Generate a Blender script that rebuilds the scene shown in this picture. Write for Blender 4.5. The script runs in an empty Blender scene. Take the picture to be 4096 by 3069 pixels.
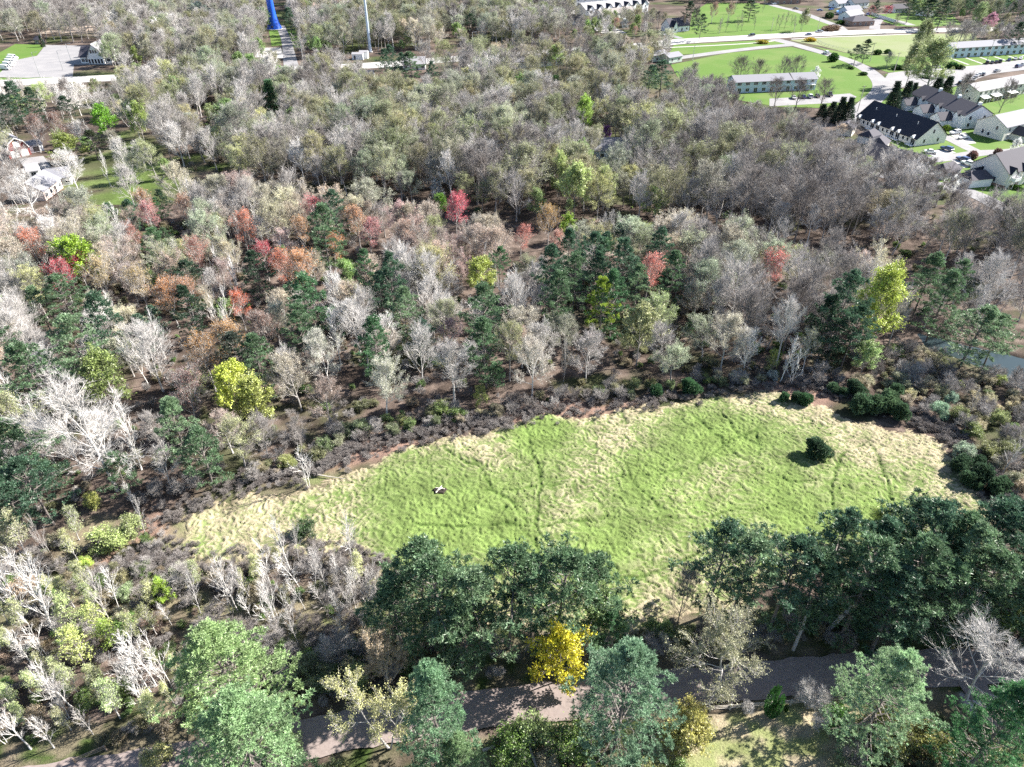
import bpy, math, random
import numpy as np
from mathutils import Vector, Matrix
from mathutils.geometry import tessellate_polygon

SC = bpy.context.scene
COL = SC.collection
R = math.radians

# ------------------------------------------------------------------ camera
CAM_H, PITCH, FPX = 85.0, 36.0, 2780.0
cam_d = bpy.data.cameras.new("drone_camera")
cam_d.sensor_fit = 'HORIZONTAL'
cam_d.sensor_width = 36.0
cam_d.lens = FPX / 4096.0 * 36.0
cam_d.clip_start = 0.5
cam_d.clip_end = 20000
cam = bpy.data.objects.new("drone_camera", cam_d)
cam.location = (0, 0, CAM_H)
cam.rotation_euler = (R(90 - PITCH), 0, 0)
COL.objects.link(cam)
SC.camera = cam

# ------------------------------------------------------------------ light
SUN_EL, SUN_AZ = 36.0, 21.0           # azimuth measured from +X towards +Y
SUN_STRENGTH, SKY_STRENGTH, EXPOSURE = 5.0, 0.062, 1.85
wd = bpy.data.worlds.new("World")
SC.world = wd
wd.use_nodes = True
nt = wd.node_tree
nt.nodes.clear()
w_out = nt.nodes.new('ShaderNodeOutputWorld')
w_bg = nt.nodes.new('ShaderNodeBackground')
w_sky = nt.nodes.new('ShaderNodeTexSky')
w_sky.sky_type = 'NISHITA'
w_sky.sun_disc = False
w_sky.sun_elevation = R(SUN_EL)
w_sky.sun_rotation = R(90 - SUN_AZ)
w_sky.air_density = 1.0
w_sky.dust_density = 0.6
w_bg.inputs[1].default_value = SKY_STRENGTH
nt.links.new(w_sky.outputs[0], w_bg.inputs[0])
nt.links.new(w_bg.outputs[0], w_out.inputs[0])
sun_d = bpy.data.lights.new("sun", 'SUN')
sun_d.energy = SUN_STRENGTH
sun_d.angle = R(0.5)
sun_d.color = (1.0, 0.95, 0.87)
sun = bpy.data.objects.new("sun", sun_d)
sun_dir = Vector((math.cos(R(SUN_EL)) * math.cos(R(SUN_AZ)), math.cos(R(SUN_EL)) * math.sin(R(SUN_AZ)), math.sin(R(SUN_EL))))
sun.rotation_euler = sun_dir.to_track_quat('Z', 'Y').to_euler()
sun.location = sun_dir * 400
COL.objects.link(sun)
SC.view_settings.view_transform = 'Standard'
SC.view_settings.look = 'None'
SC.view_settings.gamma = 1.0
SC.view_settings.exposure = EXPOSURE
SC.view_settings.use_curve_mapping = False
cy = SC.cycles
cy.max_bounces = 5
cy.diffuse_bounces = 2
cy.glossy_bounces = 2
cy.transmission_bounces = 3
cy.transparent_max_bounces = 4
cy.caustics_reflective = False
cy.caustics_refractive = False
cy.use_denoising = False
cy.sample_clamp_indirect = 4.0

# ------------------------------------------------------------------ view-to-ground helpers (real distances on flat ground)
VF = FPX * 2211 / 4096.0
VCX, VCY = 1105.5, 828.3
_s, _c = math.sin(R(PITCH)), math.cos(R(PITCH))


def G(vx, vy, z=0.0):
    u = (vx - VCX) / VF
    v = (VCY - vy) / VF
    t = (z - CAM_H) / (-_s + v * _c)
    return (u * t, (_c + v * _s) * t)


def PV(X, Y, Z=0.0):
    d = Y * _c - (Z - CAM_H) * _s
    v = Y * _s + (Z - CAM_H) * _c
    return (VCX + VF * X / d, VCY - VF * v / d, d)


def GP(pts, z=0.0):
    return [G(x, y, z) for x, y in pts]


def Z3(x, y):            # notes taken on the enlarged upper right third
    return (1474.7 + x / 3.0, y / 3.0)


def Z2(x, y):
    return (737.3 + x / 3.0, y / 3.0)


def Z1(x, y):
    return (x / 3.0, y / 3.0)


def Z9(x, y):
    return (1474.7 + x / 3.0, 1104.4 + y / 3.0)


# ------------------------------------------------------------------ numpy noise
def _hash(ix, iy, seed):
    n = (ix.astype(np.int64) * 374761393 + iy.astype(np.int64) * 668265263 + seed * 1442695041) & 0xFFFFFFFF
    n = ((n ^ (n >> 13)) * 1274126177) & 0xFFFFFFFF
    n = n ^ (n >> 16)
    return (n & 0xFFFF) / 65535.0


def vnoise(x, y, seed=0):
    x = np.asarray(x, float); y = np.asarray(y, float)
    ix = np.floor(x); iy = np.floor(y)
    fx = x - ix; fy = y - iy
    fx = fx * fx * (3 - 2 * fx); fy = fy * fy * (3 - 2 * fy)
    a = _hash(ix, iy, seed); b = _hash(ix + 1, iy, seed)
    c = _hash(ix, iy + 1, seed); d = _hash(ix + 1, iy + 1, seed)
    return (a * (1 - fx) + b * fx) * (1 - fy) + (c * (1 - fx) + d * fx) * fy


def fbm(x, y, seed=0, octv=4, gain=.5):
    s = 0.0; a = 1.0; t = 0.0
    for o in range(octv):
        s = s + a * vnoise(np.asarray(x) * 2 ** o + 17.3 * o, np.asarray(y) * 2 ** o - 9.1 * o, seed + o * 7)
        t += a; a *= gain
    return s / t


def inpoly(x, y, poly):
    x = np.asarray(x); y = np.asarray(y)
    r = np.zeros(x.shape, bool)
    n = len(poly); j = n - 1
    for i in range(n):
        xi, yi = poly[i]; xj, yj = poly[j]
        if yi != yj:
            r ^= ((yi > y) != (yj > y)) & (x < (xj - xi) * (y - yi) / (yj - yi) + xi)
        j = i
    return r


def polydist(x, y, line):
    """distance to a polyline"""
    x = np.asarray(x, float); y = np.asarray(y, float)
    best = np.full(x.shape, 1e9)
    for (x0, y0), (x1, y1) in zip(line[:-1], line[1:]):
        dx, dy = x1 - x0, y1 - y0
        l2 = dx * dx + dy * dy + 1e-9
        t = np.clip(((x - x0) * dx + (y - y0) * dy) / l2, 0, 1)
        best = np.minimum(best, np.hypot(x - x0 - t * dx, y - y0 - t * dy))
    return best


# ------------------------------------------------------------------ object helpers
def tag(o, label=None, cat=None, group=None, kind=None):
    if label: o['label'] = label
    if cat: o['category'] = cat
    if group: o['group'] = group
    if kind: o['kind'] = kind
    return o


def empty(name, loc, rz=0.0):
    o = bpy.data.objects.new(name, None)
    o.location = loc
    o.rotation_euler = (0, 0, rz)
    o.empty_display_size = .3
    COL.objects.link(o)
    return o


class MB:
    """collects geometry for ONE mesh object"""

    def __init__(s):
        s.v = []; s.f = []; s.m = []; s.n = 0

    def add(s, verts, faces, mat=0):
        verts = np.asarray(verts, float).reshape(-1, 3)
        s.v.append(verts)
        k = s.n
        for f in faces:
            s.f.append(tuple(int(i) + k for i in f)); s.m.append(mat)
        s.n += len(verts)

    def tris(s, verts, mat=0):
        s.poly(verts, 3, mat)

    def poly(s, verts, k, mat=0):
        verts = np.asarray(verts, float).reshape(-1, 3)
        n = len(verts) // k
        ids = (np.arange(n * k) + s.n).reshape(n, k).tolist()
        s.v.append(verts); s.f.extend(tuple(r) for r in ids); s.m.extend([mat] * n); s.n += n * k

    def tube(s, pts, radii, sides=5, mat=0, cap=False):
        pts = np.asarray(pts, float); K = len(pts)
        d = np.gradient(pts, axis=0)
        d /= np.linalg.norm(d, axis=1)[:, None] + 1e-9
        ref = np.array([1.0, 0, 0]) if abs(d[0][0]) < .8 else np.array([0, 1.0, 0])
        ring = []
        for i in range(K):
            a = np.cross(d[i], ref); a /= np.linalg.norm(a) + 1e-9
            b = np.cross(d[i], a)
            th = np.arange(sides) * 2 * math.pi / sides
            ring.append(pts[i] + radii[i] * (np.cos(th)[:, None] * a + np.sin(th)[:, None] * b))
        fs = []
        for i in range(K - 1):
            for j in range(sides):
                k = (j + 1) % sides
                fs.append((i * sides + j, i * sides + k, (i + 1) * sides + k, (i + 1) * sides + j))
        if cap:
            fs.append(tuple(range(sides))[::-1]); fs.append(tuple((K - 1) * sides + j for j in range(sides)))
        s.add(np.concatenate(ring), fs, mat)

    def box(s, x0, x1, y0, y1, z0, z1, mat=0):
        v = [(x0, y0, z0), (x1, y0, z0), (x1, y1, z0), (x0, y1, z0), (x0, y0, z1), (x1, y0, z1), (x1, y1, z1), (x0, y1, z1)]
        s.add(v, [(3, 2, 1, 0), (4, 5, 6, 7), (0, 1, 5, 4), (1, 2, 6, 5), (2, 3, 7, 6), (3, 0, 4, 7)], mat)

    def bar(s, p, q, w, h=None, mat=0):
        """box beam between two points"""
        p = np.asarray(p, float); q = np.asarray(q, float)
        d = q - p; L = np.linalg.norm(d); d /= L
        up = np.array([0, 0, 1.0]) if abs(d[2]) < .9 else np.array([1.0, 0, 0])
        a = np.cross(d, up); a /= np.linalg.norm(a); b = np.cross(a, d)
        h = h or w
        v = []
        for e in (p, q):
            for sa, sb in ((-1, -1), (1, -1), (1, 1), (-1, 1)):
                v.append(e + a * sa * w / 2 + b * sb * h / 2)
        s.add(v, [(3, 2, 1, 0), (4, 5, 6, 7), (0, 1, 5, 4), (1, 2, 6, 5), (2, 3, 7, 6), (3, 0, 4, 7)], mat)

    def mesh(s, name, mats):
        me = bpy.data.meshes.new(name)
        V = np.concatenate(s.v) if s.v else np.zeros((0, 3))
        me.from_pydata(V.tolist(), [], s.f)
        for m in (mats if isinstance(mats, (list, tuple)) else [mats]):
            me.materials.append(m)
        if any(s.m):
            me.polygons.foreach_set('material_index', s.m)
        me.update()
        return me

    def build(s, name, mats, parent=None, loc=None, rz=None):
        o = bpy.data.objects.new(name, s.mesh(name, mats))
        COL.objects.link(o)
        if parent: o.parent = parent
        if loc is not None: o.location = loc
        if rz is not None: o.rotation_euler = (0, 0, rz)
        return o


# ------------------------------------------------------------------ materials
MATS = {}


def new_mat(name):
    m = bpy.data.materials.new(name)
    m.use_nodes = True
    MATS[name] = m
    n = m.node_tree.nodes
    return m, n, m.node_tree.links, n['Principled BSDF']


def paint(name, col, rough=.7, noise=.12, scale=3.0, metal=0.0, spec=.3, bump=0.0):
    """plain surface with a little uneven tone"""
    m, n, l, b = new_mat(name)
    tc = n.new('ShaderNodeTexCoord')
    nz = n.new('ShaderNodeTexNoise'); nz.inputs['Scale'].default_value = scale; nz.inputs['Detail'].default_value = 5
    l.new(tc.outputs['Object'], nz.inputs['Vector'])
    mx = n.new('ShaderNodeMix'); mx.data_type = 'RGBA'
    mx.inputs[6].default_value = tuple(c * (1 - noise) for c in col) + (1,)
    mx.inputs[7].default_value = tuple(min(1, c * (1 + noise)) for c in col) + (1,)
    l.new(nz.outputs['Fac'], mx.inputs[0])
    l.new(mx.outputs[2], b.inputs['Base Color'])
    b.inputs['Roughness'].default_value = rough
    b.inputs['Metallic'].default_value = metal
    b.inputs['Specular IOR Level'].default_value = spec
    if bump:
        bp = n.new('ShaderNodeBump'); bp.inputs['Strength'].default_value = bump
        l.new(nz.outputs['Fac'], bp.inputs['Height']); l.new(bp.outputs[0], b.inputs['Normal'])
    return m


def ramp(n, stops):
    r = n.new('ShaderNodeValToRGB')
    e = r.color_ramp.elements
    while len(e) < len(stops): e.new(.5)
    for i, (p, c) in enumerate(stops):
        e[i].position = p; e[i].color = tuple(c) + (1,)
    return r


def tint_source(n, inst):
    if inst:
        a = n.new('ShaderNodeAttribute'); a.attribute_type = 'INSTANCER'; a.attribute_name = 'tint'
        return a.outputs['Color'], a.outputs['Alpha']
    a = n.new('ShaderNodeObjectInfo')
    return a.outputs['Color'], a.outputs['Alpha']


def leaf_mat(name, inst=False, trans=.35, vary=.45, scale=.7):
    m, n, l, b = new_mat(name)
    n.remove(b)
    out = n['Material Output']
    col, _ = tint_source(n, inst)
    geo = n.new('ShaderNodeNewGeometry')
    nz = n.new('ShaderNodeTexNoise'); nz.inputs['Scale'].default_value = scale; nz.inputs['Detail'].default_value = 3
    l.new(geo.outputs['Position'], nz.inputs['Vector'])
    mr = n.new('ShaderNodeMapRange')
    mr.inputs['From Min'].default_value = .3; mr.inputs['From Max'].default_value = .7
    mr.inputs['To Min'].default_value = 1 - vary; mr.inputs['To Max'].default_value = 1 + vary
    l.new(nz.outputs['Fac'], mr.inputs['Value'])
    ri = n.new('ShaderNodeMapRange')
    ri.inputs['To Min'].default_value = .7; ri.inputs['To Max'].default_value = 1.3
    l.new(geo.outputs['Random Per Island'], ri.inputs['Value'])
    mm = n.new('ShaderNodeMath'); mm.operation = 'MULTIPLY'
    l.new(mr.outputs[0], mm.inputs[0]); l.new(ri.outputs[0], mm.inputs[1])
    vm = n.new('ShaderNodeVectorMath'); vm.operation = 'SCALE'
    l.new(col, vm.inputs[0]); l.new(mm.outputs[0], vm.inputs['Scale'])
    d = n.new('ShaderNodeBsdfDiffuse'); t = n.new('ShaderNodeBsdfTranslucent')
    l.new(vm.outputs[0], d.inputs['Color']); l.new(vm.outputs[0], t.inputs['Color'])
    g = n.new('ShaderNodeBsdfGlossy'); g.inputs['Roughness'].default_value = .45
    mx = n.new('ShaderNodeMixShader'); mx.inputs[0].default_value = trans
    l.new(d.outputs[0], mx.inputs[1]); l.new(t.outputs[0], mx.inputs[2])
    m2 = n.new('ShaderNodeMixShader'); m2.inputs[0].default_value = .04
    l.new(mx.outputs[0], m2.inputs[1]); l.new(g.outputs[0], m2.inputs[2])
    l.new(m2.outputs[0], out.inputs['Surface'])
    return m


def bark_mat(name, inst=False, dark=(.108, .086, .078), pale=(.74, .715, .69)):
    m, n, l, b = new_mat(name)
    _, al = tint_source(n, inst)
    geo = n.new('ShaderNodeNewGeometry')
    nz = n.new('ShaderNodeTexNoise'); nz.inputs['Scale'].default_value = 1.7; nz.inputs['Detail'].default_value = 4
    l.new(geo.outputs['Position'], nz.inputs['Vector'])
    mx = n.new('ShaderNodeMix'); mx.data_type = 'RGBA'
    mx.inputs[6].default_value = dark + (1,); mx.inputs[7].default_value = pale + (1,)
    l.new(al, mx.inputs[0])
    mr = n.new('ShaderNodeMapRange'); mr.inputs['To Min'].default_value = .6; mr.inputs['To Max'].default_value = 1.4
    l.new(nz.outputs['Fac'], mr.inputs['Value'])
    vm = n.new('ShaderNodeVectorMath'); vm.operation = 'SCALE'
    l.new(mx.outputs[2], vm.inputs[0]); l.new(mr.outputs[0], vm.inputs['Scale'])
    l.new(vm.outputs[0], b.inputs['Base Color'])
    b.inputs['Roughness'].default_value = .85
    b.inputs['Specular IOR Level'].default_value = .2
    return m


M_LEAF = {False: leaf_mat('leaf'), True: leaf_mat('leaf_woodland', True)}
M_NEEDLE = {False: leaf_mat('needle', False, .34, .4, .5), True: leaf_mat('needle_woodland', True, .34, .4, .5)}
M_BARK = {False: bark_mat('bark'), True: bark_mat('bark_woodland', True)}
# ------------------------------------------------------------------ ground, meadow, roads
def grid_obj(name, xs, ys, zfun, mat, attrs=None, keep=None):
    X, Y = np.meshgrid(xs, ys)
    nx, ny = len(xs), len(ys)
    Z = zfun(X, Y)
    V = np.stack([X.ravel(), Y.ravel(), Z.ravel()], 1)
    i = np.arange((ny - 1) * (nx - 1))
    r, c = i // (nx - 1), i % (nx - 1)
    q = np.stack([r * nx + c, r * nx + c + 1, (r + 1) * nx + c + 1, (r + 1) * nx + c], 1)
    if keep is not None:
        cxm = (X[:-1, :-1] + X[1:, 1:]).ravel() / 2; cym = (Y[:-1, :-1] + Y[1:, 1:]).ravel() / 2
        q = q[keep(cxm, cym)]
        used = np.unique(q)
        remap = np.full(len(V), -1); remap[used] = np.arange(len(used))
        q = remap[q]; V = V[used]
    me = bpy.data.meshes.new(name)
    me.vertices.add(len(V)); me.vertices.foreach_set('co', V.ravel())
    me.loops.add(q.size); me.loops.foreach_set('vertex_index', q.ravel().astype(np.int32))
    me.polygons.add(len(q)); me.polygons.foreach_set('loop_start', np.arange(0, q.size, 4, dtype=np.int32))
    me.update(calc_edges=True)
    me.shade_smooth()
    for k, fn in (attrs or {}).items():
        a = me.attributes.new(k, 'FLOAT_COLOR', 'POINT')
        a.data.foreach_set('color', fn(V[:, 0], V[:, 1]).astype(np.float32).ravel())
    me.materials.append(mat)
    o = bpy.data.objects.new(name, me)
    COL.objects.link(o)
    return tag(o, kind='structure')


def col_mat(name, fine=6.0, vary=.5, bump=.5, rough=.95, coarse=.25):
    """ground whose colour is stored on the mesh, broken up by two scales of noise"""
    m, n, l, b = new_mat(name)
    a = n.new('ShaderNodeAttribute'); a.attribute_name = 'soil'
    geo = n.new('ShaderNodeNewGeometry')
    n1 = n.new('ShaderNodeTexNoise'); n1.inputs['Scale'].default_value = fine; n1.inputs['Detail'].default_value = 6; n1.inputs['Roughness'].default_value = .7
    n2 = n.new('ShaderNodeTexNoise'); n2.inputs['Scale'].default_value = coarse; n2.inputs['Detail'].default_value = 4
    l.new(geo.outputs['Position'], n1.inputs['Vector']); l.new(geo.outputs['Position'], n2.inputs['Vector'])
    r1 = n.new('ShaderNodeMapRange'); r1.inputs['From Min'].default_value = .25; r1.inputs['From Max'].default_value = .75
    r1.inputs['To Min'].default_value = 1 - vary; r1.inputs['To Max'].default_value = 1 + vary
    r2 = n.new('ShaderNodeMapRange'); r2.inputs['From Min'].default_value = .3; r2.inputs['From Max'].default_value = .7
    r2.inputs['To Min'].default_value = .75; r2.inputs['To Max'].default_value = 1.25
    l.new(n1.outputs['Fac'], r1.inputs['Value']); l.new(n2.outputs['Fac'], r2.inputs['Value'])
    mm = n.new('ShaderNodeMath'); mm.operation = 'MULTIPLY'
    l.new(r1.outputs[0], mm.inputs[0]); l.new(r2.outputs[0], mm.inputs[1])
    vm = n.new('ShaderNodeVectorMath'); vm.operation = 'SCALE'
    l.new(a.outputs['Color'], vm.inputs[0]); l.new(mm.outputs[0], vm.inputs['Scale'])
    l.new(vm.outputs[0], b.inputs['Base Color'])
    b.inputs['Roughness'].default_value = rough; b.inputs['Specular IOR Level'].default_value = .1
    bp = n.new('ShaderNodeBump'); bp.inputs['Strength'].default_value = bump; bp.inputs['Distance'].default_value = .3
    l.new(n1.outputs['Fac'], bp.inputs['Height']); l.new(bp.outputs[0], b.inputs['Normal'])
    return m


def mixc(a, b, t):
    t = np.clip(t, 0, 1)[:, None]
    return np.asarray(a) * (1 - t) + np.asarray(b) * t


def sstep(x, a, b):
    t = np.clip((x - a) / (b - a), 0, 1)
    return t * t * (3 - 2 * t)


def inside_soft(x, y, poly, w=3.0, wob=3.0, seed=3):
    """1 inside a polygon, fading over w metres, with a wandering edge"""
    d = polydist(x, y, list(poly) + [poly[0]])
    s = np.where(inpoly(x, y, poly), d, -d)
    s = s + (fbm(x * .15, y * .15, seed, 4) - .5) * 2 * wob
    return sstep(s, -w, w)


C_LITTER = np.array([.070, .053, .044]); C_LITTER2 = np.array([.135, .104, .088])
C_GREEN = np.array([.062, .105, .024]); C_LIME = np.array([.125, .19, .048])
C_TAN = np.array([.30, .255, .175]); C_DRYGREEN = np.array([.18, .20, .085])
C_BRAMBLE = np.array([.22, .145, .115])

MEADOW = GP([(345, 1200), (385, 1105), (470, 1070), (560, 1055), (690, 1030), (760, 1003), (850, 968), (960, 935), (1120, 905), (1330, 880), (1480, 862),
             (1640, 842), (1760, 862), (1860, 905), (1960, 915), (2040, 960), (2110, 1030), (2165, 1085), (2130, 1180), (1990, 1230), (1800, 1260), (1690, 1290),
             (1560, 1340), (1420, 1370), (1250, 1400), (1050, 1380), (930, 1330), (840, 1290), (760, 1215), (640, 1210), (520, 1235), (420, 1240)])
ROAD_MID = GP([(-120, 1720), (180, 1684), (330, 1660), (470, 1634), (640, 1600), (760, 1575), (900, 1550), (1060, 1528), (1200, 1512), (1360, 1496), (1520, 1480), (1700, 1462), (1880, 1448), (2060, 1440), (2240, 1432), (2420, 1424)])
ROUGH_R = GP([(1490, 1548), (1660, 1536), (1830, 1518), (1900, 1560), (1850, 1640), (1800, 1760), (1480, 1760), (1400, 1640)])
VERGE = GP([(960, 1590), (1260, 1560), (1290, 1620), (1150, 1680), (1000, 1680)])
LB_DRY = GP([(0, 1180), (330, 1080), (390, 1100), (700, 1030), (850, 1200), (820, 1400), (640, 1420), (420, 1340), (260, 1330), (120, 1280), (0, 1400)])
BRAMBLES = [GP(p) for p in ([(700, 1010), (760, 960), (850, 940), (930, 950), (850, 985), (760, 1010)], [(1090, 895), (1330, 862), (1400, 870), (1330, 900), (1130, 915)],
                            [(180, 1200), (340, 1110), (360, 1150), (230, 1240)], [(1640, 838), (1720, 825), (1800, 850), (1760, 880)])]
STONES = GP([(2075, 1490), (2135, 1500), (2150, 1545), (2110, 1545), (2085, 1515)])


POND = GP([(1990, 720), (2050, 735), (2110, 750), (2230, 775), (2280, 820), (2211, 835), (2140, 800), (2060, 770), (2000, 745)])


def near_soil(x, y):
    n1 = fbm(x * .12, y * .12, 11, 5); n2 = fbm(x * .5, y * .5, 5, 4); n3 = fbm(x * .035, y * .035, 8, 3)
    c = mixc(C_LITTER, C_LITTER2, sstep(n2, .35, .7))
    c = mixc(c, C_GREEN * .55, sstep(n1 * .7 + n3 * .5, .62, .82) * .6)
    nearroad = 1 - sstep(polydist(x, y, ROAD_MID), 6, 30)
    c = mixc(c, mixc(C_GREEN * .7, C_TAN * .5, sstep(n2, .3, .6)), nearroad * sstep(n1, .4, .65) * .8)
    dry = inside_soft(x, y, LB_DRY, 4, 8)
    c = mixc(c, mixc(C_TAN * .72, C_DRYGREEN * .8, sstep(n2, .35, .65)), dry * sstep(n1, .25, .55) * .9)
    for pl in (ROUGH_R, VERGE):
        c = mixc(c, mixc(C_TAN * 1.0, C_DRYGREEN * 1.1, sstep(n2, .4, .65)), inside_soft(x, y, pl, 1.5, 2.5))
    for i, b in enumerate(BRAMBLES):
        c = mixc(c, C_BRAMBLE, inside_soft(x, y, b, 2.5, 4, i))
    c = mixc(c, np.array([.5, .47, .48]), inside_soft(x, y, STONES, .8, 1.5) * sstep(n2, .3, .5))
    return np.concatenate([c, np.ones((len(x), 1))], 1)


def near_z(X, Y):
    z = (fbm(X * .2, Y * .2, 2, 4) - .5) * .5 + (fbm(X * 1.3, Y * 1.3, 4, 2) - .5) * .16
    rd = polydist(X, Y, ROAD_MID)
    k = sstep(rd, 2.6, 5.0)
    z = z * k - .12 * (1 - k)
    z = z - .9 * inside_soft(X, Y, POND, 1.2, 1.5)
    z = z - .8 * sstep(np.where(inpoly(X, Y, MEADOW), 1, -1) * polydist(X, Y, MEADOW + [MEADOW[0]]), 3, 6)
    b = np.minimum.reduce([X + 160, 190 - X, Y - 10, 215 - Y])
    return z * sstep(b, 0, 10) - 0.05


NEARX, NEARY = (-160.0, 190.0), (10.0, 215.0)
floor_m = col_mat('leaf_litter', 5.0, .55, .6)
grid_obj('forest_floor', np.arange(NEARX[0], NEARX[1] + .01, .5), np.arange(NEARY[0], NEARY[1] + .01, .5), near_z, floor_m, {'soil': near_soil})

HOMELAWN = [GP(p) for p in ([(190, 370), (340, 340), (345, 395), (245, 440), (200, 430)], [(240, 290), (300, 280), (345, 310), (330, 350), (280, 330)], [(400, 330), (450, 315), (440, 360), (400, 370)], [(100, 372), (160, 370), (160, 395), (100, 395)],
                            [(550, 435), (640, 420), (600, 395), (520, 400)], [(1270, 340), (1330, 335), (1330, 400), (1280, 400)])]
WETLAND = GP([(100, 70), (160, 32), (340, 20), (420, 40), (380, 80), (250, 75)])


def far_soil(x, y):
    n1 = fbm(x * .05, y * .05, 21, 4); n2 = fbm(x * .2, y * .2, 25, 4)
    c = mixc(C_LITTER * .9, C_LITTER2, sstep(n2, .4, .75))
    c = mixc(c, C_GREEN * .7, sstep(n1, .5, .68) * .7)
    for i, b in enumerate(HOMELAWN):
        c = mixc(c, C_LIME * .75, inside_soft(x, y, b, 3, 9, i) * .8)
    c = mixc(c, np.array([.36, .30, .25]), inside_soft(x, y, WETLAND, 8, 14))
    return np.concatenate([c, np.ones((len(x), 1))], 1)


ax = np.concatenate([np.arange(-1500, -600, 60), np.arange(-600, -160, 8), np.arange(-160, 190, 10), np.arange(190, 800, 8), np.arange(800, 1701, 60)])
ay = np.concatenate([np.arange(-300, 10, 31), np.arange(10, 215, 5), np.arange(215, 760, 6), np.arange(760, 4001, 120)])
grid_obj('terrain', ax, ay, lambda X, Y: np.where(Y > 760, 0, 0) * 1.0 - .05, col_mat('far_soil', 1.2, .4, .3, .95, .08), {'soil': far_soil},
         keep=lambda x, y: ~((x > NEARX[0]) & (x < NEARX[1]) & (y > NEARY[0]) & (y < NEARY[1])))

# --- the meadow: tussocky grass with animal trails
TRAILS = [GP(p) for p in (
    [(1127, 905), (1150, 950), (1163, 1010), (1168, 1080), (1160, 1160), (1158, 1230)],
    [(900, 1130), (1010, 1135), (1160, 1133), (1330, 1120), (1500, 1118), (1640, 1100)],
    [(1030, 1010), (1065, 1060), (1110, 1100), (1160, 1133), (1200, 1185)],
    [(1050, 1062), (1170, 1050), (1300, 1035), (1420, 1028)],
    [(1640, 915), (1638, 960), (1640, 1010), (1648, 1060), (1690, 1085)],
    [(1345, 1000), (1365, 1040), (1400, 1065), (1430, 1110)],
    [(1480, 885), (1540, 940), (1600, 985), (1640, 1010), (1700, 1040), (1760, 1042)],
    [(1860, 930), (1890, 980), (1905, 1030), (1935, 1100)],
    [(1310, 1250), (1400, 1240), (1470, 1215), (1560, 1175)],
    [(960, 960), (1000, 1000), (1030, 1010)],
    [(1090, 1100), (1140, 1160), (1200, 1220)],
    [(1420, 1028), (1500, 1000), (1560, 960), (1640, 925)],
    [(1650, 1060), (1720, 1100), (1800, 1120), (1900, 1110)],
    [(340, 1190), (365, 1150), (380, 1120), (420, 1095)],
    [(1880, 945), (1820, 985), (1790, 1040), (1800, 1120)],
    [(1160, 1230), (1260, 1260), (1340, 1255)],
    [(1560, 890), (1585, 935), (1640, 960)],
)]


def trail_mask(x, y):
    dx = (fbm(x * .25, y * .25, 61, 3) - .5) * 2.2; dy = (fbm(x * .25, y * .25, 62, 3) - .5) * 2.2
    d = np.full(x.shape, 1e9)
    for t in TRAILS:
        d = np.minimum(d, polydist(x + dx, y + dy, t))
    return (1 - sstep(d, .08, .42)) * (.45 + .55 * sstep(fbm(x * .3, y * .3, 63, 2), .3, .6))


def tussock(x, y):
    """bent-over dead grass: short ridges leaning one way"""
    wx = x + (fbm(x * .35, y * .35, 31, 2) - .5) * 2.4; wy = y + (fbm(x * .35, y * .35, 32, 2) - .5) * 2.4
    u = wx * .87 - wy * .5; v = wx * .5 + wy * .87
    a = .35 * fbm(u * .8, v * 1.6, 33, 3, .6) + .65 * fbm(u * 2.2, v * 4.4, 36, 2, .6)
    return sstep(a, .38, .66)


GREENX = [G(1000, 1110), G(1080, 1170), G(1420, 1040), G(1500, 1100), G(1640, 1050), G(1700, 1110), G(1150, 930), G(1560, 960), G(1880, 1080), G(960, 1130), G(1300, 1180), G(1560, 1130), G(365, 1150)]
TANX = [G(1280, 1020), G(1210, 1105), G(1720, 890), G(1850, 960), G(1430, 905), G(1800, 1060), G(1450, 1050), G(1950, 960), G(1050, 965), G(560, 1110), G(700, 1120), G(1330, 950), G(1600, 1020), G(460, 1120), G(620, 1060), G(1640, 870), G(2060, 1060)]


mb_d = lambda X, Y: np.where(inpoly(X, Y, MEADOW), 1, -1) * polydist(X, Y, MEADOW + [MEADOW[0]])


def meadow_masks(x, y):
    t = tussock(x, y)
    big = fbm(x * .06, y * .06, 41, 4)
    g = np.zeros(x.shape); d = np.zeros(x.shape)
    for gx, gy in GREENX: g = np.maximum(g, np.exp(-((x - gx) ** 2 + (y - gy) ** 2) / 60.0))
    for gx, gy in TANX: d = np.maximum(d, np.exp(-((x - gx) ** 2 + (y - gy) ** 2) / 40.0) * (.4 + .9 * big))
    dry = np.clip(.30 + (big - .5) * 1.1 + .5 * d - .4 * g, 0, 1)
    return t, dry, g, trail_mask(x, y)


def meadow_soil(x, y):
    t, dry, g, tr = meadow_masks(x, y)
    fine = fbm(x * 2.2, y * 2.2, 45, 3)
    c = mixc(C_GREEN * 1.15, C_LIME * 1.1, np.clip(g * .9 + fine * .5, 0, 1))
    edge = mb_d(x, y) + (fbm(x * .15, y * .15, 51, 3) - .5) * 9
    west = sstep(x + (fbm(x * .08, y * .08, 46, 3) - .5) * 26, -16, -40)
    dry = np.clip(dry + (1 - sstep(edge, 0, 5)) * .45 + west * .4, 0, 1)
    tan = mixc(np.array([.23, .25, .125]), np.array([.34, .295, .20]), np.clip(dry * 1.5 + fine * .5 - .25, 0, 1))
    c = mixc(c, np.array([.14, .18, .066]), .6 - .3 * g)
    c = mixc(c, tan, np.clip(t * (.62 + dry * .8) + (dry - .55) * .8, 0, 1) * (1 - .25 * g))
    c = mixc(c, mixc(C_BRAMBLE, C_TAN * .8, fine), (1 - sstep(edge, -2, 3.5)) * .7)
    c = mixc(c, C_GREEN * 1.0, tr * .8)
    return np.concatenate([c, np.ones((len(x), 1))], 1)




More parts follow.
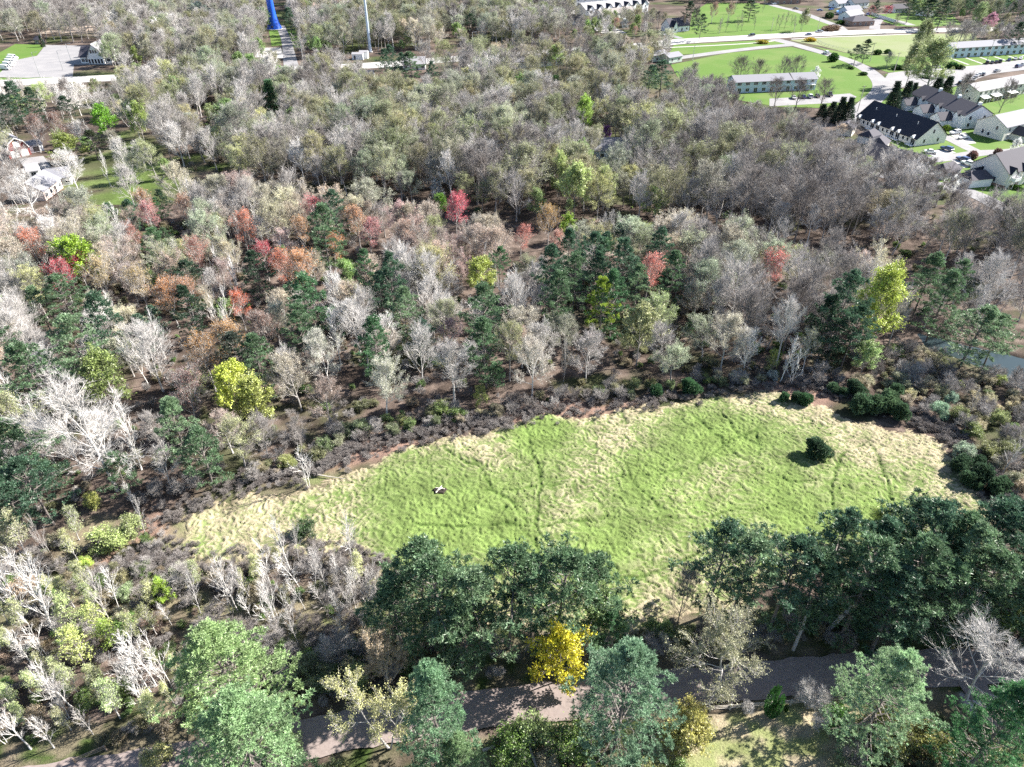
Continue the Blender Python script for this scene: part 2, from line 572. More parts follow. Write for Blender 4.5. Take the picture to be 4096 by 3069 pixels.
def meadow_z(X, Y):
    edge = mb_d(X, Y) + (fbm(X * .15, Y * .15, 51, 3) - .5) * 6
    t = tussock(X, Y)
    z = .27 * t + .12 * fbm(X * 2.4, Y * 2.4, 52, 2) + (fbm(X * .2, Y * .2, 2, 4) - .5) * .35
    z -= .16 * trail_mask(X, Y)
    return z - .02 - (1 - sstep(edge, -2.5, 2.5)) * .9


mx = [p[0] for p in MEADOW]; my = [p[1] for p in MEADOW]
grid_obj('meadow', np.arange(min(mx) - 3, max(mx) + 3, .2), np.arange(min(my) - 3, max(my) + 3, .2), meadow_z, col_mat('meadow_grass', 7.0, .45, .6),
         {'soil': meadow_soil}, keep=lambda x, y: mb_d(x, y) > -4)


# --- flat sheets: roads, lawns, lots
def sheet(name, pts, mat, z, kind='structure'):
    pts = list(pts)
    a = sum(p[0] * q[1] - q[0] * p[1] for p, q in zip(pts, pts[1:] + pts[:1]))
    if a < 0: pts = pts[::-1]
    tri = tessellate_polygon([[Vector((p[0], p[1], 0)) for p in pts]])
    me = bpy.data.meshes.new(name)
    me.from_pydata([(p[0], p[1], z) for p in pts], [], [tuple(t) for t in tri])
    me.update()
    if me.polygons and me.polygons[0].normal.z < 0: me.flip_normals()
    me.materials.append(mat)
    o = bpy.data.objects.new(name, me)
    COL.objects.link(o)
    return tag(o, kind=kind)


def smooth_line(pts, n=8):
    P = [np.asarray(p, float) for p in pts]
    P = [2 * P[0] - P[1]] + P + [2 * P[-1] - P[-2]]
    out = []
    for i in range(1, len(P) - 2):
        for k in range(n):
            t = k / n
            out.append(.5 * (2 * P[i] + (P[i + 1] - P[i - 1]) * t + (2 * P[i - 1] - 5 * P[i] + 4 * P[i + 1] - P[i + 2]) * t * t + (3 * P[i] - P[i - 1] - 3 * P[i + 1] + P[i + 2]) * t ** 3))
    out.append(P[-2])
    return np.array(out)


def ribbon(name, line, w, mat, z, edge_noise=0.0, cross=1, smooth=8, z_off=None):
    L = smooth_line(line, smooth)
    d = np.gradient(L, axis=0); d /= np.linalg.norm(d, axis=1)[:, None]
    nrm = np.stack([-d[:, 1], d[:, 0]], 1)
    W = np.broadcast_to(np.asarray(w, float), (len(L),)) if np.ndim(w) == 0 else np.interp(np.linspace(0, 1, len(L)), np.linspace(0, 1, len(w)), w)
    rows = []
    rg = np.random.default_rng(5)
    for i in range(len(L)):
        for j in range(cross + 1):
            s = j / cross * 2 - 1
            e = edge_noise * (float(fbm(np.array([L[i][0] * .5 + j * 9]), np.array([L[i][1] * .5]), 71, 3)[0]) - .5) * 4 if j in (0, cross) else 0
            p = L[i] + nrm[i] * s * (W[i] / 2 + e)
            rows.append((p[0], p[1], z + (z_off(s) if z_off else 0)))
    fs = []
    c1 = cross + 1
    for i in range(len(L) - 1):
        for j in range(cross):
            fs.append((i * c1 + j, (i + 1) * c1 + j, (i + 1) * c1 + j + 1, i * c1 + j + 1))
    me = bpy.data.meshes.new(name)
    me.from_pydata(rows, [], fs)
    me.update()
    if me.polygons[0].normal.z < 0: me.flip_normals()
    me.materials.append(mat)
    o = bpy.data.objects.new(name, me)
    COL.objects.link(o)
    return tag(o, kind='structure')


def ground_mat(name, c0, c1, scale, bump=.3, c2=None, s2=.2, rough=.95):
    m, n, l, b = new_mat(name)
    geo = n.new('ShaderNodeNewGeometry')
    n1 = n.new('ShaderNodeTexNoise'); n1.inputs['Scale'].default_value = scale; n1.inputs['Detail'].default_value = 7; n1.inputs['Roughness'].default_value = .65
    n2 = n.new('ShaderNodeTexNoise'); n2.inputs['Scale'].default_value = s2; n2.inputs['Detail'].default_value = 5
    l.new(geo.outputs['Position'], n1.inputs['Vector']); l.new(geo.outputs['Position'], n2.inputs['Vector'])
    r1 = ramp(n, [(.3, c0), (.7, c1)])
    l.new(n1.outputs['Fac'], r1.inputs[0])
    mx_ = n.new('ShaderNodeMix'); mx_.data_type = 'RGBA'
    rr = n.new('ShaderNodeMapRange'); rr.inputs['From Min'].default_value = .45; rr.inputs['From Max'].default_value = .65
    l.new(n2.outputs['Fac'], rr.inputs['Value']); l.new(rr.outputs[0], mx_.inputs[0])
    l.new(r1.outputs[0], mx_.inputs[6]); mx_.inputs[7].default_value = tuple(c2 or c1) + (1,)
    sc_ = n.new('ShaderNodeMapRange'); sc_.inputs['To Max'].default_value = .55
    l.new(rr.outputs[0], sc_.inputs['Value']); l.new(sc_.outputs[0], mx_.inputs[0])
    l.new(mx_.outputs[2], b.inputs['Base Color'])
    b.inputs['Roughness'].default_value = rough; b.inputs['Specular IOR Level'].default_value = .15
    bp = n.new('ShaderNodeBump'); bp.inputs['Strength'].default_value = bump; bp.inputs['Distance'].default_value = .1
    l.new(n1.outputs['Fac'], bp.inputs['Height']); l.new(bp.outputs[0], b.inputs['Normal'])
    return m


M_DIRT = ground_mat('packed_dirt', (.19, .155, .145), (.26, .215, .20), 1.6, .4, (.22, .185, .175), .5)
M_LAWN = ground_mat('mown_grass', (.068, .130, .020), (.092, .160, .034), 1.2, .3, (.125, .165, .05), .06)
M_PALELAWN = ground_mat('pale_grass', (.16, .19, .09), (.20, .215, .12), 1.0, .3, (.14, .19, .06), .05)
M_CONC = ground_mat('pale_concrete', (.35, .34, .335), (.42, .405, .39), 1.2, .1, (.38, .365, .35), .1, .85)
M_ASPH = ground_mat('worn_asphalt', (.20, .195, .205), (.25, .245, .25), 1.5, .15, (.29, .28, .28), .12, .9)
M_ASPH2 = ground_mat('grey_asphalt', (.15, .15, .16), (.19, .19, .20), 1.5, .15, (.25, .25, .26), .15, .9)
M_MARK = paint('road_paint', (.75, .72, .6), .7)

# dirt road through the trees: crowned, with two wheel tracks
ribbon('dirt_road', ROAD_MID, 5.2, M_DIRT, .03, .22, 8, 24, lambda s: .10 * (1 - s * s) - .035 * math.exp(-((abs(s) - .45) / .14) ** 2))
ribbon('path', GP([(2090, 1465), (2105, 1490), (2130, 1530), (2175, 1570), (2230, 1610)]), 3.2, M_DIRT, .10, .3, 2, 6)

# big lawns on the upper side
L_ = lambda *p: GP([Z3(*q) for q in p])
sheet('lawn', L_((-60, 262), (140, 240), (640, 218), (870, 205), (1050, 195), (1045, 175), (900, 120), (700, 60), (480, 20), (160, 20), (60, 80), (40, 200), (-60, 215)), M_LAWN, .02)
sheet('lawn', L_((-100, 360), (-60, 292), (480, 262), (600, 258), (700, 290), (560, 306), (300, 336)), M_LAWN, .02)
sheet('lawn', L_((-80, 420), (300, 342), (700, 305), (930, 360), (1060, 400), (1180, 470), (1235, 540), (1225, 610), (1130, 660), (880, 700), (600, 690), (300, 640), (0, 560)), M_LAWN, .02)
sheet('lawn', L_((690, 262), (860, 248), (1470, 222), (1900, 215), (1900, 320), (1440, 370), (1060, 342), (900, 300)), M_PALELAWN, .02)
sheet('lawn', L_((840, 300), (1060, 345), (1470, 372), (1720, 372), (2330, 340), (2330, 420), (1700, 460), (1330, 470), (1110, 395)), M_LAWN, .02)
sheet('lawn', L_((1310, 480), (1650, 480), (1640, 500), (1450, 560), (1380, 575)), M_LAWN, .03)
sheet('lawn', L_((1150, 780), (1290, 640), (1390, 575), (1720, 570), (2330, 470), (2330, 820), (2209, 960), (2000, 1290), (2330, 1380), (2330, 1150), (1480, 1010), (1240, 860)), M_LAWN, .02)
sheet('lawn', L_((1380, 960), (1560, 940), (1800, 945), (1860, 980), (1540, 1025), (1400, 1010)), M_LAWN, .03)
sheet('lawn', L_((1540, 1040), (1760, 1035), (1940, 1080), (2330, 1240), (2330, 1420), (2150, 1400), (1900, 1240), (1500, 1140)), M_LAWN, .03)
sheet('lawn', L_((1180, 100), (1390, 170), (1620, 175), (1800, 160), (1750, 100), (1500, 80)), M_LAWN, .02)
# lawn beside the white vans and the strip by the highway
sheet('lawn', GP([Z1(*q) for q in ((-80, 420), (0, 340), (100, 285), (290, 292), (240, 360), (120, 390), (20, 470), (-80, 520))]), M_LAWN, .02)
sheet('lawn', GP([Z1(*q) for q in ((-60, 528), (-60, 505), (380, 500), (380, 515))]), M_LAWN, .02)
sheet('lawn', GP([Z1(*q) for q in ((1740, 195), (1830, 190), (1850, 290), (1760, 300))]), M_LAWN, .02)
sheet('lawn', GP([Z1(*q) for q in ((1850, 200), (1920, 190), (1960, 310), (1880, 305))]), M_LAWN, .02)

HW = GP([(-220, 190), (0, 180), (250, 168), (560, 152), (737, 145), (850, 138), (1000, 126), (1200, 112), (1380, 99), Z3(0, 268), Z3(450, 242), Z3(800, 224), Z3(1250, 206), Z3(1750, 194), Z3(2170, 188), Z3(2600, 180)])
ribbon('highway', HW, 15.0, M_CONC, .05)
ribbon('road', [G(*Z3(*q)) for q in ((590, 255), (690, 280), (820, 318), (960, 358), (1100, 405), (1210, 465), (1275, 530), (1280, 590), (1215, 660), (1130, 740), (1080, 800))], [9, 8.5, 8, 8, 8, 8, 8.5, 9, 9, 8], M_ASPH, .06)
ribbon('road', [G(*Z3(*q)) for q in ((-150, 395), (0, 372), (300, 332), (560, 303), (720, 290))], 7.0, M_ASPH, .055)
ribbon('path', [G(*Z3(*q)) for q in ((-120, 310), (200, 295), (480, 278), (590, 265))], 2.0, M_CONC, .045)
ribbon('path', [G(*Z3(*q)) for q in ((700, 255), (900, 243), (1200, 232), (1480, 222))], 2.0, M_CONC, .045)
ribbon('driveway', [G(*Z3(*q)) for q in ((1040, 200), (1000, 170), (920, 140), (880, 125), (760, 80), (620, 45), (540, 20))], 7.0, M_ASPH, .045)
ribbon('driveway', [G(*Z3(*q)) for q in ((1480, 165), (1400, 140), (1290, 120), (1250, 150), (1240, 190))], 7.0, M_ASPH, .046)
tag(sheet('parking_lot', L_((1330, 475), (1440, 460), (1900, 425), (2330, 372), (2330, 440), (2000, 480), (1760, 560), (1520, 560), (1390, 570), (1290, 640), (1250, 600)), M_ASPH, .065), kind='structure')
sheet('parking_lot', L_((560, 640), (880, 622), (1080, 606), (1125, 628), (1080, 660), (900, 672), (560, 690)), M_ASPH, .05)
sheet('parking_lot', GP([Z1(*q) for q in ((-100, 520), (0, 470), (110, 388), (240, 362), (295, 292), (640, 298), (740, 330), (730, 420), (480, 420), (470, 500), (180, 505), (0, 500))]), M_ASPH, .03)
ribbon('driveway', [G(*Z1(*q)) for q in ((1815, 165), (1850, 250), (1870, 340), (1885, 420), (1900, 450))], [6, 6, 7, 8, 9], M_ASPH, .045)
sheet('driveway', GP([Z1(*q) for q in ((120, 1030), (280, 1010), (330, 1080), (280, 1100), (160, 1095))]), M_ASPH, .02)
sheet('driveway', GP([Z1(*q) for q in ((1650, 310), (1820, 310), (1840, 380), (1640, 370))]), M_CONC, .02)
# lanes between the townhouses
ribbon('road', [G(*Z3(*q)) for q in ((1400, 720), (1520, 790), (1640, 860), (1760, 915), (1870, 970), (1930, 990))], 5.5, M_ASPH, .07)
ribbon('road', [G(*Z3(*q)) for q in ((2330, 960), (2100, 985), (1930, 992), (1740, 1020), (1520, 1045), (1400, 1040))], 6.0, M_ASPH, .074)
sheet('driveway', L_((1560, 990), (1690, 965), (1770, 990), (1640, 1020)), M_CONC, .08)
sheet('driveway', L_((1720, 870), (1830, 860), (1900, 930), (1830, 935)), M_CONC, .08)
sheet('driveway', L_((1380, 722), (1490, 745), (1440, 765), (1340, 745)), M_ASPH2, .078)
sheet('driveway', L_((1740, 1040), (1800, 1030), (1880, 1080), (1820, 1090)), M_CONC, .08)
ribbon('road', [G(*Z3(*q)) for q in ((1560, 1190), (1740, 1215), (1900, 1265), (2050, 1340), (2200, 1440), (2400, 1560))], 7.0, M_ASPH, .06)
ribbon('road', [G(*Z3(*q)) for q in ((1000, 1090), (1200, 1120), (1400, 1160), (1560, 1190))], 5.0, M_ASPH, .055)
for i in range(7):
    x = 1740 + i * 92
    ribbon('path', [G(*Z3(x, 380 - i * 4)), G(*Z3(x + 110, 420 - i * 5))], 1.4, M_CONC, .06 + i * .001, smooth=1)
sheet('parking_lot', GP([Z2(*q) for q in ((1430, 60), (1560, 70), (1680, 115), (1750, 170), (1850, 215), (1700, 220), (1560, 160))]), M_CONC, .03)
ribbon('driveway', [G(*Z2(*q)) for q in ((2080, 220), (2150, 235), (2200, 250))], 5, M_ASPH2, .04)
# creek water seen between the trees
m, n, l, b = new_mat('creek_water')
b.inputs['Base Color'].default_value = (.03, .045, .05, 1); b.inputs['Roughness'].default_value = .08; b.inputs['IOR'].default_value = 1.33
nz = n.new('ShaderNodeTexNoise'); nz.inputs['Scale'].default_value = 2.5; bp = n.new('ShaderNodeBump'); bp.inputs['Strength'].default_value = .06
l.new(nz.outputs['Fac'], bp.inputs['Height']); l.new(bp.outputs[0], b.inputs['Normal'])
pc = np.mean(POND, axis=0)
sheet('pond', [(pc[0] + (x - pc[0]) * 1.2, pc[1] + (y - pc[1]) * 1.25) for x, y in POND], MATS['creek_water'], -.38)
# ------------------------------------------------------------------ plants: one source mesh pair per shape, copies below
def unit(v):
    v = np.asarray(v, float)
    return v / (np.linalg.norm(v) + 1e-9)


def turn(d, ang, az, rg=None):
    """direction leaning ang away from d, at azimuth az round it"""
    d = unit(d)
    a = np.cross(d, [0, 0, 1.0] if abs(d[2]) < .95 else [1.0, 0, 0]); a = unit(a); b = np.cross(d, a)
    return unit(d * math.cos(ang) + (a * math.cos(az) + b * math.sin(az)) * math.sin(ang))


def curve(rg, p, d, L, n, up, jit):
    pts = [np.asarray(p, float)]; d = unit(d)
    for i in range(n):
        d = unit(d + np.array([0, 0, up]) + rg.normal(0, jit, 3))
        pts.append(pts[-1] + d * L / n)
    return np.array(pts)


def along(pts, t):
    k = t * (len(pts) - 1); i = min(int(k), len(pts) - 2); f = k - i
    return pts[i] * (1 - f) + pts[i + 1] * f, unit(pts[i + 1] - pts[i])


def leaf_quads(rg, P, size, up=.3, squash=.7):
    """one small leaf spray (a bent pair of faces) at each point"""
    n = len(P)
    if n == 0: return np.zeros((0, 3))
    a = rg.normal(0, 1, (n, 3)); a /= np.linalg.norm(a, axis=1)[:, None]
    nn = rg.normal(0, 1, (n, 3)); nn[:, 2] += up
    b = np.cross(nn, a); b /= np.linalg.norm(b, axis=1)[:, None] + 1e-9
    s = size * rg.uniform(.6, 1.4, (n, 1))
    a = a * s; b = b * s * squash
    return np.stack([P - a * .5, P + b * .5, P + a * .5, P - b * .5], 1).reshape(-1, 3)


def twig_tris(P, Q, w, rg):
    d = Q - P
    s = np.cross(d, rg.normal(0, 1, d.shape)); s /= np.linalg.norm(s, axis=1)[:, None] + 1e-9
    return np.stack([P - s * w, P + s * w, Q], 1).reshape(-1, 3)


def deciduous(seed, H=18, cb=.38, n1=13, a1=(52, 18), l1=.34, n2=7, n3=6, n4=6, trop=.16, tw=.0125, nleaf=0, lsize=.2, stems=1, wander=.03, twl=(.5, 1.15), thick=1.0, lean=0.0, rough=.06, leaf_in=0.0, a2=(20, 46)):
    """returns (trunk, crown): trunk with limbs, crown with branches, twigs and leaves"""
    rg = np.random.default_rng(seed)
    T = MB(); C = MB()
    tP, tQ, LP = [], [], []
    for st in range(stems):
        if stems == 1:
            p0 = np.zeros(3); d0 = unit([lean, 0, 1])
        else:
            az = st * 2.4 + rg.uniform(0, 1); p0 = np.array([math.cos(az), math.sin(az), 0]) * rg.uniform(.05, .35)
            d0 = unit([math.cos(az) * rg.uniform(.1, .45), math.sin(az) * rg.uniform(.1, .45), 1])
        Hs = H * (.93 if st == 0 else rg.uniform(.6, .9))
        tr = curve(rg, p0 - d0 * .3, d0, Hs, 8, .02, wander)
        r0 = H * .0125 * thick * (1 if stems == 1 else .6)
        rad = r0 * np.linspace(1, .14, 9) ** .9
        rad[0] *= 1.45
        T.tube(tr, rad, 6)
        limbs = n1 if stems == 1 else max(4, n1 // 2)
        for i in range(limbs):
            u = (i + rg.uniform(0, .9)) / limbs
            t = cb + (1 - cb) * u * .97
            p, d = along(tr, t)
            az = i * 2.39996 + rg.uniform(-.5, .5)
            ang = R(a1[0] + (a1[1] - a1[0]) * u + rg.uniform(-9, 9))
            L = H * l1 * (.62 + .85 * u - 1.15 * u * u) * rg.uniform(.75, 1.2)
            lp = curve(rg, p, turn(d, ang, az), L, 5, trop, rough)
            rr = max(r0 * (1 - t * .85) * .5, .03)
            T.tube(lp, np.linspace(rr, .028, 6), 4)
            for j in range(n2 + 1):
                tj = .22 + .78 * (j + rg.uniform(0, .7)) / (n2 + 1)
                if j == n2: tj = 1.0
                p2, d2 = along(lp, min(tj, .999))
                L2 = L * .5 * (1.15 - .5 * tj) * rg.uniform(.7, 1.25)
                b2 = curve(rg, p2, turn(d2, R(rg.uniform(*a2)) if j < n2 else .1, rg.uniform(0, 6.28)), L2, 3, trop * .9, rough * 1.3)
                C.tube(b2, np.linspace(max(rr * .42, .042), .016, 4), 3)
                for k in range(n3 + 1):
                    tk = .2 + .8 * (k + rg.uniform(0, .8)) / (n3 + 1)
                    p3, d3 = along(b2, min(tk, .999))
                    L3 = max(L2 * .42 * rg.uniform(.7, 1.3), .5)
                    b3 = curve(rg, p3, turn(d3, R(rg.uniform(a2[0] * .8, a2[1] * .9)), rg.uniform(0, 6.28)), L3, 1, trop * .8, rough * 1.5)
                    tP.append(b3[0]); tQ.append(b3[1])
                    for q in range(n4):
                        tq = .15 + .85 * (q + rg.uniform(0, 1)) / n4
                        p4, d4 = along(b3, min(tq, .999))
                        e = p4 + unit(turn(d4, R(rg.uniform(12, 46)), rg.uniform(0, 6.28)) + np.array([0, 0, trop * 1.3])) * rg.uniform(*twl)
                        tP.append(p4); tQ.append(e)
                        for w in range(nleaf):
                            LP.append(p4 + (e - p4) * rg.uniform(.25, 1.1) + rg.normal(0, .12 + leaf_in, 3))
    C.tris(twig_tris(np.array(tP), np.array(tQ), tw, rg), 0)
    if LP:
        C.poly(leaf_quads(rg, np.array(LP), lsize), 4, 1)
    return T, C


def tufts(rg, P, D, n, L, w, spread=.75):
    """brushes of needles: n blades from each point, fanned about a direction"""
    k = len(P)
    P = np.repeat(P, n, 0); D = np.repeat(D, n, 0)
    dd = D + rg.normal(0, spread, (k * n, 3)); dd /= np.linalg.norm(dd, axis=1)[:, None]
    Q = P + dd * L * rg.uniform(.6, 1.25, (k * n, 1))
    s = np.cross(dd, rg.normal(0, 1, dd.shape)); s /= np.linalg.norm(s, axis=1)[:, None]
    return np.stack([P - dd * .03, P + dd * L * .45 + s * w, Q, P + dd * L * .45 - s * w], 1).reshape(-1, 3)


def conifer(seed, H=22, base=.2, Rm=.21, gap=(.95, .5), per=5, drop=(-4, 38), shape='pine', nt=9, tl=.5, tw=.075, miss=.15, sub=.62, crook=.012, dens=.75, clump=.28, cl=5):
    rg = np.random.default_rng(seed)
    T = MB(); C = MB()
    tr = curve(rg, [0, 0, -.3], [0, 0, 1], H + .3, 10, .05, crook)
    T.tube(tr, H * .0115 * np.linspace(1, .1, 11) ** .9, 7)
    P, D = [], []
    z = base * H
    while z < H * .985:
        u = z / H; v = (u - base) / (1 - base)
        z += gap[0] + (gap[1] - gap[0]) * v + rg.uniform(-.1, .1)
        if shape == 'pine':
            L0 = Rm * H * min(1, 1.35 * (1 - v) ** .72) * (.72 + .28 * min(1, v * 4))
        else:
            L0 = Rm * H * (1 - v) ** .9
        az0 = rg.uniform(0, 6.28)
        for i in range(per):
            if rg.uniform() < miss: continue
            L = max(L0 * (rg.choice([.55, .8, 1.0, 1.2])*rg.uniform(.85, 1.1) if shape == 'pine' else rg.uniform(.8, 1.08)), .35)
            az = az0 + i * 6.283 / per + rg.uniform(-.3, .3)
            el = R(drop[0] + (drop[1] - drop[0]) * v + rg.uniform(-8, 8))
            p, _ = along(tr, min(u, .99))
            d = np.array([math.cos(az) * math.cos(el), math.sin(az) * math.cos(el), math.sin(el)])
            br = curve(rg, p, d, L, 4, .07 if shape == 'pine' else .03, .05)
            T.tube(br, np.linspace(.02 + L * .012, .012, 5), 3)
            n = max(3, int(L / dens))
            for k in range(n):
                t = (clump if L > 1.5 else .1) + (1 - (clump if L > 1.5 else .1)) * (k + rg.uniform(0, .8)) / n
                q, dq = along(br, min(t, .999))
                side = 1 if k % 2 else -1
                sd = unit(dq * .75 + np.cross(dq, [0, 0, 1]) * side * rg.uniform(.5, 1.1) + [0, 0, rg.uniform(-.1, .3)])
                sl = (.35 + L * sub * .5 * (1 - t) + .25) * rg.uniform(.7, 1.2)
                e = q + sd * sl
                for w in range(cl):
                    off = rg.normal(0, 1, 3) * [.2, .2, .1] * (.8 + .5 * min(sl, 1.2))
                    P.append(e + off - sd * rg.uniform(0, sl * .4)); D.append(unit(sd * .6 + off * .8 + np.array([0, 0, .8])))
                T.tube([q, e], [.018, .008], 3)
            for w in range(cl):
                P.append(br[-1] + rg.normal(0, .2, 3) - d * .15); D.append(unit(d + np.array([0, 0, .8])))
    P.append(tr[-1]); D.append(np.array([0, 0, 1.0]))
    C.poly(tufts(rg, np.array(P), np.array(D), nt, tl, tw), 4, 0)
    return T, C


def blob_bush(seed, lobes, n=420, tl=.28, tw=.05, nt=5, stem=.15):
    """dense evergreen bush: sprays over and inside rounded lobes (x, y, z, rx, ry, rz)"""
    rg = np.random.default_rng(seed)
    T = MB(); C = MB()
    top = max(l[2] for l in lobes)
    T.tube([(0, 0, -.2), (.03, .02, top * .5), (0, 0, top)], [stem, stem * .7, stem * .3], 5)
    P, D = [], []
    for (x, y, z, rx, ry, rz) in lobes:
        k = int(n * (rx * ry + rx * rz + ry * rz))
        d = rg.normal(0, 1, (k, 3)); d /= np.linalg.norm(d, axis=1)[:, None]
        ph = np.array([rg.uniform(0, 6, 3) for _ in range(3)])
        bump = 1 + .16 * np.sin(d @ (rg.normal(0, 3.2, (3, 3))) + ph[0]).sum(1) / 1.7
        r = rg.uniform(.5, 1.0, (k, 1)) ** .45 * bump[:, None]
        p = np.array([x, y, z]) + d * r * [rx, ry, rz]
        ok = p[:, 2] > .05
        P.append(p[ok]); D.append((d + [0, 0, .7])[ok])
    P = np.concatenate(P); D = np.concatenate(D)
    C.poly(tufts(rg, P, D, nt, tl, tw, .5), 4, 0)
    return T, C


PROTO = {}


def proto(key, TC, leafm='leaf'):
    lm = M_LEAF if leafm == 'leaf' else M_NEEDLE
    T, C = TC
    mats = (lambda i: [M_BARK[i], lm[i]]) if leafm == 'leaf' else (lambda i: [lm[i]])
    H = max(float(v[:, 2].max()) for v in C.v)
    Rr = max(float(np.percentile(np.hypot(v[:, 0], v[:, 1]), 96)) for v in C.v)
    PROTO[key] = dict(trunk=T.mesh('trunk', [M_BARK[False]]), crown=C.mesh('crown', mats(False)), H=H, R=Rr, T=T, C=C, mats=mats)


up_ = dict(H=18, cb=.3, n1=14, a1=(50, 18), l1=.44, n2=7, n3=7, n4=9)
for i in range(7):
    proto(f'bare{i}', deciduous(100 + i, **{**up_, 'cb': [.32, .4, .24, .34, .28, .2, .36][i], 'l1': [.44, .36, .52, .42, .48, .56, .4][i], 'stems': [1, 1, 1, 1, 1, 2, 1][i], 'wander': [.03, .03, .05, .03, .05, .04, .06][i], 'rough': [.06, .08, .1, .06, .12, .08, .1][i]}))
for i in range(2):
    proto(f'fan{i}', deciduous(110 + i, H=17, cb=.2, n1=16, a1=(42, 12), l1=.58, n2=8, n3=7, n4=8, trop=.13, wander=.02))
for i in range(7):
    proto(f'bud{i}', deciduous(120 + i, **{**up_, 'n3': 7, 'n4': 6, 'nleaf': 2, 'lsize': [.17, .2, .16, .18, .21, .17, .19][i], 'cb': [.3, .22, .34, .26, .26, .18, .3][i], 'l1': [.46, .52, .42, .48, .5, .56, .44][i], 'a1': (58, 22), 'stems': [1, 1, 1, 1, 1, 2, 1][i], 'rough': [.06, .09, .07, .1, .08, .1, .06][i]}))
for i in range(3):
    proto(f'leafy{i}', deciduous(130 + i, H=16, cb=[.24, .3, .2][i], n1=14, a1=(68, 20), l1=.5, n2=7, n3=6, n4=4, nleaf=3, lsize=.36, leaf_in=.08))
for i in range(3):
    proto(f'maple{i}', deciduous(140 + i, H=15, cb=.34, n1=13, a1=(52, 18), l1=.5, n2=7, n3=7, n4=6, nleaf=1, lsize=.2, trop=.2, leaf_in=.04))
for i in range(3):
    proto(f'slim{i}', deciduous(150 + i, H=13, cb=[.2, .26, .16][i], n1=15, a1=(34, 10), l1=[.3, .26, .34][i], n2=4, n3=3, n4=2, trop=.09, twl=(.25, .6), tw=.012, thick=.7, a2=(16, 38), wander=.035, stems=[1, 1, 2][i]))
for i in range(2):
    proto(f'slimleaf{i}', deciduous(155 + i, H=12, cb=.18, n1=16, a1=(38, 12), l1=.28, n2=4, n3=4, n4=3, trop=.1, twl=(.35, .8), nleaf=2, lsize=.2, thick=.75, wander=.035))
for i in range(2):
    proto(f'oak{i}', deciduous(160 + i, H=22, cb=.24, n1=13, a1=(74, 20), l1=.62, n2=10, n3=9, n4=8, trop=.08, twl=(.5, 1.2), tw=.016, rough=.14, wander=.06, thick=1.0))
proto('oakbud', deciduous(170, H=19, cb=.2, n1=13, a1=(80, 22), l1=.58, n2=9, n3=8, n4=5, trop=.05, tw=.016, rough=.14, nleaf=3, lsize=.22, thick=1.1))
proto('openbud', deciduous(171, H=19, cb=.16, n1=12, a1=(52, 14), l1=.46, n2=8, n3=6, n4=5, trop=.16, tw=.018, rough=.09, nleaf=3, lsize=.2, stems=2, thick=1.2))
proto('round', deciduous(172, H=12, cb=.14, n1=16, a1=(84, 12), l1=.46, n2=8, n3=6, n4=4, trop=.06, nleaf=2, lsize=.34))
proto('bigleaf', deciduous(173, H=24, cb=.14, n1=19, a1=(56, 16), l1=.42, n2=8, n3=7, n4=4, trop=.16, nleaf=3, lsize=.34, leaf_in=.1))
for i in range(4):
    proto(f'brush{i}', deciduous(180 + i, H=4.5, cb=.12, n1=10, a1=(50, 20), l1=.5, n2=5, n3=4, n4=5, trop=.1, twl=(.3, .8), tw=.011, stems=[5, 6, 4, 6][i], rough=.12, nleaf=0))
for i in range(3):
    proto(f'shrub{i}', deciduous(190 + i, H=3.6, cb=.08, n1=9, a1=(60, 20), l1=.5, n2=5, n3=4, n4=4, trop=.08, twl=(.25, .7), tw=.014, stems=[5, 4, 6][i], rough=.12, nleaf=3, lsize=.16))
for i in range(5):
    proto(f'pine{i}', conifer(200 + i, H=22, base=[.2, .3, .14, .36, .24][i], Rm=[.24, .25, .27, .30, .21][i], per=5, gap=(1.6, .85), miss=.16, tl=.5, tw=.055, nt=9, clump=.34, drop=(-6, 46), cl=6, dens=.95), 'needle')
for i in range(2):
    proto(f'nearpine{i}', conifer(210 + i, H=23, base=.1, Rm=[.26, .21][i], gap=(1.45, .75), per=6, nt=14, tl=.36, tw=.032, drop=(-10, 48), clump=.3, miss=.14, dens=.85, cl=8, sub=.8), 'needle')
for i in range(2):
    proto(f'spruce{i}', conifer(220 + i, H=14, base=.05, Rm=.23, gap=(.5, .34), per=8, drop=(-16, 20), shape='spruce', nt=6, tl=.4, tw=.06, miss=.04, sub=.5, dens=.5, cl=3), 'needle')
for i in range(3):
    rg_ = np.random.default_rng(230 + i)
    lob = [(0, 0, 1.5, 1.25, 1.2, 1.5)] + [(rg_.uniform(-.9, .9), rg_.uniform(-.9, .9), rg_.uniform(.8, 2.1), rg_.uniform(.5, .9), rg_.uniform(.5, .9), rg_.uniform(.6, .95)) for _ in range(7)]
    proto(f'cedar{i}', blob_bush(230 + i, lob, n=110, nt=6, tl=.32, tw=.045), 'needle')
proto('column', blob_bush(240, [(0, 0, 3.3, .48, .48, 3.4), (.95, .05, 2.4, .4, .4, 2.5), (.5, -.25, 1.9, .34, .34, 1.9)], n=300, nt=6, tl=.16, tw=.03), 'needle')
proto('hedge', blob_bush(241, [(0, 0, .7, .8, .8, .75), (.6, .2, .6, .6, .6, .6), (-.6, -.1, .6, .6, .6, .6)], n=160, nt=6, tl=.2, tw=.05), 'leaf2')
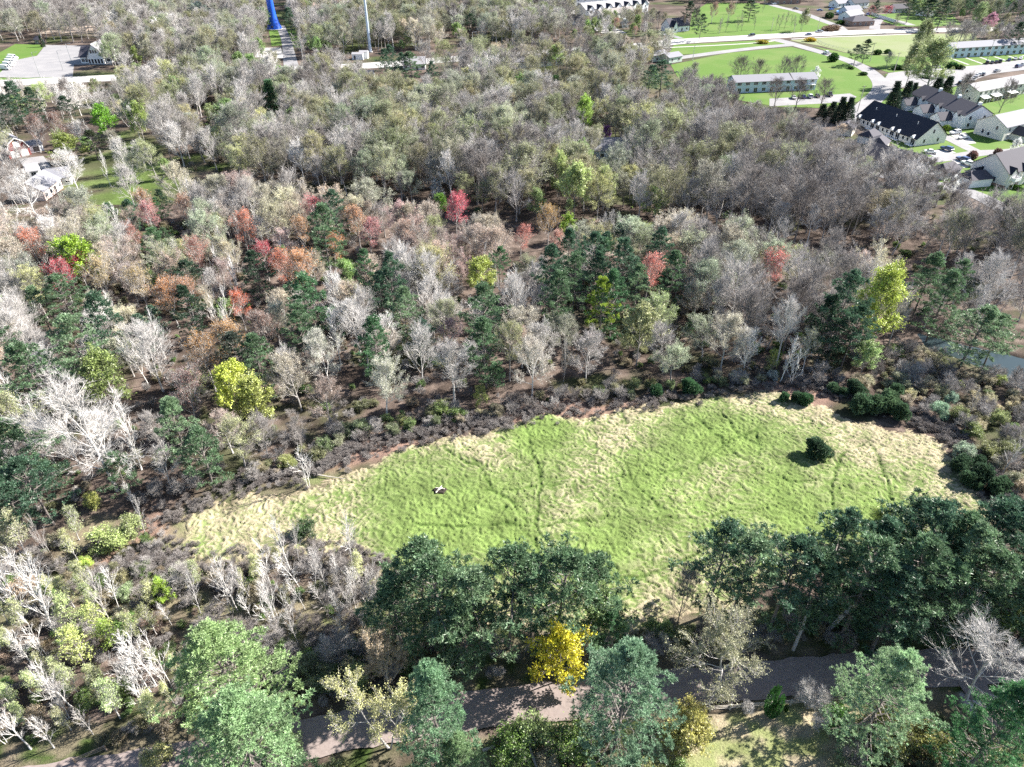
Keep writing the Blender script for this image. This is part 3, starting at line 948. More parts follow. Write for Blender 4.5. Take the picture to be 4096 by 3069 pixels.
# a snapped-off dead trunk
T = MB(); rg_ = np.random.default_rng(5)
T.tube(curve(rg_, [0, 0, -.2], [.05, 0, 1], 7, 6, .02, .05), np.linspace(.3, .17, 7), 7, cap=True)
C = MB()
for k in range(9):
    C.tube(curve(rg_, [rg_.uniform(0, .3), 0, 2 + k * .55], turn([0, 0, 1], R(rg_.uniform(50, 100)), k * 2.2), rg_.uniform(.6, 2), 3, 0, .15), [.05, .035, .025, .01], 4)
PROTO['snag'] = dict(trunk=T.mesh('trunk', [M_BARK[False]]), crown=C.mesh('crown', [M_BARK[False]]), H=7.0, R=1.0)

NAMES = {}


def plant(name, key, X, Y, H, tint, white=.2, rz=None, label=None, cat='tree', group=None, wide=1.0, lean=None, z=-.03, rg=random):
    """one plant: an Empty with its own trunk and crown objects"""
    pr = PROTO[key]
    s = H / pr['H']
    o = empty(name, (X, Y, z), rz if rz is not None else rg.uniform(0, 6.283))
    if lean: o.rotation_euler = (lean[0], lean[1], o.rotation_euler[2])
    else: o.rotation_euler = (rg.gauss(0, .025), rg.gauss(0, .025), o.rotation_euler[2])
    o.scale = (s * wide, s * wide, s)
    for part in ('trunk', 'crown') if 'shrub' not in name and 'bush' not in name and 'hedge' not in name else ('stem', 'foliage'):
        c = bpy.data.objects.new(part, pr['trunk' if part in ('trunk', 'stem') else 'crown'])
        c.parent = o
        c.color = tuple(tint) + (white,)
        COL.objects.link(c)
    tag(o, label, cat, group)
    return o
# ------------------------------------------------------------------ the trees one can pick out, each where it grows
CRIMSON, ORED, ORANGE, CORAL, HOT = (.46, .05, .07), (.58, .20, .11), (.60, .29, .11), (.66, .24, .19), (.68, .10, .15)
RUST, GOLD, LIME, PLIME, BRIGHT = (.24, .115, .08), (.46, .29, .09), (.38, .48, .06), (.42, .50, .20), (.17, .37, .03)
YELLOW, SAGE, CREAM, PINK, OLIVE = (.66, .60, .05), (.33, .36, .25), (.50, .45, .34), (.45, .34, .29), (.20, .22, .10)
PINE, PINE2, PINEB, DARKP, SPR = (.075, .145, .088), (.12, .20, .105), (.18, .27, .15), (.045, .085, .05), (.09, .19, .09)
RND = random.Random(7)
LAND = []        # (phrase, X, Y)
OCC = []         # (vx, vy, radius, depth): crowns that must stay in view
USED = []        # (X, Y, r)


def spot(v, H, frac):
    return G(v[0], v[1], H * frac)


# size read off the photograph where it matters: label -> (height, crown radius), None keeps what is given
FIX = {
    'huge light green willow': (26, 11), 'grey green tree at the left of the huge willow': (22, 6), 'grey green tree behind the huge willow': (24, 7), 'dark leafless vine clad': (13, 2.6), 'dark bare tree behind the long grey': (15, 8.0),
    'dark purple bare tree': (13, 6.3), 'bare tree third along': (14, 5.8), 'bare tree at the lawn end': (14, 5.8), 'bare tree before the long apartment, left': (14, 6.9), 'bare tree before the long apartment, right': (14, 6.9), 'bare round tree beside the small': (14, 7.5),
    'bare tree between the parking lot': (17, 5.5), 'bare tree in front of the white awnings': (16, 6.5), 'mauve bare tree beside': (9, 4.5), 'bare tree beside the small white house': (17, 5.5), 'spreading dark pine beside the curving': (11, 5), 'pointed dark pine touching the spreading': (13, 4),
    'dark round pine on the lawn': (14, 6.5), 'dark pine beside the small white house': (16, 5), 'dark pine behind the small white house': (18, 7), 'dark pointed spruce between': (15, 4), 'dark pine beyond the white fence': (19, 7.5), 'dark pine behind the pale green trees': (20, 7.5), 'dark pine at the top edge beyond': (17, 7),
    'dark pine at the right photo edge behind': (17, 6), 'reddish brown tree on the lawn': (15, 5), 'second reddish brown tree': (14, 4.5), 'tall grey green tree on the highway': (15, 4.5), 'light green tree behind the apartments': (18, 7), 'pink blossoming tree at the top right': (11, 6),
    'dark red ornamental': (10, 4), 'bright red ornamental': (9, 5), 'wide dark pine by the green sheds': (17, 8), 'dark pine touching the wide one': (13, 5.5), 'dark pine below the tall steel': (17, 5), 'second dark pine below': (16, 5), 'third dark pine below': (15, 4.5), 'green pine with drooping boughs': (16, 6),
    'lone dark pine by the highway': (15, 3.6), 'tall blue green pine at the left': (20, 5.5), 'dark pine behind the red barn': (17, 6), 'dark drooping spruce beside the blue': (16, 5), 'dark evergreen behind the wide olive': (13, 5), 'dark olive evergreen': (11, 4.5), 'dark pine beside the blue tower': (17, 5),
    'great white bare tree': (25, 12.2), 'great yellow green tree': (22, 6.2), 'tall massive dark pine': (23, 6), 'creek pine': (16, 6), 'layered pale green pine by the creek': (16, 6.5), 'low pale green pine touching': (13, 5), 'big spreading olive': (16, 8), 'pale yellow budding tree with open': (17, 5.6),
    'tall bushy pine overhanging': (22, 6), 'narrow pine with tufted': (22, 4.2), 'broad yellow green tipped pine': (22, 6.8), 'broad pine in front of the bend': (20, 6.8), 'pale green pine with open boughs': (19, 5.2), 'green pine at the lower right': (19, 4.6), 'large grey bare tree overhanging': (17, 10),
    'yellow lime tree on the forest edge': (15, 5.2), 'vivid yellow blossoming': (12.5, 4.3), 'bright green leafy tree on': (16, 6), 'tall yellowish green tree beside': (17, 5), 'wide olive green tree in front': (12, 7), 'lime green spreading tree': (15, 7), 'lime green oval tree': (17, 5.2),
    'tall pale lime tree, slimmer': (19, 4), 'pale lime tree with visible': (19, 6), 'broad pale green pine left': (19, 6.5), 'broad dark green pine behind the great': (18, 6), 'tall feathery green pine': (18, 5.2), 'bright green pointed spruce': (15, 5),
    'dark spruce, tallest': (13, 3.6), 'dark spruce, middle': (12, 3.4), 'dark spruce, shortest': (9, 2.8), 'broad dark spruce behind': (11, 4), 'broad dark spruce touching': (11, 4), 'dark spruce nearest the light pole': (11, 3.2), 'dark spruce second from': (11, 3.2), 'dark spruce third from': (8, 3), 'low dark spruce at the end': (6, 3),
    'tall pale fan shaped': (20, 6), 'pale bare tree left of the tall': (20, 6), 'light grey bare tree over the homestead': (18, 7), 'pinkish grey spreading bare': (14, 8.5), 'large white bare tree beside the pinkish': (18, 8.5), 'white bare fan shaped tree in front': (16, 6.5), 'grey bare tree right of the light': (17, 6),
    'grey bare tree over the sunny': (15, 5.5), 'grey brown fan shaped': (17, 6), 'pale pinkish budding tree': (15, 4.6), 'light grey bare tree with many fine': (16, 4.6), 'silvery budding tree': (15, 5), 'yellow flowering': (None, None),
    'round clipped dark green bush': (5, 3), 'small reddish round tree on the lane': (3.6, 2), 'small reddish tree by the right lane': (3, 2),
}


def mark(name, key, v, H, tint, label, phrase=None, frac=.72, white=.2, cat='tree', wide=1.0, vis=.75, **kw):
    for k_, (h_, r_) in FIX.items():
        if h_ and label.startswith(k_):
            H = h_; wide = r_ * PROTO[key]['H'] / (H * PROTO[key]['R'])
    if key[:4] in ('pine', 'mapl', 'leaf', 'bud0', 'bud1', 'bud2', 'bud3', 'bud4') and wide <= 1.2 and not any(label.startswith(k_) for k_ in FIX): wide *= 1.22
    X, Y = spot(v, H, frac)
    o = plant(name, key, X, Y, H, tint, white, label=label, cat=cat, wide=wide, rg=RND, **kw)
    if phrase: LAND.append((phrase, X, Y))
    rr = PROTO[key]['R'] * H / PROTO[key]['H'] * wide
    px = PV(X, Y, H * frac)
    if vis: OCC.append((px[0], px[1], rr * VF / px[2] * vis, px[2]))
    USED.append((X, Y, min(rr * .55, 4)))
    return o


def at_(x, y, off): return (off[0] + x / 3.0, off[1] + y / 3.0)


O1, O2, O3, O4, O5, O6 = (0, 0), (737.3, 0), (1474.7, 0), (0, 552.2), (737.3, 552.2), (1474.7, 552.2)
O7, O8, O9 = (0, 1104.4), (737.3, 1104.4), (1474.7, 1104.4)

# --- red, orange and golden maples
for (v, H, t, key, lab, ph) in (
    (at_(380, 95, O4), 15, CRIMSON, 'maple0', 'deep crimson maple with a wide crown below the lime tree', 'deep crimson maple'),
    (at_(505, 45, O4), 12, CRIMSON, 'maple1', 'small crimson maple touching the wide deep crimson one', None),
    (at_(195, 1555, O1), 15, ORED, 'maple2', 'rust red maple between bare trees, nearest the left photo edge', 'rust red maple'),
    (at_(1560, 1430, O1), 15, ORED, 'maple0', 'round orange red maple among pale bare trees at the top of the front wood', 'round orange red maple'),
    (at_(2030, 1315, O1), 14, (.56, .14, .16), 'maple1', 'crimson pink maple just behind the dark pine clump', 'crimson pink maple'),
    (at_(1950, 40, O4), 16, ORANGE, 'maple2', 'large bright orange maple in the middle of the left wood', 'large bright orange maple'),
    (at_(1800, 30, O4), 14, ORED, 'maple0', 'orange maple touching the large bright orange one', None),
    (at_(1080, 220, O4), 14, ORANGE, 'maple1', 'tall narrow orange maple beside a dark pine', 'tall narrow orange maple'),
    (at_(1190, 210, O4), 13, (.42, .2, .09), 'maple2', 'tan orange maple behind the small dark pine', None),
    (at_(1540, 290, O4), 11, (.56, .14, .06), 'maple0', 'small fiery red maple above white bare branches', 'small fiery red maple'),
    (at_(1240, 1590, O1), 15, (.40, .17, .12), 'maple1', 'brownish orange maple with a broad hazy crown', 'hazy brownish orange maple'),
    (at_(1700, 1620, O1), 12, CRIMSON, 'maple2', 'small dark crimson maple beside the orange pair', 'small dark crimson maple'),
    (at_(735, 1325, O2), 15, HOT, 'maple0', 'hot pink red maple standing at the gap between the woods', 'hot pink maple'),
    (at_(1990, 50, O5), 16, CORAL, 'maple1', 'coral red maple among the cluster of dark pines', 'coral maple among pines'),
    (at_(610, 45, O6), 15, (.66, .22, .19), 'maple2', 'coral pink maple over grey bare trees right of the pines', 'coral pink maple'),
    (at_(1160, 1510, O2), 11, (.60, .22, .17), 'maple0', 'small salmon maple near the pointed green pine', 'small salmon maple'),
    (at_(1385, 1525, O2), 10, (.55, .27, .2), 'maple1', 'faint salmon sapling above the pine cluster', None),
    (at_(1340, 1395, O2), 14, GOLD, 'maple2', 'golden orange maple in the dark gap between the woods', 'golden orange maple'),
    (at_(95, 1390, O2), 14, (.52, .26, .12), 'maple0', 'amber maple right of the dark pine clump', 'amber maple'),
    (at_(2140, 1560, O1), 13, (.54, .25, .08), 'maple1', 'glowing orange maple below the dark pine clump', 'glowing orange maple'),
    (at_(1950, 1465, O1), 13, (.48, .27, .12), 'maple2', 'golden orange maple left of the dark pine clump', None),
    (at_(170, 1480, O2), 13, (.55, .22, .22), 'maple0', 'dusty pink maple near the amber maple', None),
    (at_(940, 1360, O1), 13, (.55, .2, .2), 'maple1', 'rose pink maple behind white bare trees', 'rose pink maple'),
    (at_(930, 1290, O1), 13, (.45, .25, .12), 'maple2', 'apricot maple behind the rose pink maple', None),
    (at_(1170, 1320, O1), 12, (.46, .25, .15), 'maple0', 'pale apricot maple near a yellowish budding crown', None),
    (at_(865, 1490, O1), 12, (.38, .14, .1), 'maple1', 'small dull red maple beside white birches', None),
    (at_(1310, 590, O4), 15, (.36, .2, .07), 'maple2', 'golden brown tree leaning among bare trunks', 'golden brown leaning tree'),
    (at_(1490, 490, O4), 15, (.44, .25, .09), 'maple0', 'rust gold tree above the golden brown leaning tree', None),
    (at_(640, 75, O4), 15, (.42, .33, .16), 'maple1', 'tan golden round crowned tree beside the deep crimson maple', None),
    (at_(900, 140, O4), 14, (.42, .32, .15), 'maple2', 'tan golden tree between a white bare tree and a pine', 'tan golden tree'),
    (at_(190, 800, O1), 15, RUST, 'maple0', 'copper brown tree by the red barn', 'copper brown tree'),
    (at_(330, 780, O1), 15, RUST, 'maple1', 'copper brown tree farther from the red barn', None),
    (at_(1170, 830, O4), 15, (.20, .115, .10), 'maple2', 'mauve brown tree with dark trunks beside the yellow lime tree', 'mauve brown tree'),
    (at_(1700, 430, O4), 14, (.22, .13, .10), 'maple0', 'reddish brown tree among pines', None),
    (at_(1240, 55, O3), 11, (.35, .02, .05), 'maple1', 'dark red ornamental tree beside a dark spruce', None),
    (at_(1325, 55, O3), 12, (.45, .02, .06), 'maple2', 'bright red ornamental tree by the long white fence', 'bright red tree'),
    (at_(200, 45, O3), 14, (.32, .17, .12), 'maple0', 'reddish brown tree on the lawn across the highway', None),
    (at_(300, 45, O3), 13, (.30, .16, .11), 'maple1', 'second reddish brown tree on the lawn across the highway', None),
    (at_(1720, 835, O2), 7, (.26, .08, .36), 'round', 'purple blossoming redbud beside the house in the wood', 'purple redbud'),
    (at_(2010, 105, O3), 10, (.46, .24, .32), 'round', 'pink blossoming tree at the top right corner', None),
    (at_(1780, 140, O2), 11, (.42, .2, .13), 'maple2', 'rusty tree beside the gabled row of houses', None),
    (at_(1900, 190, O2), 9, (.40, .2, .13), 'maple0', 'low rusty tree by the white blossoming tree', None),
):
    mark('maple_tree', key, v, H, t, lab, ph, white=.5)

# --- fresh green and yellow trees
for (name, v, H, t, key, lab, ph, kw) in (
    ('green_tree', at_(650, 740, O1), 15, BRIGHT, 'leafy0', 'bright green leafy tree on the lawn near the barn', 'bright green leafy tree', {}),
    ('green_tree', at_(880, 730, O1), 17, (.26, .34, .09), 'leafy1', 'tall yellowish green tree beside the bright green one', 'tall yellowish green tree', {}),
    ('green_tree', at_(400, 910, O1), 12, (.22, .27, .07), 'leafy2', 'wide olive green tree in front of the red barn', None, {}),
    ('green_tree', at_(470, 1620, O1), 15, (.28, .42, .05), 'leafy0', 'lime green spreading tree above the deep crimson maple', 'lime spreading tree', {'wide': 1.2}),
    ('green_tree', at_(1600, 690, O2), 16, (.33, .48, .10), 'leafy1', 'lime green oval tree alone among dark bare trees', 'lime oval tree', {}),
    ('green_tree', at_(1420, 1050, O2), 18, PLIME, 'leafy2', 'tall pale lime tree, slimmer of the pair in the back wood', None, {'wide': .8}),
    ('green_tree', at_(1520, 1150, O2), 17, PLIME, 'leafy0', 'pale lime tree with visible forked trunk in the back wood', 'pale lime forked tree', {'wide': .9}),
    ('green_tree', at_(1320, 200, O6), 21, (.42, .50, .10), 'bigleaf', 'great yellow green tree beside the tall dark pine', 'great yellow green tree', {'wide': .95}),
    ('green_tree', at_(1450, 800, O4), 14, (.50, .56, .10), 'leafy1', 'yellow lime tree on the forest edge above the clearing', 'yellow lime tree', {}),
    ('green_tree', at_(1620, 860, O4), 13, (.42, .46, .14), 'leafy2', 'pale yellow tree half covered by budding branches', None, {'vis': .4}),
    ('yellow_tree', at_(1420, 870, O8), 9.5, YELLOW, 'round', 'vivid yellow blossoming round tree beside the dirt road', 'vivid yellow tree', {'frac': .64}),
    ('green_tree', at_(1040, 495, O7), 5.5, (.30, .44, .06), 'round', 'small lime green tree in the scrub by the grass path', 'small lime tree', {'frac': .58}),
    ('green_tree', at_(1210, 610, O6), 9, (.36, .48, .20), 'leafy0', 'pale mint green tree in the grey brush', 'pale mint tree', {}),
    ('green_tree', at_(860, 80, O5), 13, (.36, .42, .10), 'leafy1', 'yellow green tree over grey crowns left of the pines', None, {}),
    ('green_tree', at_(900, 890, O5), 5.5, (.34, .38, .12), 'round', 'low yellowish tree on the dark forest edge', 'low yellowish edge tree', {'frac': .6}),
    ('green_tree', at_(600, 660, O7), 9, (.46, .52, .18), 'slimleaf0', 'slender yellow green sapling, upper of the leaning pair', 'leaning yellow green saplings', {'wide': 1.4}),
    ('green_tree', at_(450, 840, O7), 9, (.48, .54, .18), 'slimleaf1', 'slender yellow green sapling, lower of the leaning pair', None, {'wide': 1.4}),
    ('green_tree', at_(400, 600, O7), 9, (.42, .50, .22), 'slimleaf0', 'pale green sapling in front of white birches', None, {'wide': 1.3}),
    ('green_tree', at_(690, 760, O7), 7, (.30, .42, .08), 'slimleaf1', 'lime sapling beside the shadowed clearing', None, {'wide': 1.6}),
    ('green_tree', at_(870, 330, O1), 11, (.30, .38, .12), 'leafy2', 'yellow green tree beside the commercial house', None, {}),
    ('green_tree', at_(590, 640, O6), 7.5, (.30, .36, .08), 'slimleaf0', 'narrow yellow green tree beside the white birches', None, {'wide': 1.3}),
    ('green_tree', at_(690, 720, O4), 15, (.22, .28, .09), 'leafy1', 'olive green rounded tree behind the great white bare tree', 'olive rounded tree', {}),
    ('green_tree', at_(1350, 710, O1), 10, (.3, .36, .16), 'leafy0', 'light green tree at a gap in the grey wood', None, {}),
    ('green_tree', at_(1660, 330, O3), 17, (.30, .36, .16), 'bigleaf', 'huge light green willow on the lawn by the apartments', 'huge light green willow', {'wide': 1.05}),
    ('green_tree', at_(1510, 340, O3), 15, (.27, .30, .15), 'leafy2', 'grey green tree at the left of the huge willow', None, {}),
    ('green_tree', at_(1560, 200, O3), 14, (.22, .26, .12), 'leafy1', 'grey green tree behind the huge willow', None, {}),
    ('green_tree', at_(1470, 1425, O2), 9, (.26, .40, .05), 'leafy2', 'fresh green tree right of the golden orange maple', None, {}),
    ('green_tree', at_(640, 1290, O2), 8, (.13, .27, .03), 'leafy0', 'green tree under the white blossom in the dark gap', None, {}),
    ('green_tree', at_(1945, 430, O5), 15, (.36, .38, .19), 'leafy1', 'olive cream tall budding tree right of the lime pine', 'olive cream tree', {'wide': .9}),
    ('green_tree', at_(1690, 560, O1), 6, (.2, .3, .06), 'leafy2', 'weeping pale green tree by the bright spruce', None, {}),
    ('green_tree', at_(1930, 60, O3), 14, (.26, .34, .16), 'leafy0', 'light green tree behind the apartments at the top', None, {}),
    ('green_tree', at_(790, 90, O3), 14, (.24, .26, .14), 'leafy1', 'tall grey green tree on the highway lawn', None, {}),
    ('green_tree', at_(1690, 590, O8), 11, (.24, .34, .14), 'leafy2', 'soft green tree at the meadow end of the pine row', None, {'vis': .3}),
    ('green_tree', at_(1300, 20, O9), 8, (.36, .44, .14), 'leafy0', 'yellowish tree behind the pine row at the meadow corner', None, {'vis': .4}),
):
    mark(name, key, v, H, t, lab, ph, white=.3, **kw)
for (v, H, lab) in ((at_(1835, 145, O2), 8, 'white blossoming tree beside the gabled row of houses'), (at_(865, 460, O3), 7, 'white blossoming tree at the end of the apartment roof'),
                    (at_(1750, 1185, O3), 7, 'white blossoming tree hiding the two small garages'), (at_(2170, 935, O3), 7, 'white blossoming tree beside the tan house'),
                    (at_(620, 1205, O2), 8, 'white blossoming tree in the dark gap left of the hot pink maple'), (at_(1120, 1155, O9), 4.5, 'white and green flowering bush beside the dirt road')):
    mark('blossom_tree', 'round', v, H, (.75, .76, .74) if 'green' not in lab else (.55, .68, .40), lab, lab[:24].rsplit(' ', 1)[0] if False else None, frac=.6, white=.4)

# --- pines, spruces
pn = 0
PINES = []
for (v, H, t, lab, ph, wide) in (
    (at_(2090, 1470, O1), 21, PINE2, 'dark green pine clump tree standing before the crimson pink maple', 'dark pine clump', 1.0),
    (at_(2150, 1350, O1), 18, PINE, 'dark pine behind the larger one by the crimson pink maple', None, .9),
    (at_(1655, 70, O4), 14, DARKP, 'small dark pine beside the orange maples', None, 1.0),
    (at_(1190, 120, O4), 13, DARKP, 'small dark flat topped pine beside the tan golden tree', None, 1.1),
    (at_(1210, 310, O4), 15, DARKP, 'dark rounded pine in front of the tall narrow orange maple', 'dark rounded pine', 1.0),
    (at_(660, 380, O4), 19, PINE, 'dark layered pine with a leaning pale trunk', 'dark layered pine', .9),
    (at_(480, 540, O4), 19, PINEB, 'broad pale green pine left of the dark layered pine', 'broad pale green pine', 1.2),
    (at_(200, 720, O4), 18, PINE2, 'broad dark green pine behind the great white bare tree', None, 1.2),
    (at_(390, 230, O4), 15, PINE2, 'flat topped pine under the deep crimson maple', None, 1.0),
    (at_(240, 290, O4), 13, PINEB, 'hazy green pine left of the flat topped pine', None, 1.0),
    (at_(1960, 250, O4), 18, SPR, 'tall feathery green pine among white bare trees', 'tall feathery pine', 1.1),
    (at_(1930, 420, O4), 15, PINE2, 'feathery green pine in front of the taller one', None, 1.0),
    (at_(1650, 640, O4), 15, PINE2, 'dull green pine behind the yellow lime tree', None, 1.0),
    (at_(1530, 600, O4), 14, (.06, .08, .06), 'grey green ragged pine behind the yellow lime tree', None, 1.0),
    (at_(1130, 1080, O4), 17, PINEB, 'pale tipped pine on the forest edge beside the yellow lime tree', 'pale tipped edge pine', .95),
    (at_(1290, 1230, O4), 14, PINE2, 'dense pine below the pale tipped edge pine', None, 1.1),
    (at_(750, 1370, O4), 11, PINE2, 'small green pine under the great white bare tree', None, 1.0),
    (at_(80, 1230, O4), 17, PINE2, 'green pine at the photo edge left of the great white bare tree', None, 1.1),
    (at_(180, 1440, O4), 15, PINE, 'dark pine under the trunk of the great white bare tree', None, 1.1),
    (at_(40, 1530, O4), 14, PINE, 'dark pine at the photo edge above the scrub', None, 1.0),
    (at_(310, 110, O5), 19, PINE, 'narrow dark pine in the middle of the front wood', 'narrow dark pine', .8),
    (at_(250, 220, O5), 15, PINE, 'lower dark pine beside the narrow dark pine', None, .9),
    (at_(400, 330, O5), 16, PINEB, 'pale tipped bushy pine in the front wood', 'pale tipped bushy pine', 1.0),
    (at_(920, 330, O5), 18, PINE2, 'layered pine above another in the middle of the front wood', 'layered pine pair', .95),
    (at_(930, 540, O5), 18, PINE2, 'tall layered pine with bare stem below the other of the pair', None, .95),
    (at_(205, 530, O5), 17, SPR, 'leaning green pine between grey crowns', 'leaning green pine', .9),
    (at_(150, 60, O5), 15, SPR, 'slim green pine at the back of the front wood', None, .8),
    (at_(1000, 740, O5), 7, SPR, 'small low pine on the dark forest edge', None, 1.3),
    (at_(1020, 30, O5), 13, SPR, 'pointed green pine near the small salmon maple', 'pointed green pine', .7),
    (at_(1350, 60, O5), 19, PINE, 'dark pine, left end of the pine cluster', 'pine cluster', .85),
    (at_(1390, 220, O5), 17, PINE2, 'broad pine at the lower left of the pine cluster', None, 1.0),
    (at_(1510, 120, O5), 18, PINE2, 'pine in the middle of the pine cluster', None, .85),
    (at_(1480, -50, O5), 18, PINE, 'pine at the top left of the pine cluster', None, .8),
    (at_(1640, -20, O5), 19, PINE, 'pine at the top middle of the pine cluster', None, .8),
    (at_(1660, 80, O5), 16, PINE, 'pine behind the yellow green pine', None, .8),
    (at_(1840, 20, O5), 20, PINE, 'tall pine at the top right of the pine cluster', None, .9),
    (at_(1690, 260, O5), 17, (.30, .40, .06), 'yellow green pine glowing in front of dark pines', 'yellow green pine', .8),
    (at_(1770, 220, O5), 18, SPR, 'green pine just right of the yellow green pine', None, .8),
    (at_(1910, 180, O5), 16, PINEB, 'bluish pale pine below the coral maple', None, .75),
    (at_(2150, 100, O5), 18, PINE2, 'pine right of the coral maple', None, .85),
    (at_(2060, -60, O5), 18, PINE, 'dark pine behind the coral maple', None, .9),
    (at_(1060, 280, O6), 22, PINE, 'tall massive dark pine left of the great yellow green tree', 'tall massive dark pine', 1.05),
    (at_(960, 400, O6), 17, DARKP, 'dark pine leaning against the massive one', None, .9),
    (at_(1120, 440, O6), 16, PINE, 'pine in front of the massive dark pine', None, .9),
    (at_(1590, 120, O6), 19, PINE2, 'pine with long flat boughs right of the great yellow green tree', 'flat boughed pine', .95),
    (at_(1710, 230, O6), 18, PINE2, 'pine in front of the flat boughed pine', None, 1.0),
    (at_(1780, 130, O6), 15, PINE2, 'smaller pine behind the flat boughed pine', None, .9),
    (at_(1920, 440, O6), 17, PINEB, 'layered pale green pine by the creek water', 'creek pine', 1.2),
    (at_(2060, 480, O6), 14, PINEB, 'low pale green pine touching the creek pine', None, 1.2),
    (at_(60, 430, O6), 8, SPR, 'small dark green juniper under grey trees', None, .9),
    (at_(90, 620, O1), 20, PINE, 'tall blue green pine at the left photo edge by the barn', 'blue green barn pine', 1.0),
    (at_(30, 700, O1), 17, DARKP, 'dark pine behind the red barn', None, 1.1),
    (at_(190, 640, O1), 16, DARKP, 'dark drooping spruce beside the blue green pine', None, .9),
    (at_(430, 680, O1), 13, DARKP, 'dark evergreen behind the wide olive green tree', None, 1.2),
    (at_(590, 900, O1), 11, (.06, .08, .04), 'dark olive evergreen beside the bright green tree trunk', None, 1.2),
    (at_(1870, 100, O1), 17, PINE, 'dark pine beside the blue tower drive', 'pine by the blue tower', .9),
    (at_(270, 380, O2), 16, PINE, 'dark pine below the tall steel mast', 'pines below the mast', 1.0),
    (at_(330, 350, O2), 15, PINE, 'second dark pine below the tall steel mast', None, 1.0),
    (at_(390, 400, O2), 14, PINE, 'third dark pine below the tall steel mast', None, .9),
    (at_(450, 395, O2), 15, PINE2, 'green pine with drooping boughs right of the mast', None, 1.0),
    (at_(585, 455, O2), 14, PINE, 'lone dark pine by the highway', None, .9),
    (at_(2080, 460, O2), 16, PINE, 'wide dark pine by the green sheds', 'wide dark shed pine', 1.35),
    (at_(2000, 470, O2), 13, PINE, 'dark pine touching the wide one by the green sheds', None, 1.2),
    (at_(1130, 330, O3), 9, DARKP, 'spreading dark pine beside the curving road', 'spreading dark pine', 1.5),
    (at_(1190, 300, O3), 10, DARKP, 'pointed dark pine touching the spreading one', None, 1.1),
    (at_(440, 40, O3), 15, DARKP, 'dark round pine on the lawn across the highway', None, 1.2),
    (at_(120, 140, O3), 15, DARKP, 'dark pine beside the small white house', None, 1.1),
    (at_(60, 60, O3), 16, DARKP, 'dark pine behind the small white house', None, 1.2),
    (at_(1255, 45, O3), 14, DARKP, 'dark pointed spruce between the red trees', None, .9),
    (at_(1600, 40, O3), 17, DARKP, 'dark pine beyond the white fence', None, 1.1),
    (at_(1690, 50, O3), 17, DARKP, 'dark pine behind the pale green trees', None, 1.1),
    (at_(1480, 30, O3), 15, DARKP, 'dark pine at the top edge beyond the white fence', None, 1.2),
    (at_(2180, 200, O3), 14, DARKP, 'dark pine at the right photo edge behind the apartments', None, 1.1),
    (at_(830, 130, O2), 14, DARKP, 'shadowed pine in the wood beyond the highway', None, 1.4),
    (at_(700, 110, O2), 13, DARKP, 'shadowed pine left of another in the far wood', None, 1.4),
):
    far = v[1] < 330
    mark('pine_tree', f'pine{pn % 5}', v, H, t, lab, ph, frac=.70, white=.1, wide=wide, vis=.7)
    pn += 1
for (v, H, lab) in ((at_(1740, 610, O1), 15, 'bright green pointed spruce by the highway'), (at_(1380, 610, O3), 13, 'dark spruce, tallest of three by the townhouse'), (at_(1445, 600, O3), 12, 'dark spruce, middle of three by the townhouse'),
                    (at_(1495, 590, O3), 9, 'dark spruce, shortest of three by the townhouse'), (at_(1650, 570, O3), 10, 'broad dark spruce behind the townhouse'), (at_(1705, 560, O3), 10, 'broad dark spruce touching another behind the townhouse'),
                    (at_(1080, 705, O3), 10, 'dark spruce nearest the light pole by the curving road'), (at_(1025, 700, O3), 10, 'dark spruce second from the light pole'),
                    (at_(965, 710, O3), 8, 'dark spruce third from the light pole'), (at_(910, 715, O3), 6, 'low dark spruce at the end of the row by the light pole'), (at_(265, 260, O1), 7, 'dark pointed evergreen at the corner of the van lawn')):
    mark('spruce_tree', f'spruce{pn % 2}', v, H, SPR if 'bright' in lab else (.03, .06, .035), lab, None, frac=.55, white=.1)
    pn += 1
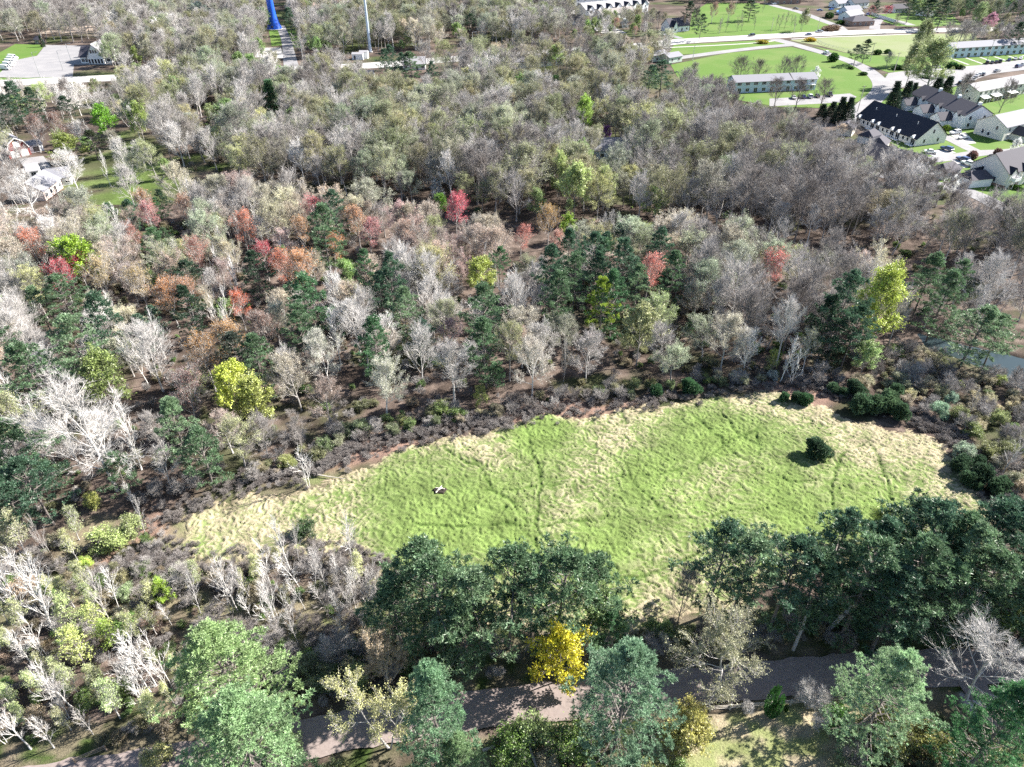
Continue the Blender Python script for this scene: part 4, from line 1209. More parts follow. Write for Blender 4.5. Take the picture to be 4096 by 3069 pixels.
# pines of the row between the meadow and the road
for i, (v, H, t, lab, key, wide) in enumerate((
    (at_(490, 360, O8), 19, PINE2, 'pine at the left end of the meadow pine row', 'pine0', 1.15), (at_(340, 560, O8), 16, PINE2, 'low pine below the left end of the meadow pine row', 'pine2', 1.1),
    (at_(620, 480, O8), 20, PINE2, 'pine second from the left end of the meadow pine row', 'pine3', 1.0), (at_(850, 560, O8), 20, PINEB, 'pale tipped pine in front of the meadow pine row', 'pine1', 1.0),
    (at_(760, 700, O8), 16, PINE2, 'pine below the pale tipped one in the meadow pine row', 'pine4', 1.1), (at_(1080, 440, O8), 20, PINE2, 'pine with a bare dark trunk in the meadow pine row', 'pine3', 1.0),
    (at_(1240, 440, O8), 18, PINE, 'pine behind the vivid yellow tree', 'pine0', .9), (at_(1420, 400, O8), 20, PINE2, 'pine above the vivid yellow tree', 'pine3', 1.0),
    (at_(1690, 450, O8), 16, PINE2, 'pine at the right end of the meadow pine row', 'pine1', 1.1), (at_(1740, 700, O8), 9, SPR, 'pine below the right end of the meadow pine row', 'pine2', 1.0),
    (at_(265, 250, O9), 19, PINE, 'dark pine behind the big olive oak', 'pine1', 1.0), (at_(430, 300, O9), 18, PINEB, 'paler pine beside the dark one behind the olive oak', 'pine3', 1.05),
    (at_(720, 330, O9), 18, PINE, 'spreading pine with dark trunk in the right pine stand', 'pine3', 1.1), (at_(1050, 190, O9), 20, PINE, 'tall pine leaning over the meadow corner', 'pine1', 1.0),
    (at_(880, 380, O9), 17, PINE2, 'pine between the leaning one and the spreading one', 'pine0', 1.0), (at_(1240, 360, O9), 20, PINE2, 'pine in the middle of the right pine stand', 'pine0', 1.1),
    (at_(1550, 340, O9), 20, PINE2, 'broad pine right of the middle of the stand', 'pine2', 1.1), (at_(1420, 520, O9), 17, PINE, 'low dark pine at the front of the right pine stand', 'pine4', 1.2),
    (at_(1300, 220, O9), 18, PINE, 'pine at the back of the right pine stand', 'pine4', 1.1), (at_(1640, 110, O9), 20, PINE, 'pine at the meadow side of the right pine stand', 'pine1', 1.1),
    (at_(1880, 240, O9), 20, PINEB, 'pale tipped pine in the right pine stand', 'pine0', 1.0), (at_(1760, 150, O9), 19, PINE2, 'pine behind the pale tipped one in the right stand', 'pine2', 1.0),
    (at_(2040, 110, O9), 20, PINE, 'dark pine near the right photo edge at the meadow', 'pine1', 1.1), (at_(2010, 380, O9), 17, PINE2, 'low pine at the right of the pine stand', 'pine3', 1.1),
    (at_(2170, 150, O9), 20, PINE, 'pine cut by the right photo edge', 'pine0', 1.1), (at_(1750, 470, O9), 16, PINE2, 'shaded pine at the right front of the stand', 'pine2', 1.0),
    (at_(1950, 560, O9), 12, PINE2, 'small pine under the grey bare tree', 'pine4', 1.1), (at_(1530, 60, O9), 17, PINE, 'pine farthest back in the right pine stand', 'pine3', 1.0),
)):
    mark('pine_tree', key, v, H, t, lab, {0: 'meadow pine row', 10: 'pines behind the oak', 15: 'right pine stand'}.get(i), frac=.74, white=.12, wide=wide, vis=.65)
for i, (vx, vy) in enumerate(((2300, 1180), (2380, 1230), (2330, 1290), (2450, 1300), (2290, 1360), (2420, 1380), (2260, 1300))):
    X, Y = G(vx, vy, 8)
    plant('pine_tree', f'pine{i % 5}', X, Y, 19, PINE2, .1, label='dark pine standing beyond the right end of the pine stand', cat='tree', group='pines past the right end of the stand', wide=1.3, rg=RND)
# pines nearest the drone, on the road side
for (v, H, fr, t, lab, ph, key, wide) in (
    (at_(1880, 850, O8), 22, 1.0, (.20, .32, .20), 'tall bushy pine overhanging the dirt road in the middle', 'roadside pine', 'nearpine0', .95),
    (at_(560, 1000, O8), 22, 1.0, (.20, .33, .19), 'narrow pine with tufted boughs left of the roadside clearing', 'narrow roadside pine', 'nearpine1', .85),
    (at_(1360, 720, O7), 22, 1.0, (.32, .44, .20), 'broad yellow green tipped pine above the dirt road bend', 'broad bend pine', 'nearpine0', 1.05),
    (at_(1440, 1190, O7), 20, 1.0, (.28, .42, .21), 'broad pine in front of the bend pine at the bottom edge', None, 'nearpine0', 1.1),
    (at_(1480, 900, O9), 19, 1.0, (.32, .46, .26), 'pale green pine with open boughs beside the dirt road', 'pale open pine', 'nearpine0', 1.0),
    (at_(2240, 1180, O9), 19, 1.0, (.10, .24, .10), 'green pine at the lower right corner', None, 'nearpine1', 1.3),
    (at_(760, 1480, O8), 12, 1.0, (.22, .33, .16), 'small pine at the bottom edge right of the narrow one', None, 'nearpine1', 1.2),
):
    mark('pine_tree', key, v, H, t, lab, ph, frac=fr, white=.1, wide=wide, vis=0)
    X, Y = spot(v, H, fr); p = PV(X, Y, H * .55); OCC.append((p[0], p[1], 70, p[2]))

# --- cedars and shrubs standing in the meadow
for i, (v, H, w, t, lab) in enumerate((
    (at_(880, 1250, O6), 3.9, 1.15, (.075, .13, .075), 'round dark cedar standing alone in the meadow'), (at_(660, 912, O6), 2.4, 1.0, SPR, 'small round cedar, left of three at the meadow top'), (at_(742, 915, O6), 2.7, 1.0, (.075, .13, .075), 'round cedar, middle of three at the meadow top'),
    (at_(800, 925, O6), 3.0, 1.0, SPR, 'round cedar, right of three at the meadow top'), (at_(975, 855, O6), 2.6, 1.1, (.095, .165, .09), 'small cedar in the shade by the brush'), (at_(1040, 880, O6), 2.2, 1.1, (.095, .165, .09), 'low cedar in the shade beside another'),
    (at_(1130, 860, O6), 3.6, 1.1, (.075, .13, .075), 'dark cedar behind the big cedar clump'), (at_(1160, 950, O6), 4.4, 1.2, (.095, .165, .09), 'large cedar at the left of the big clump'), (at_(1245, 960, O6), 4.2, 1.0, PINE2, 'cedar in the middle of the big clump'),
    (at_(1330, 945, O6), 4.6, 1.1, (.13, .21, .11), 'tallest cedar of the big clump'), (at_(1410, 1000, O6), 4.0, .95, (.095, .165, .09), 'cedar at the right end of the big clump'), (at_(1380, 870, O6), 3.6, .9, (.095, .165, .09), 'slim cedar behind the big clump'),
    (at_(1800, 1345, O6), 3.4, 1.15, (.075, .13, .075), 'dark cedar beside the grey green bush'), (at_(1940, 1400, O6), 4.0, 1.15, (.075, .13, .075), 'dark cedar in the middle of the lower clump'), (at_(1855, 1440, O6), 3.0, 1.1, (.095, .165, .09), 'rounded cedar at the front of the lower clump'),
    (at_(2040, 1480, O6), 3.4, 1.1, (.095, .165, .09), 'cedar at the right end of the lower clump'), (at_(1910, 1490, O6), 1.9, 1.0, (.095, .165, .09), 'tiny cedar at the front of the lower clump'), (at_(1920, 1330, O6), 2.6, 1.0, (.075, .13, .075), 'small cedar at the back of the lower clump'),
    (at_(55, 850, O6), 3.6, 1.1, SPR, 'round green cedar at the meadow edge under grey trees'), (at_(2100, 1600, O6), 2.6, 1.1, (.095, .165, .09), 'small cedar near the right meadow corner'), (at_(2040, 870, O5), 3.0, 1.0, SPR, 'green cedar in the shade of the forest edge'),
)):
    mark('cedar_bush', f'cedar{i % 3}', v, H, t, lab, 'lone meadow cedar' if i == 0 else None, frac=.5, white=.1, cat='bush', wide=w, vis=1.0)
for (v, H, t, w, lab, key) in (
    (at_(1820, 1255, O6), 3.6, (.33, .42, .30), 1.2, 'pale grey green round bush beside dark cedars', 'shrub0'), (at_(1660, 990, O6), 4.0, (.26, .40, .26), 1.2, 'sage green bush right of the big cedar clump', 'shrub1'),
    (at_(1740, 920, O6), 3.0, (.26, .38, .28), 1.0, 'small sage bush behind the sage green one', 'shrub2'), (at_(2050, 1040, O6), 3.6, (.34, .40, .16), 1.1, 'yellow green bush in the grey brush', 'shrub0'),
    (at_(575, 770, O6), 2.8, (.44, .48, .45), 1.1, 'whitish bush under the white birches', 'shrub1'), (at_(30, 1440, O9), 6.5, (.44, .42, .13), 1.0, 'big golden yellow bush beside the roadside pine', 'shrub2'),
    (at_(60, 1330, O9), 5, (.46, .43, .14), 1.0, 'upper part of the golden shrubs beside the roadside pine', 'shrub0'), (at_(1030, 1340, O9), 4.0, (.09, .24, .03), 1.1, 'dark green bush below the white flowering bush', 'shrub1'),
    (at_(1330, 1420, O9), 6, (.24, .26, .08), 1.2, 'olive shrub in front of the pale open pine', 'shrub2'), (at_(1600, 1490, O9), 5, (.26, .27, .08), 1.2, 'olive yellow shrub right of the pale open pine', 'shrub0'),
    (at_(700, 170, O7), 4.6, (.36, .44, .16), 1.5, 'large yellow green thicket by the start of the grass path', 'shrub1'), (at_(830, 100, O7), 4.2, (.36, .42, .18), 1.3, 'yellow green bush beside the larger thicket', 'shrub2'),
    (at_(550, 330, O7), 2.6, (.40, .52, .10), 1.0, 'small lime shrub alone in the brown scrub', 'shrub0'), (at_(810, 520, O7), 2.8, (.26, .34, .17), 1.4, 'pale sage shrub left of the small lime tree', 'shrub1'),
    (at_(590, 1580, O4), 3.2, (.50, .52, .16), 1.0, 'yellow catkin shrub at the foot of the great white bare tree', 'shrub2'), (at_(2060, 800, O6), 2.6, (.38, .46, .14), 1.1, 'lime shrub by the creek', 'shrub0'),
    (at_(1270, 1400, O8), 5, (.24, .32, .12), 1.2, 'light green shrub at the road edge left of the roadside pine', 'shrub1'), (at_(1100, 1520, O8), 5, (.16, .26, .06), 1.3, 'tangled green shrub over fallen logs', 'shrub2'),
    (at_(1500, 1500, O8), 5, (.14, .22, .05), 1.4, 'green shrub under the roadside pine', 'shrub0'), (at_(1000, 1590, O7), 3.5, (.38, .38, .16), 1.2, 'cream budding shrub at the road edge by the bend pine', 'shrub1'),
    (at_(1830, 1480, O7), 5, (.17, .25, .11), 1.0, 'thin dark green shrub right of the bend pine', 'shrub2'), (at_(1970, 110, O7), 3, (.05, .1, .03), 1.6, 'dark green shrub in the bare thicket', 'shrub0'),
):
    mark('leafy_shrub', key, v, H, t, lab, None, frac=.5, white=.3, cat='bush', wide=w, vis=.8)
mark('cypress_bush', 'column', at_(575, 1215, O9), 7.2, (.05, .15, .035), 'narrow dark green columnar evergreen with three spires by the fence', 'columnar evergreen', frac=.5, cat='bush', vis=1.0)
mark('cypress_bush', 'column', at_(665, 1268, O9), 1.9, (.06, .14, .02), 'tiny green columnar evergreen beside the three spired one', None, frac=.5, cat='bush', vis=1.0)
for (v, H, w, wh, lab) in ((at_(835, 1200, O9), 5.2, 1.0, .65, 'grey bare round shrub beside the split rail fence'), (at_(890, 1350, O9), 4, .8, .6, 'small grey bare shrub below the round one'), (at_(425, 1270, O9), 2.4, .9, .7, 'small pale bare shrub at the fence left of the columnar evergreen')):
    mark('bare_shrub', 'brush1', v, H, SAGE, lab, None, frac=.5, white=wh, cat='bush', wide=w, vis=1.0)

# --- notable bare and budding trees
for (name, key, v, H, fr, t, wh, w, lab, ph, vis) in (
    ('bare_tree', 'oak0', at_(520, 1000, O4), 23, .70, SAGE, .62, 1.05, 'great white bare tree with wide twisting limbs at the meadow corner', 'great white bare tree', .9),
    ('bare_tree', 'slim2', at_(1960, 1330, O4), 11, .55, SAGE, .85, 1.2, 'white dead leaning tree at the meadow edge', 'white dead tree', .9),
    ('bare_tree', 'slim1', at_(690, 600, O6), 12, .7, SAGE, 1.0, 1.2, 'white birch, taller of two at the meadow top', 'white birch pair', .9),
    ('bare_tree', 'slim2', at_(745, 660, O6), 10, .7, SAGE, 1.0, 1.2, 'white birch, shorter of two at the meadow top', None, .9),
    ('budding_tree', 'bud0', at_(830, 560, O6), 11, .7, (.46, .47, .3), .8, .9, 'cream budding tree behind the white birches', None, .8),
    ('bare_tree', 'oak1', at_(2090, 850, O9), 17, .72, SAGE, .66, 1.0, 'large grey bare tree overhanging the road at the right edge', 'large grey bare tree', .8),
    ('budding_tree', 'oakbud', at_(340, 770, O9), 16, .72, (.33, .33, .20), .55, 1.0, 'big spreading olive budding oak by the dirt road', 'big olive oak', .9),
    ('budding_tree', 'openbud', at_(240, 1180, O8), 17, .70, (.48, .48, .22), .6, .9, 'pale yellow budding tree with open branches left of the narrow pine', 'pale yellow budding tree', .9),
    ('budding_tree', 'bud1', at_(260, 890, O8), 14, .74, (.46, .36, .24), .4, .7, 'tan budding tree behind the pale yellow one', None, .6),
    ('bare_tree', 'fan0', at_(30, 440, O9), 14, .72, SAGE, .2, .75, 'dark bare tree left of the big olive oak', None, .8),
    ('bare_tree', 'fan1', at_(560, 900, O1) if False else at_(1380, 480, O1), 19, .70, SAGE, .75, 1.0, 'tall pale fan shaped bare tree near the homestead', 'tall pale fan tree', .8),
    ('bare_tree', 'fan0', at_(1250, 540, O1), 19, .70, SAGE, .7, 1.0, 'pale bare tree left of the tall pale fan tree', None, .8),
    ('bare_tree', 'fan1', at_(1130, 850, O1), 17, .70, SAGE, .75, 1.1, 'light grey bare tree over the homestead lawn', 'light grey lawn tree', .8),
    ('bare_tree', 'fan0', at_(1350, 880, O1), 17, .70, SAGE, .55, .9, 'grey bare tree right of the light grey lawn tree', None, .8),
    ('bare_tree', 'oak1', at_(600, 640, O1), 14, .66, SAGE, .7, .9, 'pinkish grey spreading bare tree behind the bright green tree', None, .7),
    ('bare_tree', 'fan1', at_(430, 1030, O1), 15, .7, SAGE, .85, .9, 'white bare fan shaped tree in front of the barn drive', None, .8),
    ('bare_tree', 'oak0', at_(130, 1180, O1), 17, .7, SAGE, .85, .8, 'large white bare tree beside the pinkish house', None, .8),
    ('bare_tree', 'fan0', at_(800, 1120, O1), 15, .7, CREAM, .6, .9, 'grey bare tree over the sunny lawn strip', None, .7),
    ('bare_tree', 'fan1', at_(940, 560, O4), 16, .7, SAGE, .62, 1.0, 'grey brown fan shaped bare tree in the left wood', 'grey fan tree', .8),
    ('bare_tree', 'bare0', at_(1000, 430, O2) if False else at_(1390, 130, O3), 12, .6, SAGE, .15, .6, 'dark leafless vine clad tree at the highway edge', None, .9),
    ('bare_tree', 'fan0', at_(385, 420, O3), 11, .62, OLIVE, .1, 1.0, 'dark bare tree behind the long grey apartment roof', None, .8),
    ('bare_tree', 'fan1', at_(500, 430, O3), 10, .62, OLIVE, .1, 1.1, 'dark purple bare tree behind the long grey apartment roof', None, .8),
    ('bare_tree', 'fan0', at_(660, 420, O3), 10, .62, OLIVE, .15, 1.0, 'bare tree third along behind the long apartment roof', None, .8),
    ('bare_tree', 'fan1', at_(750, 410, O3), 10, .62, OLIVE, .15, 1.0, 'bare tree at the lawn end behind the apartment roof', None, .8),
    ('bare_tree', 'fan0', at_(620, 560, O3), 10, .62, OLIVE, .12, 1.0, 'bare tree before the long apartment, left of two', None, .8),
    ('bare_tree', 'fan1', at_(760, 570, O3), 10, .62, OLIVE, .12, 1.0, 'bare tree before the long apartment, right of two', None, .8),
    ('bare_tree', 'fan0', at_(920, 570, O3), 10, .62, OLIVE, .12, 1.1, 'bare round tree beside the small parking lot', None, .9),
    ('bare_tree', 'bare1', at_(1840, 530, O3), 13, .66, OLIVE, .2, 1.0, 'bare tree between the parking lot and the apartment end', None, .9),
    ('bare_tree', 'fan0', at_(2110, 570, O3), 13, .66, OLIVE, .12, .9, 'bare tree in front of the white awnings', None, .9),
    ('bare_tree', 'fan1', at_(1335, 370, O3), 8, .6, PINK, .3, 1.0, 'mauve bare tree beside the parking lot road', None, .9),
    ('bare_tree', 'fan0', at_(90, 90, O3), 12, .6, OLIVE, .15, .8, 'bare tree beside the small white house', None, .8),
    ('bare_tree', 'slim0', at_(2170, 1230, O6), 11, .6, SAGE, .6, 1.1, 'grey bare tree leaning over the right meadow edge', None, .8),
    ('budding_tree', 'bud2', at_(1530, 1180, O4), 12, .6, (.44, .46, .24), .4, 1.1, 'yellow cream budding tree under the yellow lime tree', None, .6),
    ('budding_tree', 'bud3', at_(1240, 640, O5), 15, .68, (.48, .44, .38), .75, 1.0, 'pale pinkish budding tree on the forest edge', 'pale edge budding tree', .8),
    ('budding_tree', 'bud4', at_(1310, 490, O5), 14, .72, (.40, .38, .36), .8, .9, 'whitish budding tree behind the pale edge one', None, .8),
    ('bare_tree', 'fan0', at_(500, 540, O5), 16, .68, SAGE, .7, .9, 'light grey bare tree with many fine stems on the forest edge', 'fine stemmed grey tree', .8),
    ('budding_tree', 'bud0', at_(260, 780, O5), 15, .66, (.42, .43, .33), .75, 1.0, 'silvery budding tree on the forest edge', 'silvery edge tree', .8),
    ('budding_tree', 'bud1', at_(1600, 560, O5), 14, .7, (.36, .33, .32), .65, .9, 'mauve grey budding tree hung with vines', None, .8),
    ('budding_tree', 'bud2', at_(1090, 500, O5), 16, .74, (.36, .37, .18), .4, .8, 'olive budding tree with tall dark trunk at the forest edge', None, .7),
    ('bare_tree', 'bare2', at_(1450, 600, O5), 12, .7, SAGE, .5, .4, 'thin dead tree with broken top at the forest edge', None, .8),
    ('budding_tree', 'bud4', at_(1890, 720, O4), 15, .7, (.40, .36, .28), .5, .9, 'tan budding tree above dark trunks on the forest edge', None, .8),
    ('budding_tree', 'bud3', at_(2090, 600, O4), 15, .7, (.46, .46, .38), .8, 1.0, 'whitish budding tree among grey crowns', None, .8),
    ('budding_tree', 'bud1', at_(2100, 870, O4), 12, .7, (.34, .26, .22), .4, 1.0, 'brown budding tree below the tan one', None, .7),
):
    mark(name, key, v, H, t, lab, ph, frac=fr, white=wh, wide=w, vis=vis)
# white birches and thin bare trees of the scrub, given by foot and lean
for i, (v, H, wh, w) in enumerate(((at_(350, 780, O7), 15, .95, 1.2), (at_(300, 660, O7), 13, .95, 1.1), (at_(155, 690, O7), 12, .9, 1.1), (at_(60, 560, O7), 11, .9, 1.1), (at_(470, 1270, O7), 12, .95, 1.0), (at_(440, 1340, O7), 11, .85, .9),
                                   (at_(1010, 1130, O7), 12, 1.0, 1.3), (at_(975, 1170, O7), 11, 1.0, 1.2), (at_(880, 1190, O7), 8, .95, 1.3), (at_(1110, 735, O7), 5.5, .9, 1.2), (at_(1540, 640, O7), 13, .8, 1.1), (at_(1500, 660, O7), 11, .75, 1.2),
                                   (at_(1300, 660, O7), 8, .85, 1.0), (at_(1640, 600, O7), 9, .6, 1.2), (at_(310, 960, O7), 9, .85, 1.3), (at_(210, 1010, O7), 9, .85, 1.3), (at_(940, 140, O7), 8, .7, .9), (at_(340, 300, O7), 9, .5, .8),
                                   (at_(350, 1530, O7), 8, .8, 1.2), (at_(200, 1540, O7), 9, .85, 1.4), (at_(40, 1500, O7), 8, .8, 1.2), (at_(600, 1440, O7), 6, .6, 1.2), (at_(880, 1660, O4), 6.5, .9, 1.0))):
    X, Y = G(*v)
    o = plant('bare_tree', f'slim{i % 3}', X, Y, H * 1.08, SAGE, wh * .82, wide=w * .9, rg=RND, lean=(RND.gauss(0, .04), RND.gauss(-.03, .04)))
    LAB_ = ['tallest white birch of the left scrub', 'white birch touching the tallest one', 'white birch left of the tallest one', 'white birch at the left photo edge', 'slender white birch above the dark lower clearing',
            'slender white birch with a leafy neighbour in the lower scrub', 'white bare tree, tallest of three by the bend pine', 'white bare tree, middle of three by the bend pine', 'white bare tree, shortest of three by the bend pine',
            'small white bare sapling over the shadowed clearing', 'tall whitish bare tree in the brown thicket', 'whitish bare tree beside the tall one in the thicket', 'white forked sapling right of the small lime tree',
            'greyish bare tree in the middle of the thicket', 'white bare tree low in the left scrub', 'bent white bare tree low in the left scrub', 'thin bare tree beside the grass path', 'thin bare stem at the brown clearing',
            'white bare shrubby tree at the bottom left', 'spreading white bare tree at the bottom left', 'whitish bare tree at the left bottom corner', 'small bare tree above the fallen fence', 'small white bare tree at the dark forest foot']
    tag(o, LAB_[i], 'tree')
    USED.append((X, Y, 1.2))
    if i in (0, 6, 10): LAND.append((['', 'tallest white birch', '', '', '', '', 'white trees by the bend pine', '', '', '', 'tall whitish thicket tree'][i] if i else 'tallest white birch', X, Y))
X, Y = G(*at_(945, 760, O9))
plant('dead_trunk', 'snag', X, Y, 8, SAGE, .55, rz=.5, lean=(.1, .42), label='snapped pale dead trunk leaning in the right pine stand', cat='tree')
X, Y = G(*at_(715, 890, O9))
plant('dead_trunk', 'snag', X, Y, 6, SAGE, .45, rz=.9, lean=(-.05, .3), label='thin dead trunk leaning at the road edge', cat='tree')
# ------------------------------------------------------------------ buildings
W_CREAM, W_WHITE, W_TAN, W_BLUE = paint('cream_siding', (.76, .73, .68), .7, .06, 2), paint('white_siding', (.82, .82, .82), .7, .05, 2), paint('tan_siding', (.70, .67, .61), .7, .06, 2), paint('blue_grey_siding', (.52, .61, .72), .7, .06, 2)
W_GREEN, W_PINK, W_BRICK, W_RED = paint('pale_green_siding', (.52, .60, .52), .7, .06, 2), paint('pinkish_brick', (.62, .50, .45), .8, .15, 4), paint('brown_brick', (.30, .20, .16), .8, .2, 4), paint('barn_red', (.22, .04, .036), .7, .2, 2)
R_NAVY, R_BROWN, R_GREY, R_PALE = (paint('dark_shingles', (.024, .027, .040), .85, .25, 6, bump=.3), paint('brown_shingles', (.060, .057, .072), .85, .25, 6, bump=.3),
                                   paint('grey_shingles', (.20, .20, .225), .85, .15, 5, bump=.3), paint('pale_shingles', (.27, .265, .28), .85, .12, 5, bump=.3))
R_TAN = paint('tan_shingles', (.22, .20, .19), .85, .15, 5, bump=.3)
R_TEAL = paint('teal_metal_roof', (.16, .26, .27), .5, .1, 3)
TRIM = paint('white_trim', (.80, .80, .80), .6, .03)
DOORW = paint('garage_door_white', (.80, .79, .77), .6, .03, 2)
DARKD = paint('dark_door', (.07, .06, .06), .6, .05)
m, n, l, b = new_mat('window_glass')
b.inputs['Base Color'].default_value = (.02, .025, .035, 1); b.inputs['Roughness'].default_value = .06
GLASS = m
METAL = paint('galvanised_metal', (.45, .46, .47), .45, .08, 3, .6)
WOODP = paint('weathered_wood', (.24, .19, .15), .85, .2, 3)
WOODG = paint('grey_rail_wood', (.46, .42, .37), .85, .2, 3)
CONCB = paint('concrete_base', (.42, .41, .40), .9, .1, 2)
SIDE = {'f': ((1, 0), (0, -1)), 'b': ((-1, 0), (0, 1)), 'l': ((0, -1), (-1, 0)), 'r': ((0, 1), (1, 0))}


def body(root, x0, x1, y0, y1, h, rh, wall, roof, ridge='x', over=.45, z0=0.0, skirt=None, hip=0.0):
    """a block of a house: walls up to the gables, and a roof of two slopes (or hipped) laid on them"""
    w = MB()
    if hip:
        w.box(x0, x1, y0, y1, -.3 + z0, h)
    elif ridge == 'x':
        yc = (y0 + y1) / 2
        v = [(x, y, z) for x in (x0, x1) for (y, z) in ((y0, -.3 + z0), (y1, -.3 + z0), (y1, h), (yc, h + rh), (y0, h))]
        w.add(v, [(0, 1, 2, 3, 4), (9, 8, 7, 6, 5), (0, 4, 9, 5), (1, 6, 7, 2)])
    else:
        xc = (x0 + x1) / 2
        v = [(x, y, z) for y in (y0, y1) for (x, z) in ((x0, -.3 + z0), (x1, -.3 + z0), (x1, h), (xc, h + rh), (x0, h))]
        w.add(v, [(4, 3, 2, 1, 0), (5, 6, 7, 8, 9), (0, 5, 9, 4), (1, 2, 7, 6)])
    w.build('wall', wall, root)
    r = MB(); t = .16
    if hip:
        a0, a1, b0, b1 = x0 - over, x1 + over, y0 - over, y1 + over
        if ridge == 'x': R0, R1 = (a0 + (b1 - b0) / 2 * hip, (b0 + b1) / 2, h + rh), (a1 - (b1 - b0) / 2 * hip, (b0 + b1) / 2, h + rh)
        else: R0, R1 = ((a0 + a1) / 2, b0 + (a1 - a0) / 2 * hip, h + rh), ((a0 + a1) / 2, b1 - (a1 - a0) / 2 * hip, h + rh)
        v = [(a0, b0, h + .02), (a1, b0, h + .02), (a1, b1, h + .02), (a0, b1, h + .02), R0, R1]
        f = [(0, 1, 5, 4), (1, 2, 5), (2, 3, 4, 5), (3, 0, 4)] if ridge == 'x' else [(0, 1, 4), (1, 2, 5, 4), (2, 3, 5), (3, 0, 4, 5)]
        r.add(v, f + [(3, 2, 1, 0)])
    else:
        half = ((y1 - y0) if ridge == 'x' else (x1 - x0)) / 2
        c = ((y0 + y1) if ridge == 'x' else (x0 + x1)) / 2
        k = rh / half
        prof = [(c - half - over, h - k * over + .03), (c, h + rh + .03), (c + half + over, h - k * over + .03), (c + half + over, h - k * over + .03 + t), (c, h + rh + .03 + t), (c - half - over, h - k * over + .03 + t)]
        e0, e1 = (x0 - over, x1 + over) if ridge == 'x' else (y0 - over, y1 + over)
        v = [((e, p, z) if ridge == 'x' else (p, e, z)) for e in (e0, e1) for p, z in prof]
        f = [(0, 1, 4, 5), (1, 2, 3, 4), (11, 10, 7, 6), (10, 9, 8, 7), (5, 4, 10, 11), (4, 3, 9, 10), (1, 0, 6, 7), (2, 1, 7, 8), (0, 5, 11, 6), (3, 2, 8, 9)]
        if ridge != 'x': f = [tuple(reversed(q)) for q in f]
        r.add(v, f)
    r.build('roof', roof, root)
    if skirt:
        s = MB(); s.box(x0 - .05, x1 + .05, y0 - .05, y1 + .05, -.3, .9); s.build('brick_base', skirt, root)


def opening(root, side, u, z, w, h, plane, name='window', frame=TRIM, pane=GLASS, mull=0):
    """window or door on a wall: u along it, plane = the wall's coordinate; frame proud of the wall, pane as its own sub-part"""
    (tx, ty), (nx, ny) = SIDE[side]
    if side == 'f': o = (u, plane)
    elif side == 'b': o = (u, plane)
    else: o = (plane, u)
    def P(a, d, zz): return (o[0] + (tx * a if side in 'fb' else 0) + nx * d, o[1] + (ty * a if side in 'lr' else 0) + ny * d, zz)
    def slab(mb, a0, a1, z0, z1, d0, d1):
        p, q = P(a0, d0, z0), P(a1, d1, z1)
        mb.box(min(p[0], q[0]), max(p[0], q[0]), min(p[1], q[1]), max(p[1], q[1]), z0, z1)
    f = MB(); e = .12
    slab(f, -w / 2 - e, -w / 2, z, z + h, .01, .07); slab(f, w / 2, w / 2 + e, z, z + h, .01, .07)
    slab(f, -w / 2 - e, w / 2 + e, z + h, z + h + e, .01, .08); slab(f, -w / 2 - e, w / 2 + e, z - e, z, .01, .09)
    for k in range(mull):
        a = -w / 2 + w * (k + 1) / (mull + 1)
        slab(f, a - .04, a + .04, z, z + h, .032, .065)
    fo = f.build(name, frame, root)
    p = MB(); slab(p, -w / 2, w / 2, z, z + h, .005, .03)
    p.build('pane' if pane is GLASS else 'panel', pane, fo)


def garage_door(root, side, u, plane, w=2.6, h=2.2):
    opening(root, side, u, .0 + .05, w, h, plane, 'garage_door', TRIM, DOORW)


def lot(name, label, cat, p0, p1, group=None):
    """Empty at p0, X towards p1; returns root and the length"""
    a, b_ = Vector(p0), Vector(p1)
    d = b_ - a
    o = empty(name, (a.x, a.y, 0), math.atan2(d.y, d.x))
    tag(o, label, cat, group)
    return o, d.length


def vent(root, x, y, z):
    v = MB(); v.tube([(x, y, z - .5), (x, y, z + .45)], [.13, .13], 6, cap=True); v.build('vent_pipe', TRIM, root)


# the dark roofed row: three units, long wall towards the wood, gable towards the lane
t, L = lot('townhouse_row', 'long townhouse row with dark navy roof and cream walls beside the wood', 'townhouse', G(*Z3(1108, 800)), G(*Z3(1500, 950)))
D = 15.0
for i in range(3):
    body(t, L * i / 3 + (.02 if i else 0), L * (i + 1) / 3, .25 * (2 - i), D, 3.0, 5.6 + .02 * i, W_CREAM, R_NAVY, 'x', .5 if i == 2 else .35)
    x = L * i / 3; pl = .25 * (2 - i)
    for u, w, h, z in ((1.6, 1.9, 2.1, .3), (4.6, .9, 1.2, 1.1), (6.9, .9, 1.2, 1.1), (9.6, 1.9, 2.1, .3)):
        if u < L / 3 - .8: opening(t, 'f', x + u, z, w, h, pl, mull=1 if w > 1.5 else 0)
    for u in (1.6, L / 3 - 2.0):
        g = MB(); g.add([(x + u - .9, pl - .7, 2.9), (x + u + .9, pl - .7, 2.9), (x + u, pl - .7, 3.9), (x + u - .9, pl + .8, 3.4), (x + u + .9, pl + .8, 3.4), (x + u, pl + 1.1, 4.0)],
                        [(0, 1, 2), (0, 2, 5, 3), (1, 4, 5, 2)]); g.build('porch_gable', TRIM, t)
        dk = MB(); dk.box(x + u - 1.6, x + u + 1.6, pl - 1.7, pl - .06, .1, .3)
        for a in (-1.55, -.5, .5, 1.55): dk.box(x + u + a - .05, x + u + a + .05, pl - 1.7, pl - 1.6, .3, 1.25)
        dk.box(x + u - 1.6, x + u + 1.6, pl - 1.72, pl - 1.58, 1.25, 1.35)
        dk.build('deck', TRIM, t)
    vent(t, x + L / 6, 4.2, 7.2)
for u, z in ((4.0, 1.0), (10.8, 1.0), (7.5, 4.4)): opening(t, 'r', u, z, 1.0, 1.4, L)
